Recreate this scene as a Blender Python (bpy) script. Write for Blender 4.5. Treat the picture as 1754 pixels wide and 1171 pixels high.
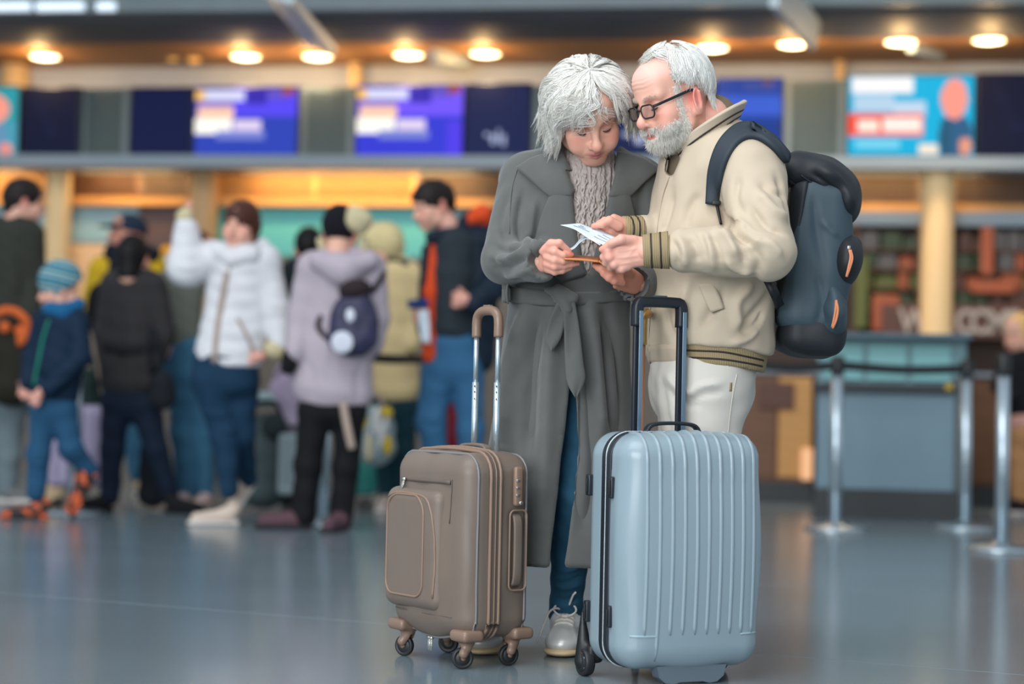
import bpy, bmesh, math, random
import numpy as np
from mathutils import Vector, Matrix
S = bpy.context.scene
COL = S.collection
for o in list(bpy.data.objects):
    bpy.data.objects.remove(o, do_unlink=True)
R = math.radians
# ------------------------------------------------------------------ camera
FPX, CX, CY, HC = 3400.0, 877.0, 585.5, 0.69
PITCH = math.atan(86.5 / FPX)
ROLL = R(1.2)
_F = np.array([0, math.cos(PITCH), math.sin(PITCH)])
_R0 = np.array([1.0, 0, 0]); _U0 = np.array([0, -math.sin(PITCH), math.cos(PITCH)])
CR = math.cos(ROLL) * _R0 + math.sin(ROLL) * _U0
CU = -math.sin(ROLL) * _R0 + math.cos(ROLL) * _U0
CPOS = np.array([0, 0, HC])
cam = bpy.data.cameras.new('camera'); cam_o = bpy.data.objects.new('camera', cam); COL.objects.link(cam_o)
cam_o.matrix_world = Matrix(((CR[0], CU[0], -_F[0], 0), (CR[1], CU[1], -_F[1], 0), (CR[2], CU[2], -_F[2], HC), (0, 0, 0, 1)))
cam.sensor_width = 36.0; cam.lens = FPX / 1754 * 36.0; cam.sensor_fit = 'HORIZONTAL'
cam.clip_start = 0.05; cam.clip_end = 200
cam.dof.use_dof = True; cam.dof.focus_distance = 5.02; cam.dof.aperture_fstop = 1.55
S.camera = cam_o
# ------------------------------------------------------------------ world, large lights, exposure
W = bpy.data.worlds.new('hall_daylight'); S.world = W; W.use_nodes = True
W.node_tree.nodes['Background'].inputs[0].default_value = (0.80, 0.90, 1.0, 1)
W.node_tree.nodes['Background'].inputs[1].default_value = 0.58
def area(name, loc, target, size, size_y, power, col):
    l = bpy.data.lights.new(name, 'AREA'); l.shape = 'RECTANGLE'; l.size = size; l.size_y = size_y
    l.energy = power; l.color = col
    o = bpy.data.objects.new(name, l); COL.objects.link(o); o.location = loc
    o.rotation_euler = (Vector(target) - Vector(loc)).to_track_quat('-Z', 'Y').to_euler()
    return o
area('hall_skylight', (-2.5, 2.0, 7.5), (0, 6.0, 0.8), 7, 5, 430, (0.95, 0.98, 1.0))
area('hall_window', (-3.5, -3.0, 2.9), (0.3, 5.6, 1.2), 6, 3.4, 560, (0.93, 0.97, 1.0))
S.view_settings.view_transform = 'Standard'; S.view_settings.look = 'None'
S.view_settings.gamma = 1.0; S.view_settings.use_curve_mapping = False
S.view_settings.exposure = 0.18
S.cycles.max_bounces = 14; S.cycles.diffuse_bounces = 8

# ------------------------------------------------------------------ measuring helpers
def P(px, py, d):
    return CPOS + d * (_F + (px - CX) / FPX * CR - (py - CY) / FPX * CU)
def G(px, py, z=0.0):
    r = _F + (px - CX) / FPX * CR - (py - CY) / FPX * CU
    return CPOS + r * ((z - HC) / r[2])
def proj(p):
    q = np.asarray(p) - CPOS; d = q @ _F
    return CX + FPX * (q @ CR) / d, CY - FPX * (q @ CU) / d, d

# ------------------------------------------------------------------ objects
def finish(o, label=None, cat=None, group=None, kind=None):
    if label: o['label'] = label
    if cat: o['category'] = cat
    if group: o['group'] = group
    if kind: o['kind'] = kind
    return o
def empty(name, loc, label, cat, rotz=0.0, group=None):
    o = bpy.data.objects.new(name, None); COL.objects.link(o)
    o.location = tuple(float(v) for v in loc); o.rotation_euler = (0, 0, rotz)
    o.empty_display_size = 0.1
    return finish(o, label, cat, group)
def make_mesh(name, V, F, m, smooth=True, cols=None):
    me = bpy.data.meshes.new(name)
    V = np.asarray(V, dtype=np.float32)
    if isinstance(F, np.ndarray) and F.ndim == 2:
        nf, k = F.shape
        me.vertices.add(len(V)); me.vertices.foreach_set('co', V.ravel())
        me.loops.add(nf * k); me.loops.foreach_set('vertex_index', F.astype(np.int32).ravel())
        me.polygons.add(nf); me.polygons.foreach_set('loop_start', np.arange(0, nf * k, k, dtype=np.int32))
        try: me.polygons.foreach_set('loop_total', np.full(nf, k, dtype=np.int32))
        except Exception: pass
        me.update(calc_edges=True)
    else:
        me.from_pydata([tuple(v) for v in V.tolist()], [], [tuple(int(i) for i in f) for f in F])
    me.validate()
    if smooth: me.polygons.foreach_set('use_smooth', np.ones(len(me.polygons), dtype=bool))
    if cols is not None:
        a = me.color_attributes.new('Col', 'FLOAT_COLOR', 'POINT')
        c = np.ones((len(V), 4), dtype=np.float32); c[:, :3] = cols
        a.data.foreach_set('color', c.ravel())
    if m: me.materials.append(m)
    me.update()
    return me
def part(root, name, V, F, m, smooth=True, cols=None, local=False, label=None, kind=None):
    """mesh child of root; V in world space unless local"""
    V = np.asarray(V, dtype=np.float64)
    if root is not None and not local:
        c = root
        while c is not None:
            V = V - np.array(c.location); c = c.parent
    o = bpy.data.objects.new(name, make_mesh(name, V, F, m, smooth, cols))
    COL.objects.link(o)
    if root is not None: o.parent = root
    if label: o['label'] = label
    if kind: o['kind'] = kind
    return o
def solo(name, V, F, m, label, cat, smooth=True, cols=None, group=None):
    """one-mesh thing, origin at its base"""
    V = np.asarray(V, dtype=np.float64)
    c = np.array([V[:, 0].mean(), V[:, 1].mean(), V[:, 2].min()])
    o = bpy.data.objects.new(name, make_mesh(name, V - c, F, m, smooth, cols)); o.location = tuple(c)
    COL.objects.link(o)
    return finish(o, label, cat, group)
def struct(name, V, F, m, smooth=False, cols=None):
    o = bpy.data.objects.new(name, make_mesh(name, V, F, m, smooth, cols)); COL.objects.link(o); o['kind'] = 'structure'
    return o
def join(*vf):
    Vs, Fs, n = [], [], 0
    for V, F in vf:
        V = np.asarray(V, float); Vs.append(V)
        Fs += [tuple(int(i) + n for i in f) for f in F]; n += len(V)
    return np.concatenate(Vs), Fs

# ------------------------------------------------------------------ materials
MATS = {}
def mat(name, col, rough=0.6, metal=0.0, bump=0.0, bscale=200.0, var=0.0, vscale=6.0, spec=0.5, sheen=0.0, sub=0.0,
        emit=None, emit_s=0.0, attr=False, wave=None, coat=0.0, alpha=None, trans=0.0, stretch=None):
    if name in MATS: return MATS[name]
    m = bpy.data.materials.new(name); m.use_nodes = True; MATS[name] = m
    nt = m.node_tree; N = nt.nodes; L = nt.links; b = N['Principled BSDF']
    b.inputs['Base Color'].default_value = (*col, 1); b.inputs['Roughness'].default_value = rough
    b.inputs['Metallic'].default_value = metal; b.inputs['Specular IOR Level'].default_value = spec
    if sheen: b.inputs['Sheen Weight'].default_value = sheen; b.inputs['Sheen Roughness'].default_value = 0.5
    if coat: b.inputs['Coat Weight'].default_value = coat; b.inputs['Coat Roughness'].default_value = 0.15
    if sub:
        b.inputs['Subsurface Weight'].default_value = sub; b.inputs['Subsurface Scale'].default_value = 0.008
        b.inputs['Subsurface Radius'].default_value = (1.0, 0.35, 0.2)
    if trans: b.inputs['Transmission Weight'].default_value = trans
    if emit: b.inputs['Emission Color'].default_value = (*emit, 1); b.inputs['Emission Strength'].default_value = emit_s
    tc = N.new('ShaderNodeTexCoord'); src = tc.outputs['Object']
    if stretch:
        mp = N.new('ShaderNodeMapping'); mp.inputs['Scale'].default_value = stretch; L.new(src, mp.inputs[0]); src = mp.outputs[0]
    base = None
    if attr:
        at = N.new('ShaderNodeVertexColor'); at.layer_name = 'Col'; base = at.outputs[0]
        L.new(base, b.inputs['Base Color'])
    if var:
        nz = N.new('ShaderNodeTexNoise'); nz.inputs['Scale'].default_value = vscale; nz.inputs['Detail'].default_value = 5
        L.new(src, nz.inputs['Vector'])
        mr = N.new('ShaderNodeMapRange'); mr.inputs[1].default_value = 0.25; mr.inputs[2].default_value = 0.75
        mr.inputs[3].default_value = 1 - var; mr.inputs[4].default_value = 1 + var; L.new(nz.outputs[0], mr.inputs[0])
        mx = N.new('ShaderNodeMix'); mx.data_type = 'RGBA'; mx.blend_type = 'MULTIPLY'; mx.inputs[0].default_value = 1
        if base: L.new(base, mx.inputs[6])
        else: mx.inputs[6].default_value = (*col, 1)
        cb = N.new('ShaderNodeCombineColor')
        for i in range(3): L.new(mr.outputs[0], cb.inputs[i])
        L.new(cb.outputs[0], mx.inputs[7]); L.new(mx.outputs[2], b.inputs['Base Color'])
        if emit is not None and attr: pass
    if emit is not None and attr: L.new(base, b.inputs['Emission Color'])
    if bump:
        if wave:
            w = N.new('ShaderNodeTexWave'); w.inputs['Scale'].default_value = wave[0]; w.inputs['Distortion'].default_value = wave[1]
            w.inputs['Detail'].default_value = 1; w.inputs['Detail Scale'].default_value = wave[2]; w.bands_direction = wave[3]
            L.new(src, w.inputs['Vector']); h = w.outputs[1]
        else:
            n2 = N.new('ShaderNodeTexNoise'); n2.inputs['Scale'].default_value = bscale; n2.inputs['Detail'].default_value = 3
            L.new(src, n2.inputs['Vector']); h = n2.outputs[0]
        bp = N.new('ShaderNodeBump'); bp.inputs['Strength'].default_value = bump; bp.inputs['Distance'].default_value = 0.003
        L.new(h, bp.inputs['Height']); L.new(bp.outputs[0], b.inputs['Normal'])
    return m
def srgb(r, g, b):
    f = lambda c: (c / 255 / 12.92) if c / 255 <= 0.04045 else ((c / 255 + 0.055) / 1.055) ** 2.4
    return (f(r), f(g), f(b))

# ------------------------------------------------------------------ plain geometry
def box(c, s, M=None):
    c = np.array(c, float); s = np.array(s, float) / 2
    v = np.array([[x, y, z] for x in (-1, 1) for y in (-1, 1) for z in (-1, 1)], float) * s
    if M is not None: v = v @ np.array(M).T
    f = [(0, 1, 3, 2), (4, 6, 7, 5), (0, 4, 5, 1), (2, 3, 7, 6), (0, 2, 6, 4), (1, 5, 7, 3)]
    return v + c, f
def rbox(c, s, r=0.01, seg=3, M=None):
    bm = bmesh.new(); bmesh.ops.create_cube(bm, size=1.0)
    for v in bm.verts: v.co = Vector((v.co.x * s[0], v.co.y * s[1], v.co.z * s[2]))
    bmesh.ops.bevel(bm, geom=list(bm.edges), offset=min(r, min(s) * 0.49), segments=seg, profile=0.5, affect='EDGES')
    V = np.array([v.co[:] for v in bm.verts]); bm.verts.index_update()
    F = [tuple(v.index for v in f.verts) for f in bm.faces]; bm.free()
    if M is not None: V = V @ np.array(M).T
    return V + np.array(c, float), F
def lathe(prof, n=24, c=(0, 0, 0), M=None):
    """prof: (radius, z) list"""
    V, F = [], []
    for r, z in prof:
        for k in range(n):
            a = 2 * math.pi * k / n; V.append((r * math.cos(a), r * math.sin(a), z))
    for i in range(len(prof) - 1):
        for k in range(n):
            F.append((i * n + k, i * n + (k + 1) % n, (i + 1) * n + (k + 1) % n, (i + 1) * n + k))
    F.append(tuple(range(n - 1, -1, -1))); F.append(tuple((len(prof) - 1) * n + k for k in range(n)))
    V = np.array(V)
    if M is not None: V = V @ np.array(M).T
    return V + np.array(c, float), F
def rot(ax, a):
    return np.array(Matrix.Rotation(a, 3, ax))
def spline(pts, n):
    """Catmull-Rom through pts, n samples evenly by arclength"""
    p = np.array(pts, float)
    if len(p) == 2: return p[0] + (p[1] - p[0]) * np.linspace(0, 1, n)[:, None]
    q = np.vstack([2 * p[0] - p[1], p, 2 * p[-1] - p[-2]])
    out = []
    for i in range(1, len(q) - 2):
        t = np.linspace(0, 1, 16, endpoint=False)[:, None]
        a, b, c, d = q[i - 1], q[i], q[i + 1], q[i + 2]
        out.append(0.5 * (2 * b + (c - a) * t + (2 * a - 5 * b + 4 * c - d) * t ** 2 + (3 * b - a - 3 * c + d) * t ** 3))
    out = np.vstack(out + [p[-1:]])
    s = np.concatenate([[0], np.cumsum(np.linalg.norm(np.diff(out, axis=0), axis=1))])
    u = np.linspace(0, s[-1], n)
    return np.stack([np.interp(u, s, out[:, k]) for k in range(p.shape[1])], 1)
def poly(pts, n):
    p = np.array(pts, float); s = np.concatenate([[0], np.cumsum(np.linalg.norm(np.diff(p, axis=0), axis=1))])
    u = np.linspace(0, s[-1], n)
    return np.stack([np.interp(u, s, p[:, k]) for k in range(p.shape[1])], 1)
def frames(pts, up=None, closed=False):
    p = np.asarray(pts, float); T = np.gradient(p, axis=0)
    if closed:
        T = np.roll(p, -1, 0) - np.roll(p, 1, 0)
    T /= np.linalg.norm(T, axis=1)[:, None] + 1e-12
    Ns = []
    if up is not None:
        up = np.asarray(up, float)
        for i, t in enumerate(T):
            u = up if up.ndim == 1 else up[i]
            n = u - t * (u @ t); Ns.append(n / (np.linalg.norm(n) + 1e-12))
    else:
        n = np.cross(T[0], [0.31, 0.2, 0.93]); n /= np.linalg.norm(n) + 1e-12
        for t in T:
            n = n - t * (n @ t); n /= np.linalg.norm(n) + 1e-12; Ns.append(n)
    Ns = np.array(Ns); return T, Ns, np.cross(T, Ns)
def sweep(pts, prof, up=None, closed=False, scale=None):
    """prof: list of (n, b) offsets (a closed 2D profile), n along up"""
    p = np.asarray(pts, float); T, N, B = frames(p, up, closed)
    prof = np.asarray(prof, float); k = len(prof); n = len(p)
    sc = np.ones(n) if scale is None else np.asarray(scale, float)
    V = (p[:, None, :] + sc[:, None, None] * (N[:, None, :] * prof[None, :, :1] + B[:, None, :] * prof[None, :, 1:])).reshape(-1, 3)
    F = []
    m = n if closed else n - 1
    for i in range(m):
        j = (i + 1) % n
        for a in range(k):
            b = (a + 1) % k
            F.append((i * k + a, i * k + b, j * k + b, j * k + a))
    if not closed:
        F.append(tuple(range(k - 1, -1, -1))); F.append(tuple((n - 1) * k + a for a in range(k)))
    return V, F
def circ(r, n=8, r2=None):
    r2 = r if r2 is None else r2
    return [(r * math.cos(2 * math.pi * i / n), r2 * math.sin(2 * math.pi * i / n)) for i in range(n)]
def rrect(a, b, r=0.0, n=3):
    """rounded rectangle profile, half sizes a (along up) and b"""
    if r <= 0: return [(-a, -b), (a, -b), (a, b), (-a, b)]
    out = []
    for sx, sy, a0 in ((1, 1, 0), (-1, 1, 90), (-1, -1, 180), (1, -1, 270)):
        for i in range(n + 1):
            t = R(a0 + 90 * i / n); out.append((sx * (a - r) + r * math.cos(t), sy * (b - r) + r * math.sin(t)))
    return out
def tube(pts, r, n=8, closed=False, scale=None):
    return sweep(pts, circ(r, n), None, closed, scale)
def extrude(pts2, y0, y1):
    """2D polygon in (x, z) extruded along y"""
    n = len(pts2); V = [(x, y0, z) for x, z in pts2] + [(x, y1, z) for x, z in pts2]
    F = [tuple(range(n)), tuple(range(2 * n - 1, n - 1, -1))] + [(i, i + n, (i + 1) % n + n, (i + 1) % n) for i in range(n)]
    return np.array(V, float), F

# ------------------------------------------------------------------ distance-field modelling
def _v(a): return np.asarray(a, dtype=np.float64)
def cone(a, b, ra, rb):
    a, b = _v(a), _v(b); ab = b - a; L2 = float(ab @ ab) + 1e-12
    def f(X, Y, Z):
        t = np.clip(((X - a[0]) * ab[0] + (Y - a[1]) * ab[1] + (Z - a[2]) * ab[2]) / L2, 0, 1)
        return np.sqrt((X - a[0] - t * ab[0]) ** 2 + (Y - a[1] - t * ab[1]) ** 2 + (Z - a[2] - t * ab[2]) ** 2) - (ra + (rb - ra) * t)
    return f, np.minimum(a - ra, b - rb), np.maximum(a + ra, b + rb)
def ball(c, r): return cone(c, _v(c) + [0, 0, 1e-5], r, r)
def econe(a, b, sa, sb, side):
    """elliptic round cone: (half width along side, half depth)"""
    a, b = _v(a), _v(b); ab = b - a; L = np.linalg.norm(ab); ax = ab / L
    s = _v(side); s = s - ax * (s @ ax); s /= np.linalg.norm(s); d = np.cross(ax, s)
    def f(X, Y, Z):
        x, y, z = X - a[0], Y - a[1], Z - a[2]
        t = np.clip((x * ax[0] + y * ax[1] + z * ax[2]) / L, 0, 1)
        x, y, z = x - t * ab[0], y - t * ab[1], z - t * ab[2]
        rs = sa[0] + (sb[0] - sa[0]) * t; rd = sa[1] + (sb[1] - sa[1]) * t; rm = np.minimum(rs, rd)
        qs = (x * s[0] + y * s[1] + z * s[2]); qd = (x * d[0] + y * d[1] + z * d[2]); qa = (x * ax[0] + y * ax[1] + z * ax[2])
        k0 = np.sqrt((qs / rs) ** 2 + (qd / rd) ** 2 + (qa / rm) ** 2)
        k1 = np.sqrt((qs / rs ** 2) ** 2 + (qd / rd ** 2) ** 2 + (qa / rm ** 2) ** 2) + 1e-9
        return np.where(k0 < 1e-3, -rm, k0 * (k0 - 1) / k1)
    m = max(*sa, *sb)
    return f, np.minimum(a, b) - m, np.maximum(a, b) + m
def ell(c, r, M=None):
    c, r = _v(c), _v(r); M = np.eye(3) if M is None else np.array(M)
    def f(X, Y, Z):
        x, y, z = X - c[0], Y - c[1], Z - c[2]
        q = [x * M[0, i] + y * M[1, i] + z * M[2, i] for i in range(3)]
        k0 = np.sqrt(sum((q[i] / r[i]) ** 2 for i in range(3))); k1 = np.sqrt(sum((q[i] / r[i] ** 2) ** 2 for i in range(3))) + 1e-9
        return np.where(k0 < 1e-3, -r.min(), k0 * (k0 - 1) / k1)
    m = np.abs(M) @ r
    return f, c - m, c + m
def rb(c, half, r, M=None):
    c, h = _v(c), _v(half); M = np.eye(3) if M is None else np.array(M)
    def f(X, Y, Z):
        x, y, z = X - c[0], Y - c[1], Z - c[2]
        q = [np.abs(x * M[0, i] + y * M[1, i] + z * M[2, i]) - (h[i] - r) for i in range(3)]
        o = np.sqrt(sum(np.maximum(k, 0) ** 2 for k in q))
        return o + np.minimum(np.maximum(np.maximum(q[0], q[1]), q[2]), 0) - r
    m = np.abs(M) @ h
    return f, c - m, c + m
class Field:
    def __init__(s, ops, h, k=0.02):
        """ops: (op, prim[, k]) with op '+' union or '-' carve; prim = (fn, lo, hi)"""
        ops = [(o[0], o[1], o[2] if len(o) > 2 else k) for o in ops]
        lo = np.min([o[1][1] for o in ops if o[0] == '+'], 0) - 4 * h; hi = np.max([o[1][2] for o in ops if o[0] == '+'], 0) + 4 * h
        n = np.ceil((hi - lo) / h).astype(int) + 1
        s.lo, s.h, s.n = lo, h, n
        s.F = np.full(n, 0.25, dtype=np.float32)
        ax = [lo[i] + h * np.arange(n[i]) for i in range(3)]
        for op, (fn, plo, phi), kk in ops:
            m = kk + 4 * h
            i0 = np.clip(np.floor((plo - m - lo) / h).astype(int), 0, n); i1 = np.clip(np.ceil((phi + m - lo) / h).astype(int) + 1, 0, n)
            if np.any(i1 <= i0): continue
            sl = tuple(slice(i0[i], i1[i]) for i in range(3))
            X = ax[0][sl[0]][:, None, None]; Y = ax[1][sl[1]][None, :, None]; Z = ax[2][sl[2]][None, None, :]
            d = fn(X, Y, Z); A = s.F[sl]
            if op == '+':
                g = np.maximum(kk - np.abs(A - d), 0) / kk; s.F[sl] = np.minimum(A, d) - g * g * kk * 0.25
            else:
                d = -d; g = np.maximum(kk - np.abs(A - d), 0) / kk; s.F[sl] = np.maximum(A, d) + g * g * kk * 0.25
    def mesh(s):
        F, n, h, lo = s.F, s.n, s.h, s.lo
        I = F < 0
        cnt = np.zeros(n - 1, dtype=np.int8)
        offs = [(a, b, c) for a in (0, 1) for b in (0, 1) for c in (0, 1)]
        sub = lambda A, o: A[o[0]:n[0] - 1 + o[0], o[1]:n[1] - 1 + o[1], o[2]:n[2] - 1 + o[2]]
        for o in offs: cnt += sub(I, o)
        act = (cnt > 0) & (cnt < 8)
        idx = np.argwhere(act)
        vals = np.stack([F[idx[:, 0] + o[0], idx[:, 1] + o[1], idx[:, 2] + o[2]] for o in offs], 1)
        acc = np.zeros((len(idx), 3)); c = np.zeros(len(idx))
        for i, oa in enumerate(offs):
            for j, ob in enumerate(offs):
                if j <= i or sum(abs(oa[k] - ob[k]) for k in range(3)) != 1: continue
                fa, fb = vals[:, i], vals[:, j]; m = (fa < 0) != (fb < 0)
                t = np.where(m, fa / (fa - fb + 1e-20), 0)
                for k in range(3): acc[:, k] += np.where(m, oa[k] + t * (ob[k] - oa[k]), 0)
                c += m
        V = lo + h * (idx + acc / c[:, None])
        num = np.full(n - 1, -1, dtype=np.int64); num[act] = np.arange(len(idx))
        Q = []
        for a in range(3):
            b, cc = (a + 1) % 3, (a + 2) % 3
            s0 = [slice(None)] * 3; s1 = [slice(None)] * 3
            s0[a] = slice(0, n[a] - 1); s1[a] = slice(1, n[a])
            ch = I[tuple(s0)] != I[tuple(s1)]
            e = np.argwhere(ch); e = e[(e[:, b] > 0) & (e[:, cc] > 0) & (e[:, b] < n[b] - 1) & (e[:, cc] < n[cc] - 1)]
            def cell(db, dc):
                q = e.copy(); q[:, b] -= db; q[:, cc] -= dc; return num[q[:, 0], q[:, 1], q[:, 2]]
            q = np.stack([cell(1, 1), cell(0, 1), cell(0, 0), cell(1, 0)], 1)
            ins = I[e[:, 0], e[:, 1], e[:, 2]]
            q[~ins] = q[~ins][:, ::-1]; Q.append(q)
        Q = np.concatenate(Q); Q = Q[(Q >= 0).all(1)]
        return V, Q
    def at(s, p):
        p = np.asarray(p); q = (p - s.lo) / s.h; i = np.floor(q).astype(int)
        ok = ((i >= 0) & (i < s.n - 1)).all(-1); i = np.clip(i, 0, s.n - 2); f = np.clip(q - i, 0, 1)
        r = 0
        for a in (0, 1):
            for b in (0, 1):
                for c in (0, 1):
                    w = (f[..., 0] if a else 1 - f[..., 0]) * (f[..., 1] if b else 1 - f[..., 1]) * (f[..., 2] if c else 1 - f[..., 2])
                    r = r + w * s.F[i[..., 0] + a, i[..., 1] + b, i[..., 2] + c]
        return np.where(ok, r, 0.25)
    def grad(s, p, e=None):
        e = e or s.h * 1.5; g = np.stack([s.at(p + _v(d) * e) - s.at(p - _v(d) * e) for d in ((1, 0, 0), (0, 1, 0), (0, 0, 1))], -1)
        return g / (np.linalg.norm(g, axis=-1, keepdims=True) + 1e-9)
    def hit(s, px, py, d0, d1, steps=160):
        """first surface seen along the rays through measured points"""
        px, py = np.asarray(px, float), np.asarray(py, float)
        ray = _F + ((px - CX) / FPX)[..., None] * CR - ((py - CY) / FPX)[..., None] * CU
        ds = np.linspace(d0, d1, steps)
        fs = np.stack([s.at(CPOS + ray * d) for d in ds], 0)
        neg = fs < 0; first = neg.argmax(0); has = neg.any(0); first = np.maximum(first, 1)
        f1 = np.take_along_axis(fs, first[None], 0)[0]; f0 = np.take_along_axis(fs, first[None] - 1, 0)[0]
        d = ds[first - 1] + (ds[1] - ds[0]) * np.clip(f0 / (f0 - f1 + 1e-9), 0, 1)
        if (~has).any(): d = np.where(has, d, np.median(d[has]) if has.any() else (d0 + d1) / 2)
        return CPOS + ray * d[..., None], has
def vnormals(V, Q):
    a = V[Q[:, 2]] - V[Q[:, 0]]; b = V[Q[:, 3]] - V[Q[:, 1]] if Q.shape[1] == 4 else V[Q[:, 1]] - V[Q[:, 0]]
    n = np.cross(a, b); N = np.zeros_like(V)
    for k in range(Q.shape[1]): np.add.at(N, Q[:, k], n)
    return N / (np.linalg.norm(N, axis=1)[:, None] + 1e-12)
def segdist(V, path):
    """distance of points to a polyline and the run along it"""
    path = np.asarray(path, float); best = np.full(len(V), 9.0); run = np.zeros(len(V))
    m = len(path) - 1
    for i in range(m):
        a, ab = path[i], path[i + 1] - path[i]; t = np.clip(((V - a) @ ab) / (ab @ ab + 1e-12), 0, 1)
        d = np.linalg.norm(V - a - t[:, None] * ab, axis=1); u = d < best
        best = np.where(u, d, best); run = np.where(u, (i + t) / m, run)
    return best, run
def folds(V, Q, items, gain=1.0):
    """cloth folds: each (path, width, height); the fold fades out at both ends"""
    N = vnormals(V, Q); D = np.zeros(len(V))
    for path, w, hgt in items:
        d, u = segdist(V, path)
        D += gain * hgt * np.exp(-(d / w) ** 2) * np.minimum(1, 4 * np.minimum(u, 1 - u) + 0.25)
    return V + N * D[:, None]
def ripple(V, Q, amp, scale, seed=0, stretch=(1, 1, 1)):
    """soft cloth unevenness"""
    rng = np.random.RandomState(seed); N = vnormals(V, Q); D = np.zeros(len(V))
    for i in range(7):
        k = rng.normal(size=3) * scale * np.array(stretch); D += np.sin(V @ k + rng.uniform(0, 6.28)) / 7 ** 0.5
    return V + N * (amp * D)[:, None]
def drape(field, A, B, nu=24, nv=6, off=0.002, thick=0.003, d0=4.6, d1=5.7, nofs=None, curve=True):
    """a cloth panel between two measured border lines, laid on a field's surface with real thickness"""
    f = spline if curve else poly
    a, b = f(A, nu), f(B, nu); w = np.linspace(0, 1, nv)[None, :, None]
    g = a[:, None, :] * (1 - w) + b[:, None, :] * w
    p, has = field.hit(g[..., 0], g[..., 1], d0, d1)
    n = field.grad(p)
    lift = off + thick
    if nofs is not None: lift = lift + nofs(np.linspace(0, 1, nu)[:, None], np.linspace(0, 1, nv)[None, :])
    top = p + n * (np.broadcast_to(lift, p.shape[:2])[..., None]); bot = p + n * (off - 0.004)
    return slab(top, bot)
def slab(top, bot):
    nu, nv = top.shape[:2]
    V = np.concatenate([top.reshape(-1, 3), bot.reshape(-1, 3)]); o = nu * nv; F = []
    for i in range(nu - 1):
        for j in range(nv - 1):
            a, b, c, d = i * nv + j, i * nv + j + 1, (i + 1) * nv + j + 1, (i + 1) * nv + j
            F.append((a, b, c, d)); F.append((d + o, c + o, b + o, a + o))
    for i in range(nu - 1):
        F.append((i * nv, (i + 1) * nv, (i + 1) * nv + o, i * nv + o)); e = nv - 1
        F.append(((i + 1) * nv + e, i * nv + e, i * nv + e + o, (i + 1) * nv + e + o))
    for j in range(nv - 1):
        F.append((j + 1, j, j + o, j + 1 + o)); e = (nu - 1) * nv
        F.append((e + j, e + j + 1, e + j + 1 + o, e + j + o))
    return V, np.array(F)
def line_on(field, pts, n, r, off=0.001, d0=4.6, d1=5.7, sides=5, curve=True):
    """a cord, seam or piping lying on a field's surface"""
    a = (spline if curve else poly)(pts, n); p, has = field.hit(a[:, 0], a[:, 1], d0, d1); p = p + field.grad(p) * off
    return tube(p, r, sides)
def strands(C, r, taper=True):
    """C: (N, M, 3) hair paths -> one mesh of thin three-sided strands"""
    C = np.asarray(C, float); N, M, _ = C.shape
    T = np.gradient(C, axis=1); T /= np.linalg.norm(T, axis=2, keepdims=True) + 1e-12
    A = np.cross(T, np.array([0.3, 0.9, 0.31])); A /= np.linalg.norm(A, axis=2, keepdims=True) + 1e-9; B = np.cross(T, A)
    w = (np.linspace(1, 0.25, M) if taper else np.ones(M))[None, :, None] * (r if np.isscalar(r) else np.asarray(r)[:, None, None])
    V = np.stack([C + w * (math.cos(t) * A + math.sin(t) * B) for t in (0, 2.094, 4.189)], 2).reshape(-1, 3)
    i = (np.arange(N)[:, None, None] * M + np.arange(M - 1)[None, :, None]) * 3; a = np.arange(3)[None, None, :]; b = (a + 1) % 3
    Q = np.stack([i + a, i + b, i + 3 + b, i + 3 + a], -1).reshape(-1, 4)
    return V, Q
def qjoin(*vq):
    Vs, Qs, n = [], [], 0
    for V, Q in vq:
        Vs.append(np.asarray(V)); Qs.append(np.asarray(Q) + n); n += len(V)
    return np.concatenate(Vs), np.concatenate(Qs)
# ================================================================== THE SETTING: a check-in hall
WA = R(9.0); WT = np.array([math.cos(WA), -math.sin(WA), 0]); WN = np.array([-math.sin(WA), -math.cos(WA), 0]); WO = np.array([0, 14.5, 0])
def wuv(px, py, off=0.0):
    r = _F + (px - CX) / FPX * CR - (py - CY) / FPX * CU
    s = (off - (CPOS - WO) @ WN) / (r @ WN); p = CPOS + r * s - WO
    return p @ WT, p[2]
def wp(u, off, z): return WO + WT * u + WN * off + np.array([0, 0, z])
WM = np.stack([WT, -WN, np.array([0, 0, 1.0])], 1)
def wrect(px0, py0, px1, py1, off):
    xm, ym = (px0 + px1) / 2, (py0 + py1) / 2
    u0, u1 = wuv(px0, ym, off)[0], wuv(px1, ym, off)[0]; z1, z0 = wuv(xm, py0, off)[1], wuv(xm, py1, off)[1]
    return u0, u1, z0, z1
def wb(u0, u1, z0, z1, off, th, r=0.0):
    c = wp((u0 + u1) / 2, off - th / 2, (z0 + z1) / 2); s = (u1 - u0, th, z1 - z0)
    return rbox(c, s, r, 2, WM) if r else box(c, s, WM)
def wbox(px0, py0, px1, py1, off, th, r=0.0):
    return wb(*wrect(px0, py0, px1, py1, off), off, th, r)

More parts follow.
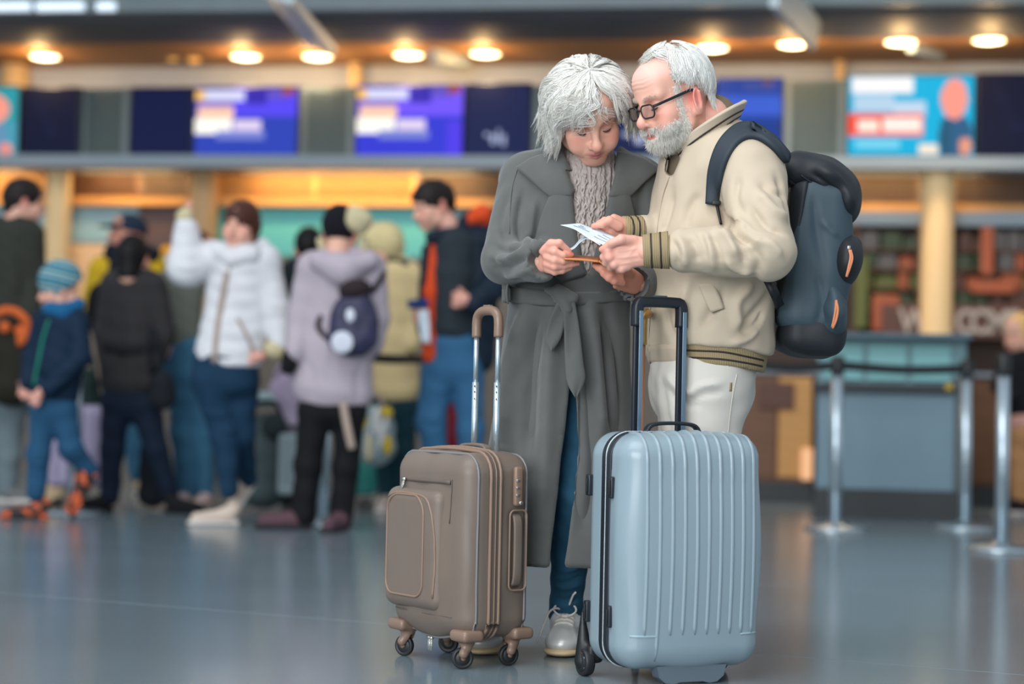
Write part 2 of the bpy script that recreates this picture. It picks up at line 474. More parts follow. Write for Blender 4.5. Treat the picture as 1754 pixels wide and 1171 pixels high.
m_floor = mat('polished_floor', srgb(112, 126, 133), rough=0.18, var=0.10, vscale=1.3, spec=0.5, bump=0.015, bscale=40)
m_floor.node_tree.nodes['Principled BSDF'].inputs['IOR'].default_value = 1.95
m_joint = mat('floor_joint', srgb(70, 74, 76), rough=0.6)
m_wallgrey = mat('grey_plaster', srgb(206, 212, 220), rough=0.8, var=0.05)
m_lower = mat('lower_wall', srgb(120, 112, 104), rough=0.7, var=0.08)
m_teal = mat('turquoise_panel', srgb(96, 190, 186), rough=0.45, var=0.04)
m_paleblue = mat('pale_blue_panel', srgb(150, 186, 194), rough=0.45, var=0.04)
m_peach = mat('peach_panel', srgb(238, 196, 150), rough=0.6, var=0.04)
m_brownp = mat('brown_panel', srgb(96, 72, 66), rough=0.5, var=0.06)
m_wood = mat('warm_oak', srgb(206, 148, 80), rough=0.5, var=0.15, vscale=4, stretch=(1, 1, 8))
m_woodd = mat('dark_wood', srgb(112, 72, 44), rough=0.5, var=0.2, vscale=4, stretch=(1, 1, 8))
m_soffit = mat('soffit_wood', srgb(176, 124, 74), rough=0.55, var=0.12, vscale=3)
m_bulk = mat('dark_bulkhead', srgb(84, 86, 92), rough=0.6, var=0.05)
m_bulkt = mat('bulkhead_rail', srgb(104, 116, 120), rough=0.5, var=0.08)
m_ledge = mat('ledge_grey_blue', srgb(140, 154, 164), rough=0.5)
m_louv = mat('louver_grey_green', srgb(88, 104, 104), rough=0.5)
m_navy = mat('navy_screen', srgb(14, 20, 44), rough=0.25)
m_bezel = mat('screen_bezel', srgb(16, 17, 24), rough=0.4)
m_cream = mat('cream_column', srgb(240, 204, 150), rough=0.55, var=0.04)
m_tanc = mat('tan_column', srgb(190, 152, 108), rough=0.55, var=0.04)
m_beam = mat('pale_steel_beam', srgb(180, 194, 200), rough=0.45)
m_lamp = mat('downlight_glow', (1, 0.9, 0.7), emit=(1.0, 0.80, 0.45), emit_s=9.0)
m_lamprim = mat('downlight_rim', srgb(220, 190, 140), rough=0.4)
m_strip = mat('ceiling_panel_light', (0.8, 0.9, 1), emit=(0.72, 0.85, 0.95), emit_s=0.55)
m_screen = mat('lit_screen', (0, 0, 0), rough=0.6, spec=0.08, emit=(1, 1, 1), emit_s=1.0, attr=True)
_l = m_screen.node_tree.links; [_l.remove(x) for x in list(_l) if x.to_socket.name == 'Base Color']; m_screen.node_tree.nodes['Principled BSDF'].inputs['Base Color'].default_value = (.004, .004, .006, 1)
m_steel = mat('brushed_steel', srgb(188, 202, 210), rough=0.28, metal=0.9)
m_black = mat('black_plastic', srgb(22, 23, 25), rough=0.45)
m_belt = mat('barrier_belt', srgb(34, 37, 42), rough=0.7)

# floor: dark joint bed and large polished slabs laid at an angle
flo = struct('floor', *box((0, 8, -0.035), (34, 34, 0.05)), m_joint)
g1, g2 = G(1335, 1122), G(1672, 1149)
fd = (g2 - g1)[:2]; fd /= np.linalg.norm(fd); fn = np.array([-fd[1], fd[0]]); SL, SW = 7.0, 1.9
me_slab = None
for i in range(-3, 4):
    for j in range(-5, 10):
        c = g1[:2] + fd * (i * SL - 1.6) + fn * (j + 0.5) * SW
        if c[1] < -4 or c[1] > 22 or abs(c[0]) > 13: continue
        if me_slab is None:
            me_slab = make_mesh('slab', *rbox((0, 0, -0.005), (SL - 0.004, SW - 0.006, 0.01), 0.0008, 1), m_floor, False)
        o = bpy.data.objects.new('slab', me_slab); COL.objects.link(o); o.parent = flo
        o.location = (c[0], c[1], 0); o.rotation_euler = (0, 0, math.atan2(fd[1], fd[0]))

# back wall, soffit, bulkhead
struct('wall_back', *wb(-9, 9, 0, 3.25, 0, 0.2), m_wallgrey)
struct('ceiling', *wb(-9, 9, 3.09, 3.17, 1.00, 1.02), m_soffit)
bh = []
for i in range(10):
    t = i / 9 * math.pi / 2; bh.append((0.94 + 0.60 * math.sin(t) ** 1.2, 3.09 + 0.11 * (1 - math.cos(t))))
bh += [(1.56, 4.6), (0.9, 4.6)]
V = [wp(-9, o_, z_) for o_, z_ in bh] + [wp(9, o_, z_) for o_, z_ in bh]; n = len(bh)
struct('wall_bulkhead', V, [tuple(range(n)), tuple(range(2 * n - 1, n - 1, -1))] + [(i, (i + 1) % n, (i + 1) % n + n, i + n) for i in range(n)], m_bulk)
struct('trim_1', *wb(-9, 9, 3.19, 3.40, 1.62, 0.10), m_bulkt)
for k, (a, b_, la) in enumerate(((-12, 50, 'leftmost pale light panel on the bulkhead rail'), (60, 142, 'longest pale light panel on the bulkhead rail'), (164, 196, 'short pale light panel on the bulkhead rail, rightmost of three'))):
    solo('ceiling_light_panel', *wbox(a, 3, b_, 18, 1.66, 0.05, 0.01), m_strip, la, 'light panel', False, group='light panels along the bulkhead rail')
# slanting pale beams
def slant(a, b_, w, label):
    p = np.array([a, b_]); V, F = sweep(p, rrect(0.03, w, 0.008), up=WN); solo('slanting_beam', V, F, m_beam, label, 'beam', False)
slant(P(552, 80, 13.4), P(478, -8, 12.2), 0.10, 'pale slanting steel beam above the two purple screens')
slant(P(1394, 60, 12.9), P(1330, -16, 11.7), 0.10, 'pale slanting steel beam above the man with the backpack')
slant(P(800, 104, 14.3), P(740, 96, 13.9), 0.05, 'short pale beam on the grey wall behind the woman')
slant(P(1610, 92, 13.7), P(1560, 76, 13.3), 0.05, 'short pale beam above the turquoise advert screen')
# downlights in the soffit
me_l = {}
for k, (x, y) in enumerate(((77, 94), (421, 94), (544, 94), (700, 91), (831, 89), (1220, 79), (1359, 73), (1543, 69), (1694, 66))):
    r_ = _F + (x - CX) / FPX * CR - (y - CY) / FPX * CU
    p = CPOS + r_ * ((3.09 - HC) / r_[2])
    where = ['above the man in the dark green jacket', 'above the left purple screen', 'left of the slanting beam end, above the grey louvers',
             'above the right purple screen', 'nearest to the left of the woman', 'just behind the man\'s head', 'right of the man below the slanting beam',
             'above the turquoise advert screen', 'rightmost of the row'][k]
    root = empty('downlight', p, 'bright oval ceiling downlight ' + where, 'downlight', group='downlights in the soffit')
    if not me_l:
        me_l['rim'] = make_mesh('rim', *lathe([(0.118, 0.0), (0.125, -0.012), (0.105, -0.018), (0.10, -0.006)], 28), m_lamprim)
        me_l['lens'] = make_mesh('lens', *lathe([(0.001, -0.028), (0.06, -0.026), (0.098, -0.016), (0.10, -0.002)], 28), m_lamp)
    for nm in ('rim', 'lens'):
        o = bpy.data.objects.new(nm, me_l[nm]); COL.objects.link(o); o.parent = root
    l = bpy.data.lights.new('downlight_light', 'SPOT'); l.energy = 22; l.color = (1.0, 0.86, 0.70); l.spot_size = R(110); l.spot_blend = 0.9; l.shadow_soft_size = 0.1
    lo = bpy.data.objects.new('downlight_light', l); COL.objects.link(lo); lo.parent = root; lo.location = (0, 0, -0.05)
    l2 = bpy.data.lights.new('downlight_glow', 'POINT'); l2.energy = 5.5; l2.color = (1.0, 0.62, 0.26); l2.shadow_soft_size = 0.06  # added point lamp below the flush downlight, casts an orange glow on the soffit
    lo = bpy.data.objects.new('downlight_glow', l2); COL.objects.link(lo); lo.parent = root; lo.location = (-0.02, -0.12, -0.12)
for x, y, la in ((296, 92, 'small amber spot lamp'), (332, 95, 'small amber spot lamp, the right one of the pair')):
    p = wp(*[wuv(x, y, 0.35)[0], 0.35, wuv(x, y, 0.35)[1]])
    V, F = lathe([(0.02, -0.05), (0.045, -0.04), (0.05, 0.0), (0.03, 0.05), (0.012, 0.08)], 16, p)
    solo('spot_lamp', V, F, mat('amber_spot', srgb(230, 160, 70), rough=0.3, emit=(1, 0.55, 0.15), emit_s=0.6), la + ' above the left purple screen', 'spot lamp')

# screen band
struct('trim_2', *wbox(-700, 150, 2500, 276, 0.40, 0.22), m_bulk)
struct('trim_3', *wbox(-700, 266, 2500, 287, 0.62, 0.5), m_ledge)
def content(kind, U, Vv):
    c = np.zeros(U.shape + (3,)); box_ = lambda a, b, cc, d: (U >= a) & (U <= b) & (Vv >= cc) & (Vv <= d)
    def put(m, col): c[m] = srgb(*col)
    if kind in ('purple_a', 'purple_b'):
        b2 = kind == 'purple_b'
        put(U >= 0, (44, 66, 176) if not b2 else (52, 58, 205)); put(box_(.38, 1, .0, .42), (84, 70, 235) if not b2 else (112, 84, 245))
        put(box_(.5, .7, 0, .25), (52, 40, 170)); put(box_(.70, .9, 0, .16), (96, 80, 190)); put(box_(.86, .97, .0, .12), (150, 70, 90))
        put(box_(.0, .1, .04, .2), (240, 190, 100)); put(box_(.1, .48, .05, .19), (214, 214, 240)); put(box_(.02, .38, .22, .36), (150, 120, 200))
        put(box_(.03, .38, .30, .46), (248, 200, 170)); put(box_(.0, .36, .46, .68), (255, 250, 240)); put(box_(.38, .66, .47, .62), (220, 205, 235))
        put(box_(.22, .68, .64, .76), (120, 130, 205))
        if b2: put(box_(.86, 1, .5, 1), (78, 60, 225))
    elif kind == 'blue':
        put(U >= 0, (24, 62, 150)); put(box_(0, 1, .22, .48), (52, 90, 200)); put(box_(.4, .9, .02, .16), (50, 72, 150)); put(box_(.7, .85, 0, .1), (96, 74, 110)); put(box_(0, 1, .55, 1), (18, 56, 136))
    elif kind == 'advert':
        put(U >= 0, (8, 172, 214)); put(box_(.02, .52, .02, .23), (244, 240, 240)); put(box_(.05, .36, .24, .46), (176, 204, 226)); put(box_(.36, .62, .32, .5), (186, 208, 228))
        put(box_(.0, .60, .47, .76), (244, 84, 66)); put(box_(.07, .24, .54, .70), (255, 228, 214)); put(box_(.28, .58, .53, .70), (255, 232, 222)); put(box_(.06, .42, .80, .92), (120, 206, 232))
        put(box_(.56, .72, .86, .98), (240, 226, 206)); put(((U - .86) / .14) ** 2 + ((Vv - .78) / .3) ** 2 < 1, (44, 92, 130)); put(box_(.74, .82, .55, 1), (34, 84, 112))
        put(((U - .845) / .105) ** 2 + ((Vv - .29) / .26) ** 2 < 1, (244, 150, 134)); put(((U - .935) / .05) ** 2 + ((Vv - .88) / .11) ** 2 < 1, (226, 150, 120))
    elif kind == 'advert_edge':
        put(U >= 0, (70, 150, 172)); put(box_(0, 1, 0, .5), (40, 150, 160)); put(((U - .45) / .40) ** 2 + ((Vv - .32) / .24) ** 2 < 1, (240, 150, 132)); put(box_(.1, .8, .56, .9), (96, 140, 176)); put(((U - .8) / .12) ** 2 + ((Vv - .9) / .09) ** 2 < 1, (226, 140, 130))
    else:
        put(U >= 0, {'navy': (14, 20, 46), 'navy2': (16, 24, 62), 'navy3': (24, 34, 74)}[kind])
        if kind == 'navy3':
            for a, b_, cc, d in ((.5, .54, .62, .8), (.56, .62, .7, .86), (.3, .36, .68, .74), (.4, .46, .7, .84)): put(box_(a, b_, cc, d), (170, 180, 214))
        if kind == 'navy':
            for i in range(5): put(box_(.2 + .05 * i, .34 + .08 * i, .16 + .12 * i, .19 + .12 * i), (22, 30, 60))
    return c
def screen(px0, py0, px1, py1, kind, label, glow=True):
    u0, u1, z0, z1 = wrect(px0, py0, px1, py1, 0.56)
    root = empty('information_screen', wp((u0 + u1) / 2, 0.5, z0), label, 'screen', group='screens above the check-in desks')
    part(root, 'bezel', *wb(u0, u1, z0, z1, 0.555, 0.16, 0.012), m_bezel, False)
    nx, nz = 60, 40; uu = np.linspace(u0 + .012, u1 - .012, nx); zz = np.linspace(z1 - .012, z0 + .012, nz)
    V = np.array([wp(u, 0.559, z) for z in zz for u in uu])
    U_, V_ = np.meshgrid(np.linspace(0, 1, nx), np.linspace(0, 1, nz)); c = content(kind, U_, V_).reshape(-1, 3)
    Q = np.array([(j * nx + i, (j + 1) * nx + i, (j + 1) * nx + i + 1, j * nx + i + 1) for j in range(nz - 1) for i in range(nx - 1)])
    part(root, 'display', V, Q, m_screen, False, cols=c)
screen(-70, 146, 33, 270, 'advert_edge', 'lit turquoise advert screen cut by the left edge of the picture')
screen(36, 148, 136, 270, 'navy', 'dark navy screen, leftmost of the dark ones')
screen(222, 148, 330, 270, 'navy2', 'dark navy screen beside the left purple screen')
screen(331, 147, 511, 270, 'purple_a', 'lit blue and purple screen with a white block, the left one of two')
screen(608, 144, 795, 270, 'purple_b', 'lit violet screen with a white block, the right one of two')
screen(796, 141, 910, 270, 'navy3', 'dark navy screen between the violet screen and the woman')
screen(1000, 138, 1222, 270, 'navy3', 'dark navy screen behind the heads of the couple')
screen(1224, 132, 1342, 270, 'blue', 'lit plain blue screen right of the man\'s head')
screen(1450, 127, 1671, 269, 'advert', 'lit turquoise advert screen with a red banner and a face')
screen(1673, 124, 1800, 268, 'navy', 'dark navy screen at the right edge of the picture')
def louver(px0, py0, px1, py1, label):
    u0, u1, z0, z1 = wrect(px0, py0, px1, py1, 0.5)
    root = empty('louver_panel', wp((u0 + u1) / 2, 0.45, z0), label, 'louver panel', group='grey louver panels between the screens')
    part(root, 'backing', *wb(u0, u1, z0, z1, 0.47, 0.08), m_louv, False)
    vf = [wb(u0 + .05, u1 - .05, z, z + .011, 0.49, 0.03) for z in np.arange(z0 + .03, z1 - .03, 0.02)]
    part(root, 'slat', *join(*vf), m_louv, False, kind='stuff')
    for a in (u0, u1 - .05): part(root, 'post', *wb(a, a + .05, z0, z1, 0.5, 0.05), mat('louver_post', srgb(112, 126, 130), rough=0.5), False)
louver(137, 150, 221, 270, 'grey-green louver panel between two dark screens at the left')
louver(512, 148, 607, 270, 'grey-green louver panel between the two purple screens')
louver(911, 145, 999, 270, 'grey louver panel behind the white-haired woman')
louver(1343, 136, 1449, 270, 'grey louver panel between the blue screen and the turquoise advert')
# columns
def column(px0, px1, off, m, label, z1=3.09, z0=0.0):
    u0, u1 = wuv(px0, 430, off)[0], wuv(px1, 430, off)[0]; r_ = (u1 - u0) / 2
    V, F = lathe([(r_ * 1.06, z0), (r_ * 1.06, z0 + .12), (r_, z0 + .13), (r_, z1 - .01), (r_ * .98, z1)], 32, wp((u0 + u1) / 2, off, 0))
    solo('column', V, F, m, label, 'column')
column(78, 118, 0.3, m_cream, 'cream lit column behind the boy in the striped beanie', 2.5)
column(323, 370, 0.25, m_tanc, 'tan column behind the woman in the white jacket', 2.5)
column(1577, 1633, 0.42, m_cream, 'wide cream column behind the check-in desk', 2.40)
column(-8, 40, 0.1, m_cream, 'cream column stub above the screens at the left edge', 3.09, 2.6)
column(590, 613, 0.1, m_cream, 'thin cream column stub above the louver panel', 3.09, 2.6)
column(1425, 1443, 0.1, m_cream, 'thin cream column stub right of the man', 3.09, 2.6)
# slatted blinds under the ledge
def blind(px0, px1, y0, y1, m, label):
    u0, u1, z0, z1 = wrect(px0, y0, px1, y1, 0.14)
    root = empty('slatted_blind', wp((u0 + u1) / 2, 0.12, z0), label, 'blind', group='slatted blinds under the ledge')
    part(root, 'backing', *wb(u0, u1, z0, z1, 0.05, 0.03), m_woodd, False)
    part(root, 'slat', *join(*[wb(u0, u1, z, z + .011, 0.13, 0.05) for z in np.arange(z0, z1 - .01, 0.022)]), m, False, kind='stuff')
    for a in np.linspace(u0, u1 - .03, max(2, int((u1 - u0) / 0.5))): part(root, 'upright', *wb(a, a + .03, z0, z1, 0.145, 0.02), m, False)
m_bl2 = mat('shaded_blind_wood', srgb(120, 96, 76), rough=0.6, var=0.1)  # shaded copy of the blind wood, the dimness put into its colour
blind(-60, 77, 284, 345, m_wood, 'warm wooden blind at the left edge')
blind(119, 240, 284, 335, m_woodd, 'brown wooden blind right of the cream column')
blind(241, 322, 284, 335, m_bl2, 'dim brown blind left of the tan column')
blind(371, 712, 284, 340, m_wood, 'long glowing wooden blind above the turquoise panel')
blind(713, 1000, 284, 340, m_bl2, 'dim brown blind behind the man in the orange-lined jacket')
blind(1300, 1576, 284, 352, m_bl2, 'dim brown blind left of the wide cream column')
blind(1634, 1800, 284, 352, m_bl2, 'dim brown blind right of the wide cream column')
struct('trim_4', *wbox(-700, 337, 1000, 350, 0.17, 0.14), m_wood)
struct('trim_5', *wbox(1250, 350, 2400, 364, 0.17, 0.14), m_wood)
struct('trim_6', *wbox(1250, 364, 2400, 388, 0.25, 0.22), m_ledge)
# lower wall panels
def wpanel(px0, y0, px1, y1, m, label, off=0.06):
    V, F = wbox(px0, y0, px1, y1, off, 0.05, 0.006); solo('wall_panel', V, F, m, label, 'wall panel', False)
wpanel(-200, 350, 77, 440, m_paleblue, 'pale blue wall panel at the left edge')
wpanel(118, 350, 236, 416, m_paleblue, 'pale blue wall panel behind the man in the cap')
wpanel(-200, 417, 236, 560, m_peach, 'peach wall panel behind the striped beanie')
wpanel(237, 340, 322, 560, m_brownp, 'brown wall panel left of the tan column')
wpanel(371, 351, 745, 440, m_teal, 'long turquoise wall panel behind the crowd')
wpanel(746, 351, 1000, 440, mat('grey_teal_panel', srgb(120, 150, 152), rough=0.5), 'grey-teal wall panel behind the man in jeans')
struct('wall_lower', *wb(-9, wuv(1290, 500, 0)[0], 0, wuv(500, 441, 0)[1], 0.05, 0.04), m_lower)
# warm strip lamps under the ledge light the blinds
for u, w_, e_ in ((-4.1, .8, 4), (-2.86, .7, 3), (-1.1, 1.7, 9), (2.7, 1.2, 3)):
    a = area('ledge_strip_lamp', wp(u, 0.34, 2.235), wp(u, 0.1, 2.15), w_, 0.06, e_, (1.0, 0.66, 0.30))

# shop wall on the right
u0, u1, z0, z1 = wrect(1290, 388, 2300, 600, 0.0)
struct('wall_shop', *wb(u0, u1, 0, z1, 0.03, 0.03), mat('shop_dark', srgb(66, 44, 32), rough=0.6, var=0.2, vscale=3))
rng = random.Random(5)
cols = {'olive': mat('olive_pack', srgb(92, 96, 26), rough=0.5), 'green': mat('green_pack', srgb(56, 70, 34), rough=0.5), 'orange': mat('orange_pack', srgb(168, 80, 36), rough=0.5),
        'grey': mat('grey_pack', srgb(98, 90, 86), rough=0.5), 'brown': mat('brown_pack', srgb(92, 52, 34), rough=0.5)}
su0, su1, _, _ = wrect(1462, 400, 1860, 560, 0.3)
sh = empty('shop_shelf', wp((su0 + su1) / 2, 0.2, 1.0), 'dark wooden shop shelf behind the wide cream column', 'shelf')
ys = [428, 462, 495, 528]
for y in ys:
    z = wuv(1650, y, 0.3)[1]; part(sh, 'shelf_board', *wb(su0, su1, z - .012, z, 0.32, 0.26), m_woodd, False)
for u in (su0, (su0 + su1) / 2 - .35, su1): part(sh, 'upright', *wb(u, u + .025, 1.05, 1.92, 0.32, 0.26), m_woodd, False)
seen = {}; ordn = ['first', 'second', 'third', 'fourth', 'fifth', 'sixth', 'seventh', 'eighth', 'ninth', 'tenth']
rowname = ['top', 'second', 'third', 'lowest']
for ri, y in enumerate(ys):
    z = wuv(1650, y, 0.3)[1]; u = su0 + .04
    while u < su1 - .16:
        kind = rng.choice([['green', 'grey', 'grey', 'brown'], ['green', 'olive', 'grey', 'orange'], ['olive', 'brown', 'olive', 'orange'], ['olive', 'orange', 'green', 'brown']][ri])
        w = rng.uniform(.07, .15); h_ = rng.uniform(.075, .125)
        V, F = wb(u, u + w, z, z + h_, 0.30, 0.12, 0.008); V2, F2 = wb(u + w * .3, u + w * .7, z + h_ - .001, z + h_ + .012, 0.27, 0.06)
        q_ = seen[(ri, kind)] = seen.get((ri, kind), 0) + 1
        o = solo('product_box', *join((V, F), (V2, F2)), cols[kind], f'{ordn[q_ - 1]} {kind} carton from the left on the {rowname[ri]} board of the shop shelf', 'carton', False, group=f'{kind} cartons on the {rowname[ri]} shop shelf board')
        u += w + rng.uniform(.004, .02)
def wplain(name, rect, off, th, m, label, cat):
    V, F = wbox(*rect, off, th, 0.006); return solo(name, V, F, m, label, cat, False)
wplain('hanging_banner', (1464, 440, 1486, 562), 0.42, 0.02, cols['olive'], 'narrow olive vertical banner left of the wide cream column', 'banner')
wplain('hanging_banner', (1680, 388, 1702, 470), 0.42, 0.02, cols['orange'], 'narrow orange vertical banner right of the wide cream column', 'banner')
wplain('poster', (1494, 505, 1540, 566), 0.42, 0.02, cols['orange'], 'orange poster left of the lettering on the shop front', 'poster')
wplain('poster', (1664, 480, 1738, 502), 0.42, 0.02, cols['orange'], 'wide orange poster above the lettering on the shop front', 'poster')
# shop lettering
u0, u1, z0, z1 = wrect(1536, 530, 1800, 572, 0.45)
sg = empty('shop_sign', wp((u0 + u1) / 2, 0.4, z0), 'brown shop sign with pale capital letters reading WELCOME', 'sign')
part(sg, 'board', *wb(u0 - .1, u1, z0 - .03, z1 + .03, 0.44, 0.03, 0.004), cols['brown'], False)
cu = bpy.data.curves.new('t', 'FONT'); lx = u0
starts = [1540, 1580, 1608, 1636, 1661, 1690, 1722]
for ch, sx in zip('WELCOME', starts):
    cu = bpy.data.curves.new('letter', 'FONT'); cu.body = ch; cu.size = (z1 - z0) * 1.35; cu.extrude = 0.006; cu.offset = 0.006
    to = bpy.data.objects.new('t', cu); me = bpy.data.meshes.new_from_object(to)
    V = np.array([v.co[:] for v in me.vertices]); F = [tuple(p.vertices) for p in me.polygons]
    uu = wuv(sx, 550, 0.45)[0]
    Vw = np.array([wp(uu + v[0] * 0.85, 0.452 + v[2], z0 + .01 + v[1]) for v in V])
    part(sg, 'letter', Vw, F, mat('pale_lettering', srgb(186, 168, 154), rough=0.5), False)
    bpy.data.objects.remove(to); bpy.data.meshes.remove(me)

# low wooden cabinets of the shop
def cabinet(px0, y0, px1, y1, off, dep, label, n=2):
    u0, u1, z0, z1 = wrect(px0, y0, px1, y1, off)
    root = empty('wooden_cabinet', wp((u0 + u1) / 2, off - dep / 2, 0), label, 'cabinet')
    part(root, 'plinth', *wb(u0, u1, 0, .14, off - .03, dep - .05), mat('dark_plinth', srgb(44, 48, 50), rough=0.5), False)
    part(root, 'body', *wb(u0, u1, .14, z1 - .03, off - .02, dep - .02), m_woodd, False)
    part(root, 'counter_top', *wb(u0 - .02, u1 + .02, z1 - .03, z1, off + .01, dep, .004), m_ledge, False)
    w = (u1 - u0) / n
    for i in range(n):
        d_ = part(root, 'door', *wb(u0 + i * w + .008, u0 + (i + 1) * w - .008, .17, z1 - .05, off, .02, .004), m_woodd if i % 2 == 0 else m_wood, False)
cabinet(1270, 632, 1392, 838, 1.1, 0.5, 'dark wooden shop cabinet between the man and the check-in desk', 2)
cabinet(1664, 640, 1860, 800, 1.0, 0.5, 'wooden shop cabinet right of the check-in desk', 3)
wplain('lit_box', (1372, 768, 1392, 822), 1.13, 0.05, mat('warm_box', srgb(248, 176, 120), rough=0.5, emit=(1, .6, .35), emit_s=.35), 'small glowing peach light box low on the wooden cabinet', 'light box')
wplain('menu_board', (1300, 655, 1360, 700), 1.13, 0.02, cols['brown'], 'small brown board on the wooden cabinet beside the man', 'board')

# check-in desk on the right
u0, u1, z0, z1 = wrect(1396, 574, 1660, 870, 2.6)
dk = empty('check_in_desk', wp((u0 + u1) / 2, 2.3, 0), 'grey-blue check-in desk with glass upper panels behind the steel posts', 'desk')
m_desk = mat('desk_grey_blue', srgb(112, 138, 150), rough=0.4, var=0.04)
m_dark = mat('dark_plinth', srgb(44, 48, 50), rough=0.5)
zt = z1
part(dk, 'plinth', *wb(u0, u1 + .02, 0, .17, 2.62, .7), m_dark, False)
zb = wuv(1528, 672, 2.6)[1]
part(dk, 'body', *wb(u0 + .01, u1 - .08, .17, zb, 2.6, .66, .006), m_desk, False)
part(dk, 'side_panel', *wb(u1 - .08, u1, .17, zb + .1, 2.61, .66, .006), mat('desk_side', srgb(84, 88, 90), rough=.5), False)
part(dk, 'shelf', *wb(u0 - .02, u1 - .1, zb, zb + .05, 2.64, .5, .006), m_dark, False)
part(dk, 'upper_panel', *wb(u0 + .01, u1 - .01, zb + .05, zt - .02, 2.45, .05), mat('desk_upper', srgb(112, 150, 158), rough=.35), False)
w = (u1 - u0 - .12) / 3
for i in range(3):
    part(dk, 'glass_panel', *wb(u0 + .05 + i * w, u0 + .02 + (i + 1) * w, zb + .07, zt - .05, 2.475, .02, .004), mat('aqua_glass', srgb(140, 196, 196), rough=.12), False)
part(dk, 'worktop', *wb(u0 - .02, u1 + .01, zt - .02, zt + .012, 2.63, .6, .006), mat('desk_top', srgb(70, 96, 108), rough=.35), False)
tg = part(dk, 'tag', *wb(u1 - .14, u1 - .10, zb + .02, zb + .06, 2.66, .02), mat('yellow_tag', srgb(190, 160, 60), rough=.5), False)

# barrier posts
def post(px, py, label, h_=0.92):
    p = G(px, py); root = empty('barrier_post', p, label, 'barrier post', group='steel belt barrier posts')
    part(root, 'base', *lathe([(.16, 0), (.165, .008), (.15, .02), (.05, .028), (.034, .05)], 32), m_steel, local=True)
    part(root, 'pole', *lathe([(.032, .03), (.032, h_ - .10)], 20), m_steel, local=True)
    part(root, 'head', *lathe([(.034, h_ - .10), (.036, h_ - .09), (.036, h_ - .01), (.03, h_)], 20), m_black, local=True)
    return p, h_
pA = post(1430, 908, 'steel barrier post standing before the check-in desk')
pB = post(1652, 906, 'steel barrier post at the right end of the check-in desk')
pC = post(1715, 943, 'nearest steel barrier post, at the right edge of the picture')
pD = post(553, 900, 'steel barrier post behind the legs of the woman in the lavender coat')
pE = post(126, 880, 'steel barrier post behind the boy in the striped beanie')
pF = post(745, 880, 'steel barrier post behind the man in the orange-lined jacket')
def belt(a, b_, label, z=0.87, w=.025):
    q = np.array([a[0] + [0, 0, z], (a[0] + b_[0]) / 2 + [0, 0, z - .015], b_[0] + [0, 0, z]])
    V, F = sweep(spline(q, 12), rrect(w, .0015), up=(0, 0, 1)); solo('barrier_belt', V, F, m_belt, label, 'barrier belt', False, group='barrier belts')
belt(pA, pB, 'black barrier belt stretched in front of the check-in desk')
belt(pD, pF, 'black barrier belt running behind the lavender coat')
belt(pA, (G(1290, 892), 0), 'black barrier belt running from the desk post behind the backpack')
# ================================================================== THE TWO SUITCASES
def rr_loop(hx, z0, z1, r, y, n=7, top=None):
    """closed rounded rectangle in the x-z plane at depth y"""
    rt = top or r; out = []
    for cx, cz, a0, q in ((hx - rt, z1 - rt, 0, rt), (-hx + rt, z1 - rt, 90, rt), (-hx + r, z0 + r, 180, r), (hx - r, z0 + r, 270, r)):
        for i in range(n + 1):
            t = R(a0 + 90 * i / n); out.append((cx + q * math.cos(t), y, cz + q * math.sin(t)))
    return np.array(out)
def spoked_wheel(c, r, w, M=None):
    return lathe([(r * .30, -w * .55), (r * .62, -w * .55), (r * .68, -w * .30), (r * .74, -w * .5), (r * .94, -w * .5), (r, -w * .3), (r, w * .3), (r * .94, w * .5),
                  (r * .74, w * .5), (r * .68, w * .30), (r * .62, w * .55), (r * .30, w * .55)], 28, c, M)
m_taupe = mat('taupe_leatherette', srgb(113, 100, 90), rough=0.42, bump=0.10, bscale=420, var=0.05, vscale=9, spec=0.4)
m_piping = mat('tan_piping', srgb(134, 110, 94), rough=0.45)
m_tanpl = mat('tan_plastic', srgb(128, 104, 88), rough=0.35)
m_gpipe = mat('grey_piping', srgb(120, 118, 120), rough=0.4)
m_alu = mat('aluminium_tube', srgb(196, 212, 220), rough=0.3, metal=0.75)
m_zip = mat('zip_metal', srgb(210, 206, 200), rough=0.25, metal=0.9)
m_zipt = mat('zip_tape', srgb(96, 84, 76), rough=0.6)
m_tyre = mat('dark_tyre', srgb(30, 32, 35), rough=0.5)
bc = G(786, 1131)
B = empty('brown_suitcase', (bc[0], bc[1], 0), 'small taupe soft suitcase with front pocket and raised pale pull handle', 'suitcase', R(-54))
HX, HY, Z0, Z1 = 0.176, 0.106, 0.074, 0.536
fb = Field([('+', rb((0, 0.0, (Z0 + Z1) / 2), (HX, HY, (Z1 - Z0) / 2), 0.054)),
            ('+', ell((0, -HY + .03, .26), (HX * .9, .040, .19)), 0.03), ('+', ell((0, .02, Z1 - .03), (HX * .8, HY * .7, .034)), .03),
            ('-', rb((HX + .012, .045, .295), (.016, .022, .098), .012), .01)], 0.0045)
V, Q = fb.mesh(); V = ripple(V, Q, .0016, 30, 3)
body = part(B, 'body', V, Q, m_taupe, local=True)
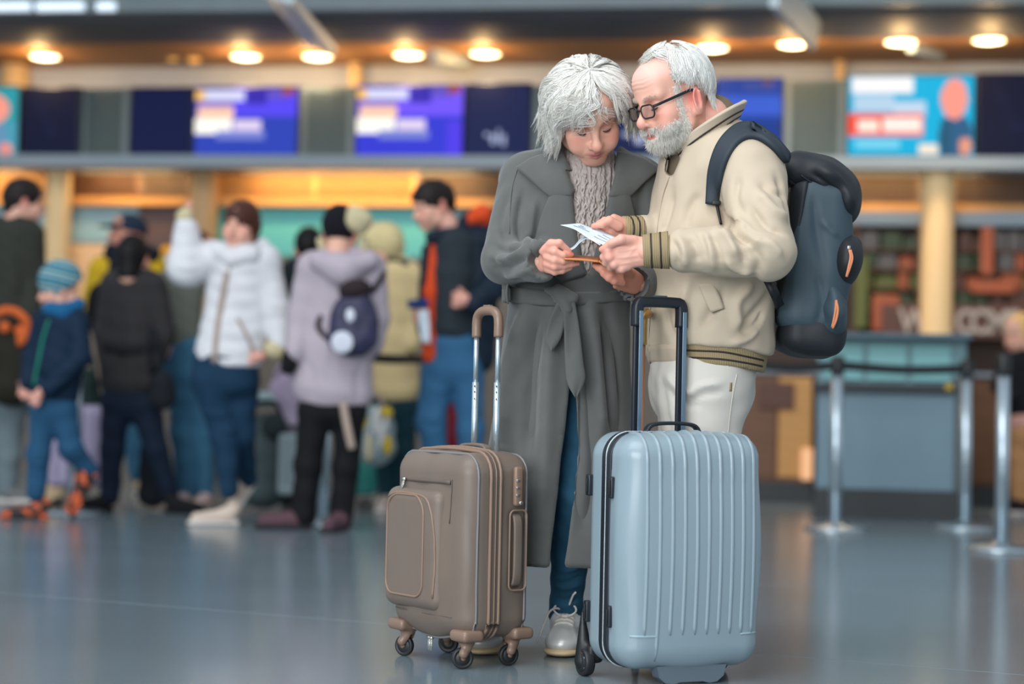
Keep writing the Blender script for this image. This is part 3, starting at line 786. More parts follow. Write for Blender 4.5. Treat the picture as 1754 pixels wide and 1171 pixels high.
# front pocket, its own raised panel
fp = Field([('+', rb((-0.048, -HY + .008, .288), (.126, .032, .154), .031)), ('+', ell((-.05, -HY + .01, .28), (.13, .034, .16)), .004)], 0.004)
V, Q = fp.mesh(); part(B, 'pocket', V, Q, m_taupe, local=True)
def onto(fld, p, off=.0):
    p = np.array(p, float)
    for _ in range(10): p = p - fld.grad(p) * np.clip(fld.at(p) - off, -.02, .02)[:, None]
    return p
def front_y(fld, x, z):
    ys = np.linspace(-HY - .08, 0, 160); f = fld.at(np.array([[x, y, z] for y in ys])); i = int((f < 0).argmax()); return ys[i]
def on_front(fld, pts, off=.0015): return np.array([(x, front_y(fld, x, z) - off, z) for x, z in pts])
pk = rr_loop(.086, .168, .424, .035, 0, 9, .05)[:, [0, 2]] + np.array([-.068, 0])
pp = part(B, 'piping', *tube(on_front(fp, pk, .001), .0032, 6, True), m_piping, local=True)
pk2 = np.array([(.060, .17), (.064, .25), (.060, .34), (.046, .395), (.02, .420), (-.05, .428), (-.12, .427), (-.150, .415)])
part(B, 'piping', *tube(on_front(fp, spline(pk2, 30), .0), .0035, 6), m_piping, local=True)
zl = on_front(fb, [(x, .462) for x in np.linspace(-.12, .10, 12)], .0015)
zp = part(B, 'zip', *sweep(zl, rrect(.005, .002), up=(0, 0, 1)), m_zipt, local=True)
def puller(parent, p, dx, dz, yo=-.008):
    a = np.array(p) + [0, yo, 0]
    V1 = tube([a + [-.008, 0, 0], a + [.006, 0, 0]], .0042, 8); V2 = sweep([a, a + [dx, yo * .4, dz]], rrect(.0045, .0012, .001), up=(1, 0, 0))
    part(parent, 'zip_puller', *join(V1, V2), m_zip, local=True)
puller(zp, zl[1], -.012, -.036)
part(B, 'seam', *tube(on_front(fb, [(.105, z) for z in np.linspace(.47, .36, 8)], .0008), .0012, 5), m_zipt, local=True)
for k, y in enumerate((-.002, .010)): puller(B, (-HX - .004 - .003 * k, -HY + .05 + y, .30 - .02 * k), -.004, -.034, -.006)
# perimeter piping and the main zip band
def around(y, off, n=9): return onto(fb, rr_loop(HX, Z0, Z1, .06, y, n), off) * [1, 0, 1] + np.array([0, y, 0])
def around2(y, off): return onto(fb, spline(np.vstack([q := rr_loop(HX + .01, Z0 - .01, Z1 + .01, .07, y, 9), q[:1]]), 90)[:-1], off)
part(B, 'piping', *tube(around2(-HY + .030, .001), .0034, 6, True), m_gpipe, local=True)
part(B, 'piping', *tube(around2(HY - .020, .001), .0034, 6, True), m_gpipe, local=True)
part(B, 'zip_band', *sweep(around2(-.022, .001), [(a[1], a[0]) for a in rrect(.003, .015, .001)], up=(0, 1, 0), closed=True), m_zipt, local=True)
for y in (-.037, -.008): part(B, 'zip_piping', *tube(around2(y, .003), .0046, 7, True), m_piping, local=True)
part(B, 'zip_teeth', *tube(around2(-.022, .004), .0024, 5, True), m_tanpl, local=True)
# combination lock and side handle on the right side
lk = part(B, 'combination_lock', *rbox((HX + .010, .040, .455), (.016, .026, .10), .011, 4), m_tanpl, local=True)
for z in (.470, .452, .434): part(lk, 'number_wheel', *rbox((HX + .0185, .034, z), (.004, .010, .006), .001), m_zip, local=True)
part(lk, 'key_hole', *lathe([(.001, .003), (.005, .003), (.006, 0)], 12, (HX + .018, .044, .414), rot('Y', R(90))), m_zip, local=True)
hp = np.array([(HX + .001, .04, .205), (HX + .012, .04, .225), (HX + .014, .04, .295), (HX + .012, .04, .365), (HX + .001, .04, .385)])
sh_ = part(B, 'side_handle', *sweep(spline(hp, 16), rrect(.012, .004, .003), up=(0, 1, 0)), m_taupe, local=True)
lp = np.array([(HX + .008, y + .045, z + .295) for y, z in rr_loop(.026, -.10, .10, .014, 0, 5)[:, [0, 2]]])
part(B, 'piping', *tube(lp, .0026, 6, True), m_piping, local=True)
# top handle
tp = np.array([(-.06, .035, Z1 + .002), (-.05, .035, Z1 + .014), (0, .035, Z1 + .018), (.05, .035, Z1 + .014), (.06, .035, Z1 + .002)])
part(B, 'top_handle', *sweep(spline(tp, 16), rrect(.011, .004, .003), up=(0, 1, 0)), m_taupe, local=True)
# seam near the bottom of the front
part(B, 'seam', *tube(on_front(fb, [(x, .128) for x in np.linspace(-.15, .12, 16)], .0006), .0014, 5), m_zipt, local=True)
# corner guards, casters
for sx in (-1, 1):
    for sy in (-1, 1):
        cx, cy = sx * (HX - .042), sy * (HY - .036); rr_ = .027; ang = R(54 + 22 * sx + 8 * sy); fw = rot('Z', ang)
        wc = np.array((cx, cy, rr_)) + fw @ np.array((-.010, 0, 0)); sd_ = fw @ np.array((0, 1.0, 0))
        fg_ = Field([('+', rb((sx * (HX - .033), sy * (HY - .029), Z0 + .010), (.036, .032, .015), .012)), ('+', cone((cx, cy, Z0 + .004), (cx, cy, .058), .023, .016), .012),
                     ('+', cone(np.array((cx, cy, .058)), wc + sd_ * -.011 + [0, 0, .012], .014, .0125), .008), ('+', cone(np.array((cx, cy, .058)), wc + sd_ * .011 + [0, 0, .012], .014, .0125), .008), ('-', rb(wc, (.030, .0078, .030), .001, fw), .002)], .0035)
        V, Q = fg_.mesh(); part(B, 'corner_guard', V, Q, m_tanpl, local=True)
        part(B, 'caster_wheel', *spoked_wheel(wc, rr_, .0135, fw @ rot('X', R(90))), m_tyre, local=True)
        part(B, 'axle_cap', *tube([wc - sd_ * .013, wc + sd_ * .013], .006, 12), m_tanpl, local=True)
for k in range(2): puller(B, (-.02 + .010 * k, -HY + .03, Z0 - .012), .001, -.034, -.004)
# telescopic handle
for sx in (-1, 1):
    x = sx * .049
    part(B, 'handle_tube', *tube([(x, HY - .038, Z1 - .03), (x, HY - .038, .715)], .0088, 14), m_alu, local=True)
    part(B, 'handle_tube', *tube([(x, HY - .038, .71), (x, HY - .038, .852)], .0068, 14), m_alu, local=True)
    for z in (.705, .690, .672): part(B, 'detent', *lathe([(.0005, .0012), (.0024, .001), (.003, 0)], 8, (x + .006, HY - .0445, z), rot('X', R(90)) @ rot('Y', R(0))), m_black, local=True)
gp = spline([(-.049, HY - .038, .832), (-.049, HY - .038, .870), (-.043, HY - .038, .889), (-.022, HY - .038, .900), (.022, HY - .038, .900), (.043, HY - .038, .889), (.049, HY - .038, .870), (.049, HY - .038, .832)], 40)
gr = part(B, 'handle_grip', *tube(gp, .0125, 14), m_tanpl, local=True)
part(gr, 'release_button', *rbox((0, HY - .038, .913), (.03, .012, .006), .002), m_tanpl, local=True)

# ---------------------------------------------------------------- pale blue hard-shell case
m_blue = mat('ice_blue_shell', srgb(134, 152, 161), rough=0.36, spec=0.5, var=0.02, coat=0.25)
m_bluel = mat('ice_blue_edge', srgb(150, 172, 182), rough=0.3)
m_gasket = mat('black_gasket', srgb(26, 32, 40), rough=0.4)
m_bar = mat('blue_grey_bar', srgb(120, 142, 160), rough=0.3, metal=0.6)
m_whline = mat('white_line', srgb(214, 226, 232), rough=0.4)
bp_ = P(1159, 700, 4.87)
K = empty('blue_suitcase', (bp_[0], bp_[1], 0), 'ice-blue ribbed hard-shell suitcase with black pull handle in front of the man', 'suitcase', R(24))
HX, HY, Z0, Z1 = 0.190, 0.120, 0.036, 0.600; SY = -0.002
big = lambda y0, y1: rb((0, (y0 + y1) / 2, .3), (.5, (y1 - y0) / 2, .6), .001)
def shell(cut):
    f = Field([('+', rb((0, 0, (Z0 + Z1) / 2), (HX, HY, (Z1 - Z0) / 2), .060)), ('+', ell((0, -HY + .04, .32), (HX * .93, .052, .26)), .05), ('-', cut, .003)], .0045)
    return f
ff = shell(big(SY - .022, .5)); V, Q = ff.mesh(); fs = part(K, 'front_shell', V, Q, m_blue, local=True)
fr = shell(big(-.5, SY + .022)); V, Q = fr.mesh(); part(K, 'rear_shell', V, Q, m_blue, local=True)
lo = rr_loop(HX - .004, Z0 + .004, Z1 - .004, .058, SY, 10)
part(K, 'gasket', *sweep(lo, [(a[1], a[0]) for a in rrect(.0062, .0235, .003)], up=(0, 1, 0), closed=True), m_gasket, local=True)
part(K, 'gasket_line', *tube(rr_loop(HX + .0015, Z0 - .0015, Z1 + .0015, .060, SY - .001, 10), .0016, 5, True), m_whline, local=True)
# ribs running over the top and down the front
full = Field([('+', rb((0, 0, (Z0 + Z1) / 2), (HX, HY, (Z1 - Z0) / 2), .060)), ('+', ell((0, -HY + .04, .32), (HX * .93, .052, .26)), .05)], .0045)
def rib_path(x, zb):
    c = np.array((x, -.02, .50)); out = []
    for a in np.linspace(R(86), R(180), 18):      # over the shoulder
        d = np.array((0, math.cos(a), math.sin(a))); out.append(d)
    pts = []
    for d in out:
        t = np.linspace(.02, .25, 140); f = full.at(c + t[:, None] * d); i = int((f > 0).argmax()); pts.append(c + d * t[i])
    for z in np.linspace(.49, zb, 24):
        t = np.linspace(-HY - .05, 0, 160); f = full.at(np.array([[x, y, z] for y in t])); i = int((f < 0).argmax()); pts.append((x, t[i], z))
    p = np.array(pts); p[1:-1] = (p[:-2] + p[1:-1] * 2 + p[2:]) / 4; return p
ZR = .122
xs = -.140 + .0325 * np.arange(10)
for i, x in enumerate(xs):
    p = rib_path(x, ZR if i not in (1,) else .06); n = len(p)
    up = np.array([full.grad(q[None])[0] for q in p])
    part(K, 'rib', *sweep(p, [(.0030, -.0005), (.0030, .0022), (.0008, .0070), (-.004, .0070), (-.004, -.0028), (.0, -.0024)], up=up, scale=np.concatenate([np.linspace(.3, 1, 4), np.ones(n - 6), [1, .5]])), m_blue, local=True)
for a, b_ in ((-.172, -.108), (.118, .172)):
    q = np.array([(x, front_y(full, x, ZR - .002), ZR - .002) for x in np.linspace(a, b_, 10)])
    part(K, 'step_edge', *tube(q, .0028, 6), m_bluel, local=True)
for y in (SY - .036, SY + .085):
    for z in (.468, .160):
        la = part(K, 'latch', *rbox((-HX - .001, y, z), (.018, .019, .052), .004), m_gasket, local=True)
        part(la, 'latch_tab', *rbox((-HX - .0125, y - .004, z), (.004, .007, .036), .0015), m_black, local=True)
ch = spline([(-.075, .02, Z1 - .002), (-.062, .02, Z1 + .016), (-.03, .02, Z1 + .022), (.03, .02, Z1 + .022), (.062, .02, Z1 + .016), (.075, .02, Z1 - .002)], 24)
part(K, 'carry_handle', *sweep(ch, rrect(.011, .0045, .003), up=(0, 1, 0)), m_gasket, local=True)
# foot in front, wheels at the back
ft = [(-.095, .045), (-.088, .018), (-.070, .004), (-.05, .0015), (-.03, .006), (.03, .006), (.05, .0015), (.07, .004), (.088, .018), (.095, .045)]
part(K, 'foot', *extrude(ft, -HY + .02, -HY + .055), mat('foot_grey_blue', srgb(104, 118, 128), rough=.4, metal=.3), False, local=True)
for sx in (-1, 1):
    M_ = rot('Y', R(90)); c = (sx * (HX - .002), HY - .022, .034)
    w_ = part(K, 'wheel', *spoked_wheel(c, .034, .024, M_), m_tyre, local=True)
    for a in range(5):
        t = 2 * math.pi * a / 5; part(w_, 'spoke', *rbox((c[0] - sx * -.012 if False else c[0] + sx * .0105, c[1] + .0155 * math.cos(t), c[2] + .0155 * math.sin(t)), (.004, .013, .006), .001, 2, rot('X', t)), m_bar, local=True)
    fw = Field([('+', cone((sx * (HX - .004), HY - .012, .035), (sx * (HX - .006), HY + .004, .150), .024, .005)), ('+', rb((sx * (HX - .02), HY - .02, .055), (.02, .03, .022), .01), .015)], .004)
    V, Q = fw.mesh(); part(K, 'wheel_housing', V, Q, m_black, local=True)
# pull handle
for sx in (-1, 1):
    x = sx * .0615
    part(K, 'handle_bar', *rbox((x, HY - .022, .725), (.021, .012, .33), .003), m_gasket, local=True)
    part(K, 'bar_face', *rbox((x + .002, HY - .0385, .735), (.011, .003, .33), .001), m_bar, local=True)
hp = spline([(-.0625, HY - .022, .862), (-.0625, HY - .022, .905), (-.058, HY - .022, .918), (-.045, HY - .022, .923), (.045, HY - .022, .923), (.058, HY - .022, .918), (.0625, HY - .022, .905), (.0625, HY - .022, .862)], 44)
gk = part(K, 'handle_grip', *sweep(hp, rrect(.014, .0135, .007), up=(0, 1, 0)), m_gasket, local=True)
part(gk, 'release_button', *rbox((0, HY - .023, .937), (.036, .014, .006), .002), mat('button_blue', srgb(56, 92, 104), rough=.4), local=True)
for x in (-.0625, .0625): part(gk, 'screw', *lathe([(.0005, .0012), (.0022, .001), (.003, 0)], 10, (x, HY - .0365, .884), rot('X', R(90))), m_zip, local=True)
# ================================================================== THE COUPLE
def prism(pts, d0, d1):
    """convex outline measured from the front, cut through depth d0..d1"""
    p = np.array(pts, float); c = p.mean(0); dm = (d0 + d1) / 2; pl = []
    for i in range(len(p)):
        a, b_ = p[i], p[(i + 1) % len(p)]; nn = np.array([b_[1] - a[1], a[0] - b_[0]]); nn /= np.linalg.norm(nn)
        if (c - a) @ nn > 0: nn = -nn
        pl.append((nn, nn @ a))
    def f(X, Y, Z):
        d = (Y - CPOS[1]) * _F[1] + (Z - CPOS[2]) * _F[2] + X * _F[0]
        x = CX + FPX * (X * CR[0] + Y * CR[1] + (Z - HC) * CR[2]) / d; y = CY - FPX * (X * CU[0] + Y * CU[1] + (Z - HC) * CU[2]) / d
        r = np.maximum(d0 - d, d - d1) + 0 * x
        for nn, o in pl: r = np.maximum(r, (x * nn[0] + y * nn[1] - o) * dm / FPX)
        return r
    cs = np.array([P(q[0], q[1], d) for q in p for d in (d0, d1)])
    return f, cs.min(0), cs.max(0)
def on(field, *pts, d0=4.6, d1=5.6):
    a = spline([(q[0], q[1]) for q in pts], 9); p, has = field.hit(a[:, 0], a[:, 1], d0, d1); return p[has] if has.sum() > 2 else p
def headmat(yaw, pitch, roll): return rot('Z', R(yaw)) @ rot('X', R(pitch)) @ rot('Y', R(roll))
def gauss(V, c, r): return np.exp(-(((V - np.array(c)) / np.array(r)) ** 2).sum(1))
def mixc(C, w, col): return C * (1 - w[:, None]) + np.array(srgb(*col)) * w[:, None]
def head_field(kind, h=.0023):
    o = []
    A = lambda p, k=.02: o.append(('+', p, k)); D = lambda p, k=.01: o.append(('-', p, k))
    man = kind == 'man'
    A(ell((0, .014, .034 if man else .030), (.075, .098, .093 if man else .086)))
    ez = -.012 if man else 0.0; cz = .010 if man else 0.0
    A(ell((0, -.026, -.036), (.062, .066, .074 if man else .078)), .03)
    A(ball((0, -.070, -.102 + cz), .020 if man else .017), .03)
    for s in (-1, 1):
        A(cone((s * .058, .004, -.040), (s * .050, -.012, -.076), .014, .014), .025); A(cone((s * .050, -.012, -.076), (s * .016, -.066, -.104 + cz), .014, .013), .025)
        A(ball((s * .044, -.058, -.034), .025), .022)                      # cheek
        A(ball((s * .036, -.064, -.062), .020 if not man else .016), .022)  # soft lower cheek
        A(cone((s * .046, -.070, .020), (s * .012, -.087, .014), .010, .010), .018)   # brow
    A(ell((0, -.055, .055), (.056, .040, .042)), .03)                      # forehead
    for s in (-1, 1):
        D(ell((s * .033, -.104, -.001), (.021, .024, .0125)), .014)
        A(ell((s * .032, -.0735, -.003), (.0165, .0145, .0130)), .004)     # lowered lid over the eyeball
        A(cone((s * .045, -.075, -.013), (s * .022, -.083, -.014), .0032, .0030), .007)  # pouch below the eye
    A(cone((0, -.088, .008), (0, -.110, -.034), .0078, .0098), .014); A(ball((0, -.1115, -.040), .0140), .010)
    for s in (-1, 1): A(ell((s * .0145, -.0985, -.044), (.0092, .0115, .0085)), .007); D(ell((s * .0075, -.1060, -.0525), (.0040, .0055, .0030)), .003)
    for s in (-1, 1): D(cone((s * .019, -.103, -.038), (s * .034, -.088, -.070), .0028, .0022), .010); A(ball((s * .040, -.066, -.056), .018), .02)   # smile fold
    A(ell((0, -.078, -.072), (.030, .020, .026)), .018)
    for s in (-1, 1):
        A(cone((s * .0260, -.0860, -.0740), (s * .006, -.0980, -.0700), .0020, .0034), .005); A(cone((s * .0230, -.0875, -.0765), (0, -.0970, -.0790), .0024, .0042), .005)
    D(cone((-.024, -.0945, -.0745), (0, -.1055, -.0742), .0014, .0018), .003); D(cone((.024, -.0945, -.0745), (0, -.1055, -.0742), .0014, .0018), .003)
    if man: D(ell((0, -.103, -.0750), (.014, .012, .0050)), .004)
    for s in (-1, 1):                                                       # ears
        M = rot('Z', R(s * 30)) @ rot('X', R(-8))
        A(ell((s * .0800, .018, -.010 + ez), (.0075, .0215, .0350), M), .010); D(ell((s * .0880, .014, -.004 + ez), (.0062, .0135, .0230), M), .006)
        A(ell((s * .0800, .009, -.010 + ez), (.0040, .0040, .0090), M), .004); A(ball((s * .0745, .010, -.036 + ez), .0090), .008)
        A(cone((s * .083, .026, .012 + ez), (s * .080, .024, -.020 + ez), .0035, .003), .004)
    A(cone((0, .034, -.060), (0, .050, -.125), .052, .056), .03)
    return Field(o, h)
def skin_cols(V, man):
    base = (222, 170, 148) if not man else (226, 172, 152)
    C = np.tile(np.array(srgb(*base)), (len(V), 1))
    for s in (-1, 1):
        C = mixc(C, .60 * gauss(V, (s * .046, -.070, -.036), (.020, .03, .020)), (222, 128, 112))
        C = mixc(C, .62 * gauss(V, (s * .032, -.088, .003), (.018, .02, .010)), (168, 102, 92))  # eyelid shadow painted into the skin colour
        C = mixc(C, .75 * gauss(V, (s * .079, .016, -.010), (.016, .030, .036)), (222, 120, 112))
    C = mixc(C, .45 * gauss(V, (0, -.115, -.042), (.018, .016, .014)), (220, 132, 118))
    lip = np.maximum(gauss(V, (0, -.097, -.0690), (.021, .013, .0042)), gauss(V, (0, -.097, -.0795), (.018, .013, .0050)))
    C = mixc(C, np.clip(1.3 * lip, 0, .85), (178, 98, 100) if not man else (196, 112, 106))
    C = mixc(C, np.clip(1.2 * gauss(V, (0, -.099, -.0745), (.022, .010, .0018)), 0, .9), (110, 46, 52))
    C = mixc(C, .25 * gauss(V, (0, -.085, .06), (.05, .04, .03)), (232, 186, 166))
    if man:
        C = mixc(C, np.clip((V[:, 2] - .05) / .04, 0, .55), (240, 190, 178))
        C = mixc(C, .8 * np.clip((-V[:, 2] - .068) / .012, 0, 1) * (lip < .25) * (V[:, 1] < -.018) * (V[:, 2] > -.125), (236, 226, 214))
        C = mixc(C, .8 * np.clip((V[:, 1] - .03) / .03, 0, 1) * np.clip((V[:, 2] + .03) / .03, 0, 1), (238, 228, 220))
        C = mixc(C, .7 * np.clip((np.abs(V[:, 0]) - .058) / .008, 0, 1) * (np.abs(V[:, 1] + .028) < .008) * (V[:, 2] < .03) * (V[:, 2] > -.09), (236, 226, 214))
    return C
def lash(M, c, s, sc):
    q = np.array([(s * x, y, z) for x, y, z in ((.0165, -.0800, -.0095), (.024, -.0868, -.0118), (.032, -.0885, -.0124), (.040, -.0850, -.0108), (.0475, -.0755, -.0070))])
    return tube((spline(q, 14) * sc) @ M.T + c, (.0021) * sc, 6, False, np.sin(np.linspace(.25, 2.9, 14)) ** .6)
def hair(center, rad, pole, clumps, per, M, c, sc, seed, wave=.006, spread=.10, pts=14, r=.0007, hang=95., lift=(.0, .06)):
    """locks of hair: each clump = (azimuth, start angle, end angle, sideways sweep, extra length), degrees from the pole; azimuth 0 = front"""
    rng = np.random.RandomState(seed); pole = np.array(pole, float); pole /= np.linalg.norm(pole)
    fr = np.array([0, -1.0, 0]); fr = fr - pole * (fr @ pole); fr /= np.linalg.norm(fr); sd = np.cross(pole, fr) * -1   # sd: image right when facing the camera
    if sd[0] < 0: sd = -sd
    C = []; cols = []
    t = np.linspace(0, 1, pts)
    for (az, p0, p1, sw, ex) in clumps:
        lf = rng.uniform(*lift); ph = rng.uniform(0, 6.28); fq = rng.uniform(1.1, 2.4); wa = wave * rng.uniform(.4, 1.3); tone = rng.uniform(0, 1); flick = rng.uniform(-.012, .022)
        for k in range(per):
            da = rng.normal(0, spread) * 40; l2 = lf + rng.uniform(-.02, .02); e = p1 + rng.normal(0, 6)
            phi = np.radians(p0 + rng.normal(0, 3) + (e - p0) * t); a = np.radians(az + da * (1 - .55 * t) + sw * t ** 1.6)
            pc = np.minimum(phi, np.radians(hang)); d = np.cos(pc)[:, None] * pole + np.sin(pc)[:, None] * (np.cos(a)[:, None] * fr + np.sin(a)[:, None] * sd)
            Rr = 1 / np.sqrt(((d / np.array(rad)) ** 2).sum(1)); p = d * (Rr * (1 + l2))[:, None]
            over = np.maximum(phi - np.radians(hang), 0) * rad[2]
            p[:, 2] -= over * 1.0; p[:, :2] *= (1 + flick * 10 * (over / rad[2]) ** 2)[:, None]
            w = wa * np.sin(fq * 6.28 * t + ph + rng.normal(0, .12)) * t ** .7
            T = np.gradient(p, axis=0); T /= np.linalg.norm(T, axis=1)[:, None] + 1e-9
            nn = p / np.linalg.norm(p, axis=1)[:, None]; lat = np.cross(T, nn)
            p = p + lat * w[:, None] + nn * (.35 * w)[:, None] + rng.normal(0, .0006, 3)
            C.append(p + np.array(center)); cols.append(tone * .7 + rng.uniform(0, .3))
    C = np.array(C); V, Q = strands(C * sc @ M.T + c, r * sc)
    return V, Q, np.repeat(np.array(cols), pts * 3)
def blend(w, a, b_): return np.array(srgb(*a))[None] * (1 - w[:, None]) + np.array(srgb(*b_))[None] * w[:, None]
m_skin = mat('skin', (1, 1, 1), rough=0.48, sub=0.12, attr=True, bump=0.05, bscale=500, spec=0.35)
m_hair = mat('white_hair', (1, 1, 1), rough=0.45, attr=True, spec=0.5)
_n = m_hair.node_tree; _tr = _n.nodes.new('ShaderNodeBsdfTranslucent'); _mx = _n.nodes.new('ShaderNodeMixShader'); _mx.inputs[0].default_value = .12
_vc = [x for x in _n.nodes if x.type == 'VERTEX_COLOR'][0]; _n.links.new(_vc.outputs[0], _tr.inputs[0])
_n.links.new(_n.nodes['Principled BSDF'].outputs[0], _mx.inputs[1]); _n.links.new(_tr.outputs[0], _mx.inputs[2]); _n.links.new(_mx.outputs[0], _n.nodes['Material Output'].inputs[0])
m_lash = mat('lashes', srgb(70, 48, 44), rough=0.6)
m_coat = mat('grey_wool_coat', srgb(90, 91, 89), rough=0.85, bump=0.12, bscale=900, var=0.05, vscale=30, sheen=0.25, spec=0.2)
m_sweater = mat('taupe_knit', srgb(172, 161, 155), rough=0.9, bump=1.0, wave=(24, 5.0, 2.2, 'X'), var=0.14, vscale=90, spec=0.2)
m_jeans = mat('dark_blue_denim', srgb(40, 82, 106), rough=0.8, bump=0.2, bscale=600, var=0.25, vscale=14, spec=0.2)
m_sole = mat('tan_rubber', srgb(200, 176, 138), rough=0.6, var=0.05)
m_silver = mat('silver_leather', srgb(208, 208, 206), rough=0.35, metal=0.25, bump=0.15, bscale=90)
m_lace = mat('off_white_lace', srgb(232, 224, 216), rough=0.8)
m_jacket = mat('beige_jacket_cloth', srgb(190, 174, 152), rough=0.62, bump=0.05, bscale=700, var=0.03, vscale=12, spec=0.3, sheen=0.1)
m_rib = mat('tan_rib_knit', srgb(160, 142, 108), rough=0.85, bump=0.6, wave=(70, 0, 1, 'X'), spec=0.2)
m_ribline = mat('dark_brown_stripe', srgb(50, 38, 36), rough=0.8)
m_shirt = mat('brown_shirt', srgb(110, 96, 78), rough=0.8, var=0.08, vscale=20)
m_chino = mat('cream_trousers', srgb(206, 200, 190), rough=0.75, bump=0.06, bscale=700, var=0.03)

# ---------------------------------------------------------------- the woman
WD = 5.28; k = WD / FPX
g = G(960, 1112)
WO_ = empty('person', (g[0], g[1] + .08, 0), 'white-haired woman in a belted grey coat looking down at the papers', 'person')
def Wp(x, y, dd=0.0): return P(x, y, WD + dd)
mW = headmat(14, 39, -13); eW = P(1018, 220, 5.095); scW = 1.0; cW = eW - mW @ np.array((0, -.085, 0)) * scW
fh = head_field('woman'); V, Q = fh.mesh()
def creases(V, Q, man):
    it = []
    for s in (-1, 1):
        it += [(np.array(((s * .050, -.072, -.004 + dz), (s * .058, -.064, .001 + dz * 2), (s * .064, -.054, .004 + dz * 3))), .0022, -.0011) for dz in (-.004, 0, .004)]
        it += [(np.array(((s * .022, -.090, -.016), (s * .034, -.084, -.020), (s * .046, -.074, -.015))), .0028, -.0012), (np.array(((s * .005, -.094, .010), (s * .006, -.095, .018), (s * .006, -.096, .027))), .0022, -.0013)]
        if not man: it += [(np.array(((s * .026, -.090, -.075), (s * .030, -.084, -.083), (s * .031, -.078, -.092))), .003, -.0016), (np.array(((s * .046, -.078, .004), (s * .032, -.089, .0085), (s * .018, -.090, .005))), .0022, -.0012)]
    for z in ((.044, .055, .066, .077) if man else (.040, .052)): it.append((np.array(((-.048, -.078, z + .004), (-.024, -.093, z), (0, -.097, z + .002), (.024, -.093, z), (.048, -.078, z + .004))), .0030, -.0013))
    return folds(V, Q, it)
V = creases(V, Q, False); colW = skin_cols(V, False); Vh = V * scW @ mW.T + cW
SK = np.array(srgb(222, 170, 148))
def hand_field(palm, fingers, h=.0026):
    o = []
    for a, b_, sa, sb, side in palm: o.append(('+', econe(a, b_, sa, sb, side), .012))
    for f in fingers:
        pts, rs = f
        for i in range(len(pts) - 1): o.append(('+', cone(pts[i], pts[i + 1], rs[i], rs[i + 1]), .004 if i else .008))
    return Field(o, h)
def hand_cols(V, tips, base=(222, 160, 140)):
    C = np.tile(np.array(srgb(*base)), (len(V), 1))
    for t in tips: C = mixc(C, .6 * gauss(V, t, (.011, .011, .011)), (226, 128, 116))
    return C
fr_ = lambda *r_: [x * .001 for x in r_]
# her right hand: thumb on top, fingers closing under it round the papers
hR = hand_field([(P(922, 450, 5.03), P(944, 443, 5.0), (.027, .017), (.033, .014), (0, 0, 1))],
    [([P(930, 430, 4.995), P(944, 417, 4.975), P(958, 416, 4.965), P(975, 430, 4.975)], fr_(11, 11, 9.5, 7.0)),
     ([P(938, 428, 4.99), P(950, 431, 4.965), P(965, 437, 4.965), P(979, 436, 4.98)], fr_(9.5, 9.8, 8.6, 6.8)),
     ([P(936, 440, 4.99), P(950, 446, 4.965), P(964, 448, 4.97), P(980, 446, 4.985)], fr_(9.5, 9.6, 8.4, 6.8)),
     ([P(936, 452, 4.995), P(950, 457, 4.97), P(966, 456, 4.98), P(990, 451, 4.995)], fr_(9.5, 9.2, 8.0, 6.4)),
     ([P(938, 462, 5.0), P(950, 466, 4.98), P(963, 464, 4.985), P(977, 459, 4.995)], fr_(8.5, 8.2, 7.2, 6.0))])
V1, Q1 = hR.mesh(); c1 = hand_cols(V1, [P(976, 430, 4.975), P(979, 436, 4.98), P(981, 446, 4.985)])
# her left hand: palm up under the passport cover
hL = hand_field([(P(1092, 487, 5.07), P(1062, 472, 5.02), (.028, .015), (.036, .013), (.6, .2, .8))],
    [([P(1064, 463, 5.01), P(1046, 456, 4.995), P(1032, 453, 4.995), P(1018, 451, 5.0)], fr_(9.5, 9.0, 8.0, 6.4)),
     ([P(1062, 470, 5.005), P(1044, 463, 4.985), P(1030, 458, 4.985), P(1018, 455, 4.99)], fr_(9.5, 9.2, 8.2, 6.4)),
     ([P(1062, 478, 5.0), P(1046, 472, 4.98), P(1034, 466, 4.98), P(1023, 460, 4.985)], fr_(9.5, 9.0, 8.0, 6.4)),
     ([P(1066, 485, 5.005), P(1052, 482, 4.985), P(1042, 477, 4.98), P(1032, 470, 4.98)], fr_(9.0, 8.4, 7.4, 6.0)),
     ([P(1080, 468, 5.03), P(1072, 458, 5.0), P(1060, 452, 4.995), P(1048, 450, 4.995)], fr_(10, 10, 9, 7))])
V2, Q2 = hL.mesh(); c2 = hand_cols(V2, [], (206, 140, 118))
# trunk and arms of the body itself, under the clothes
ft_ = Field([('+', econe(Wp(1000, 320), Wp(975, 560), (.13, .085), (.12, .085), CR)), ('+', cone(Wp(1003, 262, -.01), Wp(1000, 310), .052, .062), .03),
             ('+', cone(Wp(905, 315), Wp(864, 448, -.10), .040, .034), .04), ('+', cone(Wp(864, 448, -.10), P(928, 449, 5.03), .034, .026), .02),
             ('+', cone(Wp(1092, 318), Wp(1130, 458, -.02), .040, .034), .04), ('+', cone(Wp(1130, 458, -.02), P(1090, 486, 5.08), .034, .026), .02)], .010)
V3, Q3 = ft_.mesh()
Va, Qa = qjoin((Vh, Q), (V1, Q1), (V2, Q2), (V3, Q3))
part(WO_, 'body', Va, Qa, m_skin, cols=np.concatenate([colW, c1, c2, np.tile(SK, (len(V3), 1))]))
for s in (-1, 1): part(WO_, 'eyelash', *lash(mW, cW, s, scW), m_lash)
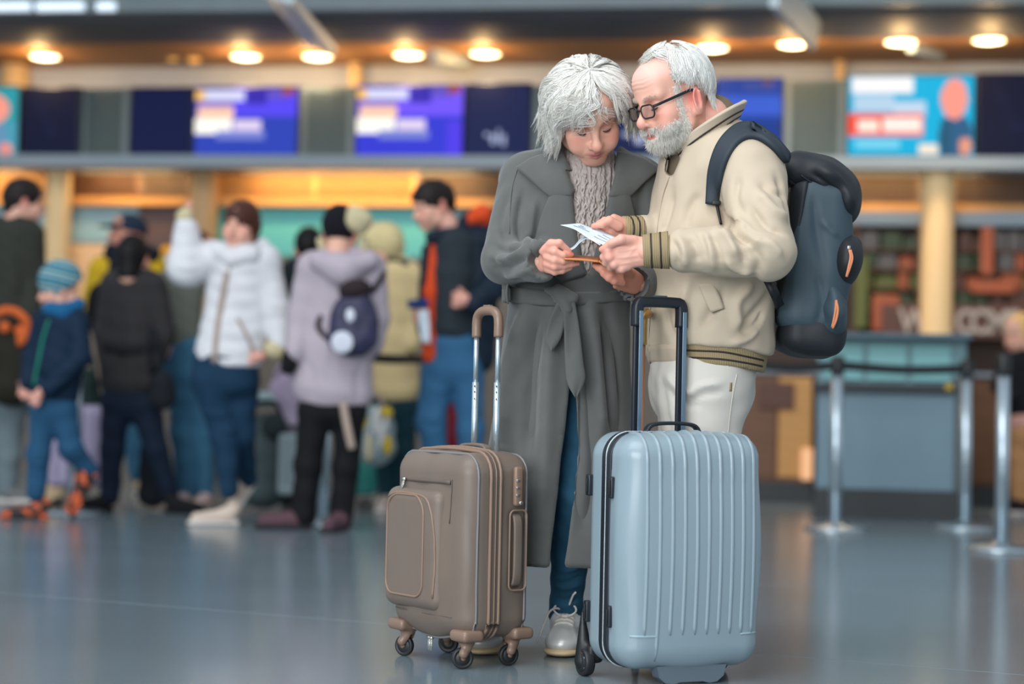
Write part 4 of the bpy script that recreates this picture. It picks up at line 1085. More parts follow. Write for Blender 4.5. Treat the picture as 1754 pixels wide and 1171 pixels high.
# brows
rng = np.random.RandomState(4); br = []
for s in (-1, 1):
    for i in range(60):
        u = rng.rand(); p = np.array((s * (.014 + .034 * u), -.0985 + .020 * u ** 1.6 + .001 * rng.randn(), .0165 + .006 * math.sin(u * 2.6) + .0016 * rng.randn()))
        br.append([p, p + np.array((s * .005, -.0006, .0012)), p + np.array((s * .009, .001, .0006))])
V, Q = strands(np.array(br) @ mW.T + cW, .0005); part(WO_, 'eyebrow_hair', V, Q, mat('grey_brow', srgb(150, 116, 100), rough=.7), kind='stuff')
# hair: soft cap and wavy locks
fc = Field([('+', ell((0, .020, .030), (.088, .104, .094))), ('+', cone((-.074, .012, .0), (-.078, .004, -.060), .028, .024), .03), ('+', cone((.074, .014, .0), (.080, .010, -.036), .026, .020), .03),
            ('+', cone((0, .075, .0), (0, .080, -.070), .050, .040), .04), ('-', ell((.006, -.125, -.030), (.064, .085, .082)), .02), ('-', rb((0, -.07, -.11), (.062, .08, .06), .02), .02)], .004)
V, Q = fc.mesh(); V = ripple(V, Q, .0015, 160, 2); part(WO_, 'hair', V @ mW.T + cW, Q, m_hair, cols=np.tile(np.array(srgb(232, 229, 220)), (len(V), 1)))
rng = np.random.RandomState(11); cl = []
for i in range(330):
    az = rng.uniform(-180, 180); f = abs(az)
    if f < 60:     # fringe, parted a little right of the middle
        left = az < 16; cl.append((az * .8 + (-8 if left else 12), rng.uniform(0, 34), rng.uniform(64, 82) if left else rng.uniform(56, 74), rng.uniform(-48, -16) if left else rng.uniform(18, 44), 0))
    elif f < 118: cl.append((az, rng.uniform(0, 60), rng.uniform(105, 158) if az < 0 else rng.uniform(98, 140), rng.uniform(-18, 18), 0))
    else: cl.append((az, rng.uniform(0, 60), rng.uniform(105, 150), rng.uniform(-18, 18), 0))
for i in range(60): cl.append((rng.uniform(-115, -45), rng.uniform(10, 70), rng.uniform(100, 155), -12, 0))
for i in range(80): cl.append((rng.uniform(46, 110), rng.uniform(16, 60), rng.uniform(96, 128), rng.uniform(-8, 16), 0))
cl += [(a_, 8, 70, s2, 0) for a_, s2 in ((-6, -6), (0, -2), (6, 2), (14, 8), (20, 14), (28, 18))]
V, Q, t = hair((.004, .016, .020), (.106, .116, .098), (.02, -.26, 1), cl, 20, mW, cW, 1.0, 3, wave=.016, spread=.06, r=.0012, hang=88, lift=(-.02, .17))
part(WO_, 'hair_locks', V, Q, m_hair, cols=blend(t, (255, 254, 250), (226, 222, 212)))
# sweater with a rolled neck
fs_ = Field([('+', econe(Wp(1002, 310, .0), Wp(985, 470, -.02), (.105, .105), (.11, .10), CR)), ('+', cone(Wp(1006, 290, .0), Wp(1010, 262, -.005), .068, .062), .02), ('+', ell(Wp(1010, 320, -.02), (.085, .075, .055)), .03)], .005)
V, Q = fs_.mesh(); part(WO_, 'sweater', ripple(V, Q, .0012, 120, 1), Q, m_sweater)
for i, x in enumerate((986, 1000, 1016, 1032)):
    a = np.array([(x + 3 * math.sin(q * 1.05) + (i - 1.5) * -1.0 * q * .2, 298 + q * 7) for q in range(18)])
    for s in (-1, 1):
        a2 = a + np.stack([s * 2.6 * np.cos(np.arange(18) * 1.57), 0 * a[:, 1]], 1)
        part(WO_, 'cable_knit', *line_on(fs_, a2, 60, .0032, .001, sides=6), m_sweater)
# coat
arm_k = .028
fcoat = Field([
    ('+', econe(Wp(1000, 318, .01), Wp(974, 500), (.158, .125), (.154, .125), CR)),
    ('+', cone(Wp(905, 300, .01), Wp(1092, 306, .01), .060, .060), .05), ('+', econe(Wp(1000, 275, .03), Wp(1000, 330, .01), (.085, .075), (.15, .11), CR), .05),
    ('+', econe(Wp(974, 498), Wp(958, 960, .02), (.150, .125), (.232, .20), CR), .03),
    ('+', cone(Wp(898, 312), Wp(864, 446, -.10), .066, .058), .04), ('+', cone(Wp(864, 446, -.10), P(926, 448, 5.02), .058, .050), .02),
    ('+', cone(Wp(1098, 318), Wp(1136, 458, -.02), .064, .056), .04), ('+', cone(Wp(1136, 458, -.02), P(1090, 487, 5.07), .056, .046), .02),
    ('-', econe(Wp(974, 560), Wp(958, 1000, .02), (.136, .11), (.222, .19), CR), .006),
    ('-', rb(Wp(958, 1000, .02), (.5, .5, .063), .002), .006),
    ('-', prism([(966, 240), (1062, 240), (1040, 350), (1012, 470), (1002, 470), (984, 350)], 4.9, 5.36), .01),
    ('-', prism([(977, 640), (984, 640), (988, 760), (968, 980), (938, 980), (958, 800)], 4.9, 5.26), .006),
    ('-', cone(P(934, 448, 4.985), P(950, 446, 4.95), .043, .05), .006), ('-', cone(P(1083, 485, 5.05), P(1060, 480, 5.0), .040, .05), .006)], .0058)
V, Q = fcoat.mesh()
pf = lambda *q: np.array([P(x, y, d) for x, y, d in q])
V = ripple(V, Q, .0034, 24, 5, (1, 1, .30)); V = ripple(V, Q, .0012, 70, 15, (1, 1, .6))
V = folds(V, Q, [
    (on(fcoat, (842, 418, 5.12), (868, 428, 5.10), (893, 420, 5.12)), .010, -.010), (on(fcoat, (836, 436, 5.10), (866, 444, 5.07), (900, 428, 5.06)), .010, .008),
    (on(fcoat, (846, 462, 5.10), (872, 456, 5.06), (905, 440, 5.02)), .009, -.009), (on(fcoat, (860, 478, 5.08), (885, 470, 5.03), (915, 458, 5.0)), .009, .007),
    (on(fcoat, (870, 330, 5.20), (858, 375, 5.16), (868, 412, 5.12)), .012, -.008), (on(fcoat, (896, 330, 5.18), (888, 380, 5.16), (893, 418, 5.14)), .010, -.009),
    (on(fcoat, (918, 340, 5.16), (905, 400, 5.15), (902, 440, 5.16)), .012, .007), (on(fcoat, (940, 440, 5.15), (952, 470, 5.15), (958, 495, 5.15)), .010, -.006),
    (on(fcoat, (902, 526, 5.16), (880, 620, 5.12), (862, 760, 5.10)), .030, .024), (on(fcoat, (925, 526, 5.15), (912, 640, 5.10), (905, 780, 5.08)), .024, -.020),
    (on(fcoat, (940, 560, 5.12), (938, 700, 5.08), (928, 900, 5.08)), .026, .018), (on(fcoat, (1010, 526, 5.15), (1022, 640, 5.10), (1030, 760, 5.08)), .024, .020),
    (on(fcoat, (1035, 526, 5.16), (1050, 640, 5.12), (1060, 760, 5.10)), .024, -.020), (on(fcoat, (1000, 600, 5.12), (1004, 720, 5.08), (1000, 900, 5.08)), .02, -.014),
    (on(fcoat, (1090, 300, 5.2), (1098, 350, 5.17), (1090, 390, 5.16)), .014, -.008)], 1.4)
part(WO_, 'coat', V, Q, m_coat)
lf_ = lambda u, v: .010 * np.sin(np.clip(u, 0, 1) * 3.14) ** .5 * np.sin(np.clip(v, 0, 1) * 2.2) + 0 * u * v
lf2 = lambda u, v: .007 * np.sin(np.clip(v, 0, 1) * 2.4) * np.clip(3 * (1 - u), 0, 1)
part(WO_, 'collar', *drape(fcoat, [(964, 262), (970, 278), (975, 292), (981, 314), (985, 334)], [(946, 264), (908, 276), (886, 290), (914, 314), (948, 340)], 26, 14, .003, .004, nofs=lf_, curve=False), m_coat)
part(WO_, 'lapel', *drape(fcoat, [(978, 304), (988, 362), (998, 420), (1003, 472)], [(944, 334), (922, 385), (908, 430), (962, 484)], 30, 12, .001, .003, nofs=lf2, curve=False), m_coat)
part(WO_, 'collar', *drape(fcoat, [(1060, 262), (1058, 278), (1056, 292), (1050, 315), (1045, 336)], [(1072, 266), (1104, 278), (1126, 292), (1100, 314), (1074, 338)], 26, 12, .003, .004, nofs=lf_, curve=False), m_coat)
part(WO_, 'lapel', *drape(fcoat, [(1052, 306), (1040, 362), (1020, 430), (1008, 472)], [(1076, 333), (1090, 385), (1092, 430), (1046, 484)], 30, 12, .001, .003, nofs=lf2, curve=False), m_coat)
part(WO_, 'seam', *line_on(fcoat, [(886, 290), (876, 330), (872, 400)], 30, .0012), m_coat)
# belt with its knot and two hanging ends
bel = part(WO_, 'belt', *drape(fcoat, [(860, 486), (900, 494), (972, 499), (1030, 499), (1086, 494)], [(860, 514), (900, 520), (972, 524), (1030, 518), (1086, 514)], 48, 6, .002, .004), m_coat)
fk_ = Field([('+', ell(P(962, 508, 5.125), (.024, .018, .022))), ('+', cone(P(950, 500, 5.12), P(936, 496, 5.125), .012, .007), .01), ('+', cone(P(956, 494, 5.115), P(982, 510, 5.115), .012, .014), .01), ('+', cone(P(962, 508, 5.115), P(972, 530, 5.11), .014, .014), .01)], .004)
V, Q = fk_.mesh(); part(WO_, 'belt_knot', V, Q, m_coat)
def sheet(A, B, nu, nv, d, th, wob):
    a, b_ = spline(A, nu), spline(B, nu); w = np.linspace(0, 1, nv)[None, :, None]; gg = a[:, None] * (1 - w) + b_[:, None] * w
    top = np.array([[P(x, y, d(i / (nu - 1), j / (nv - 1)) - wob * math.sin(j / (nv - 1) * 5 + i * .25)) for j, (x, y) in enumerate(row)] for i, row in enumerate(gg)])
    return slab(top, top + _F * th)
part(WO_, 'belt_end', *sheet([(956, 512), (942, 545), (934, 580), (944, 601)], [(974, 516), (968, 550), (960, 580), (946, 602)], 24, 7, lambda u, v: 5.115 - .01 * u, .003, .0035), m_coat)
part(WO_, 'belt_end', *sheet([(964, 512), (966, 560), (968, 620), (972, 656), (985, 681)], [(984, 512), (992, 560), (999, 620), (1002, 650), (987, 682)], 30, 7, lambda u, v: 5.105 - .02 * u, .003, .0035), m_coat)
lpz = P(868, 502, 5.24)
part(WO_, 'belt_loop', *tube(spline([P(870, 484, 5.16), P(868, 500, 5.15), P(870, 520, 5.16)], 10), .003, 6), m_coat)
for pc, nm in ((P(931, 448, 5.00), 'cuff'),):
    pass
# jeans
fj = Field([('+', econe(Wp(970, 560, .03), Wp(965, 650, .02), (.14, .10), (.15, .10), CR)), ('+', cone(Wp(990, 640, .0), P(982, 850, 5.24), .082, .058), .03), ('+', cone(P(982, 850, 5.24), P(971, 1030, 5.34), .060, .044), .02),
            ('+', cone(P(971, 1030, 5.34), P(969, 1052, 5.35), .045, .045), .01), ('+', cone(Wp(930, 640, .02), P(880, 850, 5.26), .080, .056), .03), ('+', cone(P(880, 850, 5.26), P(828, 1050, 5.30), .056, .044), .02), ('+', cone(P(828, 1050, 5.30), P(826, 1066, 5.30), .046, .046), .01)], .007)
V, Q = fj.mesh(); V = ripple(V, Q, .0025, 60, 9)
V = folds(V, Q, [(on(fj, (942, 972 + 15 * i), (968, 977 + 15 * i + (i % 2) * 6), (998, 970 + 15 * i), d0=5.0, d1=5.7), .006, .006 * (-1) ** i) for i in range(6)]); part(WO_, 'jeans', V, Q, m_jeans)
# sneakers
def sneaker(root, toe, ang, L=.262, mu=None):
    M = rot('Z', ang); t = lambda x, y, z: np.array(toe) * [1, 1, 0] + M @ np.array((x, y, 0)) + [0, 0, z]
    fs2 = Field([('+', econe(t(0, .05, .014), t(0, .10, .014), (.048, .014), (.045, .014), M @ np.array((1., 0, 0)))), ('+', econe(t(0, .10, .014), t(0, L - .035, .014), (.044, .014), (.034, .014), M @ np.array((1., 0, 0))), .02)], .004)
    fs2 = Field([('+', ell(t(0, .058, .013), (.049, .058, .0135), M)), ('+', rb(t(0, .13, .013), (.040, .07, .013), .011, M), .02), ('+', ell(t(0, L - .05, .013), (.037, .05, .0135), M), .02)], .0035)
    V, Q = fs2.mesh(); V[:, 2] = np.maximum(V[:, 2], .001); part(root, 'sole', V, Q, m_sole)
    fu = Field([('+', ell(t(0, .060, .034), (.045, .052, .026), M)), ('+', cone(t(0, .075, .042), t(0, .150, .072), .034, .036), .03), ('+', ell(t(0, L - .06, .050), (.034, .050, .040), M), .03), ('+', cone(t(0, .165, .07), t(0, .18, .10), .040, .040), .02), ('-', rb(t(0, .13, -.004), (.08, .2, .022), .002), .004)], .0035)
    V, Q = fu.mesh(); up = part(root, 'upper', V, Q, mu or m_silver)
    fl = lambda x, y: None
    for i in range(5):
        y = .082 + i * .017; q = []
        for x in np.linspace(-.026, .026, 9):
            zz = np.linspace(.16, .02, 120); f = fu.at(np.array([t(x, y + .008 * abs(x) / .026, z) for z in zz])); q.append(t(x, y + .008 * abs(x) / .026, zz[int((f < 0).argmax())] + .002))
        part(root, 'lace', *tube(np.array(q), .0032, 6), m_lace)
    return t
tk = G(960, 1128)
t = sneaker(WO_, tk, R(-6))
for q in ([t(0, .145, .105), t(-.02, .12, .118), t(-.038, .10, .112), t(-.05, .085, .085), t(-.062, .075, .050), t(-.07, .07, .03)], [t(0, .145, .105), t(.022, .13, .125), t(.030, .115, .112), t(.012, .11, .100), t(0, .145, .105)], [t(0, .145, .105), t(.012, .12, .13), t(.022, .10, .155), t(.03, .09, .165)], [t(0, .145, .105), t(-.02, .13, .125), t(-.03, .118, .114), t(-.012, .112, .1), t(0, .145, .105)]):
    part(WO_, 'lace', *tube(spline(q, 20), .0028, 6), m_lace)
sneaker(WO_, G(812, 1124), R(-22))

# ---------------------------------------------------------------- the man
MD = 5.16
g = G(1200, 1126)
MO = empty('person', (g[0], g[1], 0), 'white-bearded man in glasses and a beige bomber jacket carrying a backpack', 'person')
def Mp(x, y, dd=0.0): return P(x, y, MD + dd)
mM = headmat(-62, 20, 0); scM = 1.0; earM = P(1193, 173, 5.03); cM = earM - mM @ np.array((.078, .014, -.022)) * scM
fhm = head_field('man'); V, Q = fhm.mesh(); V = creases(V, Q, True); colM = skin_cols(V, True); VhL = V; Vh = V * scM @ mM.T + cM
# near (left) hand: back of the hand to the camera, thumb and index pinching the papers
hN = hand_field([(P(1106, 431, 4.90), P(1062, 430, 4.905), (.036, .020), (.043, .016), (0, 0, 1)), (P(1075, 440, 4.905), P(1056, 440, 4.905), (.034, .016), (.034, .014), (0, 0, 1))],
    [([P(1084, 412, 4.895), P(1064, 410, 4.88), P(1048, 416, 4.885), P(1031, 427, 4.90)], fr_(13, 12, 10.5, 8.0)),
     ([P(1058, 420, 4.91), P(1042, 430, 4.895), P(1034, 440, 4.91), P(1036, 430, 4.935)], fr_(11, 10.5, 9.5, 7.5)),
     ([P(1060, 436, 4.905), P(1044, 441, 4.892), P(1038, 450, 4.915), P(1044, 444, 4.945)], fr_(11, 11, 9.5, 8.0)),
     ([P(1064, 448, 4.905), P(1052, 453, 4.895), P(1046, 458, 4.92), P(1054, 450, 4.945)], fr_(10.5, 10.5, 9.0, 7.5)),
     ([P(1074, 454, 4.908), P(1065, 461, 4.90), P(1060, 462, 4.92), P(1066, 455, 4.94)], fr_(10, 9.5, 8.5, 7.0))])
V1, Q1 = hN.mesh(); c1 = hand_cols(V1, [P(1031, 427, 4.90), P(1043, 438, 4.89)], (222, 166, 148))
# veins and tendons over the back of the hand
V1 = folds(V1, Q1, [(np.array([P(1096, 424, 4.885), P(1075, 428, 4.885), P(1050, 430, 4.89)]), .003, .0016), (np.array([P(1098, 436, 4.885), P(1078, 440, 4.885), P(1050, 442, 4.89)]), .003, .0016), (np.array([P(1098, 446, 4.885), P(1080, 450, 4.885), P(1058, 453, 4.89)]), .003, .0014), (np.array([P(1090, 420, 4.885), P(1080, 434, 4.885), P(1066, 446, 4.89)]), .003, .001)])
# far (right) hand: thumb on top of the ticket
hF = hand_field([(P(1070, 396, 5.07), P(1048, 388, 5.05), (.032, .020), (.034, .016), (0, 0, 1))],
    [([P(1060, 388, 5.03), P(1044, 378, 5.02), P(1032, 384, 5.015), P(1017, 387, 5.02)], fr_(13, 12, 10, 7.5)),
     ([P(1050, 382, 5.06), P(1036, 378, 5.07), P(1026, 384, 5.07), P(1020, 392, 5.05)], fr_(11, 10, 9, 7.5)),
     ([P(1050, 392, 5.07), P(1034, 392, 5.08), P(1022, 396, 5.07), P(1016, 402, 5.05)], fr_(11, 10, 9, 7.5)),
     ([P(1052, 400, 5.07), P(1036, 402, 5.08), P(1024, 406, 5.07), P(1018, 412, 5.05)], fr_(10, 9.5, 8.5, 7)),
     ([P(1056, 406, 5.07), P(1042, 410, 5.08), P(1032, 414, 5.07), P(1026, 418, 5.05)], fr_(9.5, 9, 8, 6.5))])
V2, Q2 = hF.mesh(); c2 = hand_cols(V2, [P(1017, 387, 5.02)], (220, 160, 140))
fb_ = Field([('+', econe(Mp(1225, 300), Mp(1208, 620), (.12, .15), (.12, .14), CR)), ('+', cone(Mp(1212, 205, -.03), Mp(1224, 275), .060, .066), .03),
             ('+', cone(Mp(1278, 300, -.16), P(1308, 436, 4.90), .046, .040), .04), ('+', cone(P(1308, 436, 4.90), P(1106, 431, 4.90), .040, .028), .02),
             ('+', cone(Mp(1200, 300, .16), P(1190, 420, 5.30), .046, .040), .04), ('+', cone(P(1190, 420, 5.30), P(1072, 396, 5.08), .040, .028), .02)], .010)
V3, Q3 = fb_.mesh()
Va, Qa = qjoin((Vh, Q), (V1, Q1), (V2, Q2), (V3, Q3))
part(MO, 'body', Va, Qa, m_skin, cols=np.concatenate([colM, c1, c2, np.tile(np.array(srgb(226, 168, 150)), (len(V3), 1))]))
for s_ in (-1, 1): part(MO, 'eyelash', *lash(mM, cM, s_, scM), m_lash)
# hair: thin on top, full at the sides and back
rng = np.random.RandomState(21); cl = []
for i in range(230):
    az = rng.uniform(58, 180); top = 86 if az < 80 else 94 if az < 112 else 108 if az < 130 else 124
    cl.append((rng.choice([-1, 1]) * az, rng.uniform(38, 74), top + rng.uniform(-10, 4), rng.uniform(-6, 6), 0))
for i in range(110): az = rng.uniform(128, 180); cl.append((rng.choice([-1, 1]) * az, rng.uniform(75, 100), rng.uniform(118, 132), 0, 0))
for i in range(70): cl.append((rng.uniform(-180, 180), rng.uniform(12, 40), rng.uniform(60, 82), 0, 0))
for i in range(34): cl.append((rng.uniform(-75, 75), rng.uniform(5, 20), rng.uniform(34, 48), rng.choice([-1, 1]) * 60, 0))
cl = [c for c in cl if not (abs(c[0]) < 58 and c[2] > 58)]
V, Q, t = hair((0, .016, .034), (.0800, .1030, .1000), (0, .10, 1), cl, 18, mM, cM, scM, 8, wave=.005, spread=.08, r=.0013, hang=116, lift=(.0, .08))
part(MO, 'hair_locks', V, Q, m_hair, cols=blend(t, (255, 255, 252), (228, 225, 216)))
# beard and moustache
n_ = vnormals(VhL, Q if False else fhm.mesh()[1]); rng = np.random.RandomState(31)
x_, y_, z_ = VhL.T
jt = rng.normal(0, .005, len(x_)); yj, zj = y_ + jt, z_ + rng.normal(0, .004, len(x_))
jaw = (zj < -.050 - .10 * np.clip(-y_ - .02, 0, .06)) & (zj > -.118) & (np.abs(x_) > .036) & (yj > -.080) & (yj < -.020)
chin = (y_ < -.02) & (z_ < -.084) & (z_ > -.120)
sideb = (np.abs(x_) > .056) & (yj < -.020) & (yj > -.036) & (z_ < .030) & (z_ > -.060)
mous = (y_ < -.080) & (z_ < -.0545) & (z_ > -.0690) & (np.abs(x_) < .034) & (np.abs(x_) > .002)
cor = (np.abs(x_) > .027) & (np.abs(x_) < .05) & (zj < -.062) & (y_ < -.05)
low = (z_ < -.084) & (y_ < -.06)
sel = (jaw | chin | sideb | mous | cor | low)
idx = np.where(sel)[0]; pick = rng.choice(idx, 8500); P0 = VhL[pick] + rng.normal(0, .0012, (8500, 3)); N0 = n_[pick]
ms = mous[pick]
dirv = N0 * .75 + np.array((0, -.10, -.75)) + rng.normal(0, .28, N0.shape); dirv[ms] = (N0 * .35 + np.array((0, -.1, -.35)))[ms] + np.stack([np.sign(P0[ms, 0]) * .9, 0 * P0[ms, 0], 0 * P0[ms, 0]], 1) + rng.normal(0, .2, (ms.sum(), 3))
dirv /= np.linalg.norm(dirv, axis=1)[:, None]; ln = np.where(ms, .013, np.where(sideb[pick], .007, np.where(P0[:, 2] < -.085, .016, .010)))[:, None] * rng.uniform(.6, 1.15, (8500, 1))
ts = np.linspace(0, 1, 5); bend = rng.normal(0, .35, (8500, 3)); bend[:, 2] -= .35
Cb = P0[:, None] + dirv[:, None] * (ln * ts[None])[..., None] + bend[:, None] * (ln[..., None] * (ts[None, :, None] ** 2) * .45)
V, Q_ = strands(Cb * scM @ mM.T + cM, .00058 * scM); part(MO, 'beard', V, Q_, m_hair, cols=blend(np.repeat(rng.rand(8500), 15), (255, 254, 248), (220, 214, 202)))
br = []
for s_ in (-1, 1):
    for i in range(70):
        u = rng.rand(); p = np.array((s_ * (.012 + .036 * u), -.0985 + .020 * u ** 1.6, .0165 + .006 * math.sin(u * 2.6) + .0022 * rng.randn()))
        br.append([p, p + np.array((s_ * .005, -.003, .001)), p + np.array((s_ * .010, -.003, -.001))])
V, Q_ = strands(np.array(br) * scM @ mM.T + cM, .0006 * scM); part(MO, 'eyebrow_hair', V, Q_, m_hair, cols=np.tile(np.array(srgb(228, 214, 200)), (len(V), 1)), kind='stuff')
# glasses
GL = empty('eyeglasses', cM + mM @ np.array((0, -.10, 0)) * scM, 'black-rimmed eyeglasses on the white-bearded man\'s nose', 'eyeglasses')
L2W = lambda q: np.asarray(q) * scM @ mM.T + cM
m_glas = mat('lens_glass', (1, 1, 1), rough=0.02, trans=1.0, spec=0.5)
for s_ in (-1, 1):
    lo = [(s_ * .0335 + q[0], -.112 + abs(s_ * .0335 + q[0]) * .16, q[2] - .012) for q in rr_loop(.0235, -.0165, .0165, .0125, 0, 6)]
    part(GL, 'rim', *tube(L2W(lo), .0022, 8, True), m_black)
    V, F = L2W(np.array(lo)), [tuple(range(len(lo)))]
    V2_ = L2W(np.array(lo) + [0, .0012, 0]); part(GL, 'lens', *join((V, [tuple(range(len(lo)))]), (V2_, [tuple(range(len(lo) - 1, -1, -1))])), m_glas, False)
    part(GL, 'temple', *sweep(L2W(spline([(s_ * .0590, -.103, -.002), (s_ * .068, -.085, .000), (s_ * .0765, -.03, .006), (s_ * .0790, .006, .009), (s_ * .0775, .020, .002)], 24)), rrect(.0036, .0016, .001), up=mM @ np.array((0, 0, 1.))), m_black)
part(GL, 'bridge', *tube(L2W(spline([(-.010, -.110, -.008), (0, -.1125, -.004), (.010, -.110, -.008)], 8)), .0024, 8), m_black)

# jacket
fjk = Field([
    ('+', econe(Mp(1226, 300, .0), Mp(1214, 430), (.150, .175), (.166, .170), CR)), ('+', econe(Mp(1214, 430), Mp(1216, 580, .0), (.166, .170), (.170, .175), CR), .03),
        ('+', cone(Mp(1254, 276, -.12), Mp(1235, 272, .15), .078, .080), .04), ('+', cone(Mp(1222, 252, -.0), Mp(1220, 290), .078, .11), .05),
    ('+', cone(Mp(1286, 290, -.165), P(1312, 424, 4.885), .086, .070), .016), ('+', cone(P(1310, 430, 4.875), P(1180, 428, 4.892), .070, .056), .012), ('+', ball(P(1176, 428, 4.892), .055), .02), ('+', ball(P(1318, 432, 4.90), .064), .03),
    ('+', cone(Mp(1200, 300, .16), P(1195, 420, 5.30), .09, .075), .05), ('+', cone(P(1195, 420, 5.30), P(1104, 397, 5.10), .065, .042), .02),
    ('-', prism([(1171, 592), (1240, 593), (1340, 612), (1340, 800), (1171, 800)], 4.6, 5.6), .008), ('-', prism([(1060, 628), (1190, 627), (1190, 800), (1060, 800)], 4.6, 5.6), .006),
    ('-', prism([(1150, 214), (1176, 214), (1162, 276), (1150, 302), (1140, 292)], 4.8, 5.28), .01)], .0058)
V, Q = fjk.mesh(); V = ripple(V, Q, .0030, 26, 8); V = ripple(V, Q, .0008, 80, 18)
V = folds(V, Q, [
    (on(fjk, (1150, 410), (1162, 432), (1160, 458)), .007, -.005), (on(fjk, (1205, 396), (1218, 420), (1222, 462)), .010, .007), (on(fjk, (1284, 420), (1300, 446), (1292, 480)), .012, -.008),
    (on(fjk, (1240, 440), (1262, 462), (1290, 470)), .009, .007), (on(fjk, (1330, 300), (1345, 340), (1352, 380)), .012, -.007), (on(fjk, (1236, 356), (1240, 382), (1236, 396)), .008, -.008),
    (on(fjk, (1200, 330), (1180, 360), (1176, 392)), .014, -.005), (on(fjk, (1300, 560), (1280, 580), (1250, 588)), .010, .008), (on(fjk, (1310, 530), (1296, 556), (1270, 574)), .009, -.008), (on(fjk, (1140, 520), (1146, 556), (1160, 584)), .010, -.006),
    (on(fjk, (1245, 372, 4.88), (1262, 398, 4.84), (1285, 418, 4.83)), .009, -.014), (on(fjk, (1262, 370, 4.86), (1285, 398, 4.82), (1312, 420, 4.83)), .012, .010),
    (on(fjk, (1230, 392, 4.86), (1252, 412, 4.83), (1262, 440, 4.83)), .012, .010), (on(fjk, (1216, 404, 4.86), (1228, 424, 4.84), (1236, 450, 4.85)), .009, -.008),
    (on(fjk, (1180, 404, 4.87), (1192, 424, 4.85), (1196, 452, 4.86)), .010, -.007), (on(fjk, (1160, 404, 4.87), (1172, 428, 4.85), (1174, 458, 4.87)), .010, .007),
    (on(fjk, (1300, 330, 4.88), (1326, 362, 4.86), (1350, 372, 4.9)), .012, .009), (on(fjk, (1284, 352, 4.86), (1310, 386, 4.84), (1345, 400, 4.88)), .010, -.008),
    (on(fjk, (1265, 300, 4.9), (1262, 340, 4.87), (1275, 370, 4.85)), .012, -.007), (on(fjk, (1290, 486, 4.95), (1262, 520, 4.97), (1268, 570, 4.98)), .014, .010),
    (on(fjk, (1240, 492, 4.96), (1222, 530, 4.97), (1200, 560, 4.98)), .014, -.008), (on(fjk, (1320, 500, 5.05), (1290, 540, 5.0), (1260, 575, 4.98)), .012, -.010),
    (on(fjk, (1180, 480, 4.98), (1170, 530, 4.98), (1180, 590, 5.0)), .012, .006), (on(fjk, (1150, 330, 5.03), (1140, 380, 5.03), (1130, 400, 5.03)), .012, -.007),
    (on(fjk, (1272, 384), (1292, 404), (1318, 410)), .007, -.008), (on(fjk, (1250, 404), (1272, 430), (1276, 456)), .008, -.007), (on(fjk, (1300, 400), (1322, 418), (1340, 440)), .009, .006), (on(fjk, (1196, 396), (1206, 420), (1208, 446)), .007, -.005), (on(fjk, (1300, 310), (1322, 330), (1346, 334)), .010, -.006)], 1.55)
part(MO, 'jacket', V, Q, m_jacket)
part(MO, 'zip_placket', *line_on(fjk, [(1148, 296), (1134, 340), (1124, 400), (1116, 470), (1110, 600)], 40, .0016, .0005), m_jacket)
part(MO, 'pocket_flap', *drape(fjk, [(1196, 486), (1206, 512), (1218, 535)], [(1222, 486), (1232, 506), (1240, 528)], 12, 6, .0, .003), m_jacket)
part(MO, 'hem_facing', *drape(fjk, [(1112, 590), (1136, 590), (1170, 591)], [(1114, 622), (1136, 624), (1170, 624)], 16, 5, .0, .002), m_jacket)
wb_A = [(1172, 590), (1200, 591), (1240, 593), (1280, 602), (1310, 609)]; wb_B = [(1172, 622), (1200, 623), (1240, 626), (1280, 631), (1304, 636)]
fwb = Field([('+', econe(Mp(1216, 575), Mp(1210, 640), (.158, .168), (.148, .160), CR)), ('-', prism([(1060, 622), (1180, 624), (1260, 628), (1340, 646), (1340, 800), (1060, 800)], 4.6, 5.6), .004), ('-', prism([(1060, 580), (1240, 583), (1340, 602), (1340, 400), (1060, 400)], 4.6, 5.6), .004)], .006)
V, Q = fwb.mesh(); wbd = part(MO, 'waistband', V, Q, m_rib)
for f_ in (.30, .68):
    a = np.array(wb_A) * (1 - f_) + np.array(wb_B) * f_
    part(wbd, 'stripe', *drape(fwb, a - [0, 1.6], a + [0, 1.6], 30, 3, .0, .001), m_ribline)
def cuff(c, ax, r0, r1, L, sq=1.0):
    ax = np.array(ax) / np.linalg.norm(ax); n_c = 10; pts = np.array([np.array(c) + ax * L * i / (n_c - 1) for i in range(n_c)])
    V, F = sweep(pts, circ(1.0, 28), up=(0, 0, 1), scale=np.linspace(r0, r1, n_c)); cf = part(MO, 'cuff', V, F, m_rib)
    for f_ in (.32, .68):
        q = pts[0] + ax * L * f_; rr_ = r0 + (r1 - r0) * f_ + .0008
        part(cf, 'stripe', *sweep(np.array([q - ax * .0022, q + ax * .0022]), circ(1.0, 28), up=(0, 0, 1), scale=[rr_, rr_]), m_ribline)
cuff(P(1146, 428, 4.895), P(1101, 430, 4.90) - P(1146, 428, 4.895), .047, .041, .064)
cuff(P(1094, 396, 5.09), P(1064, 394, 5.07) - P(1094, 396, 5.09), .041, .036, .048)
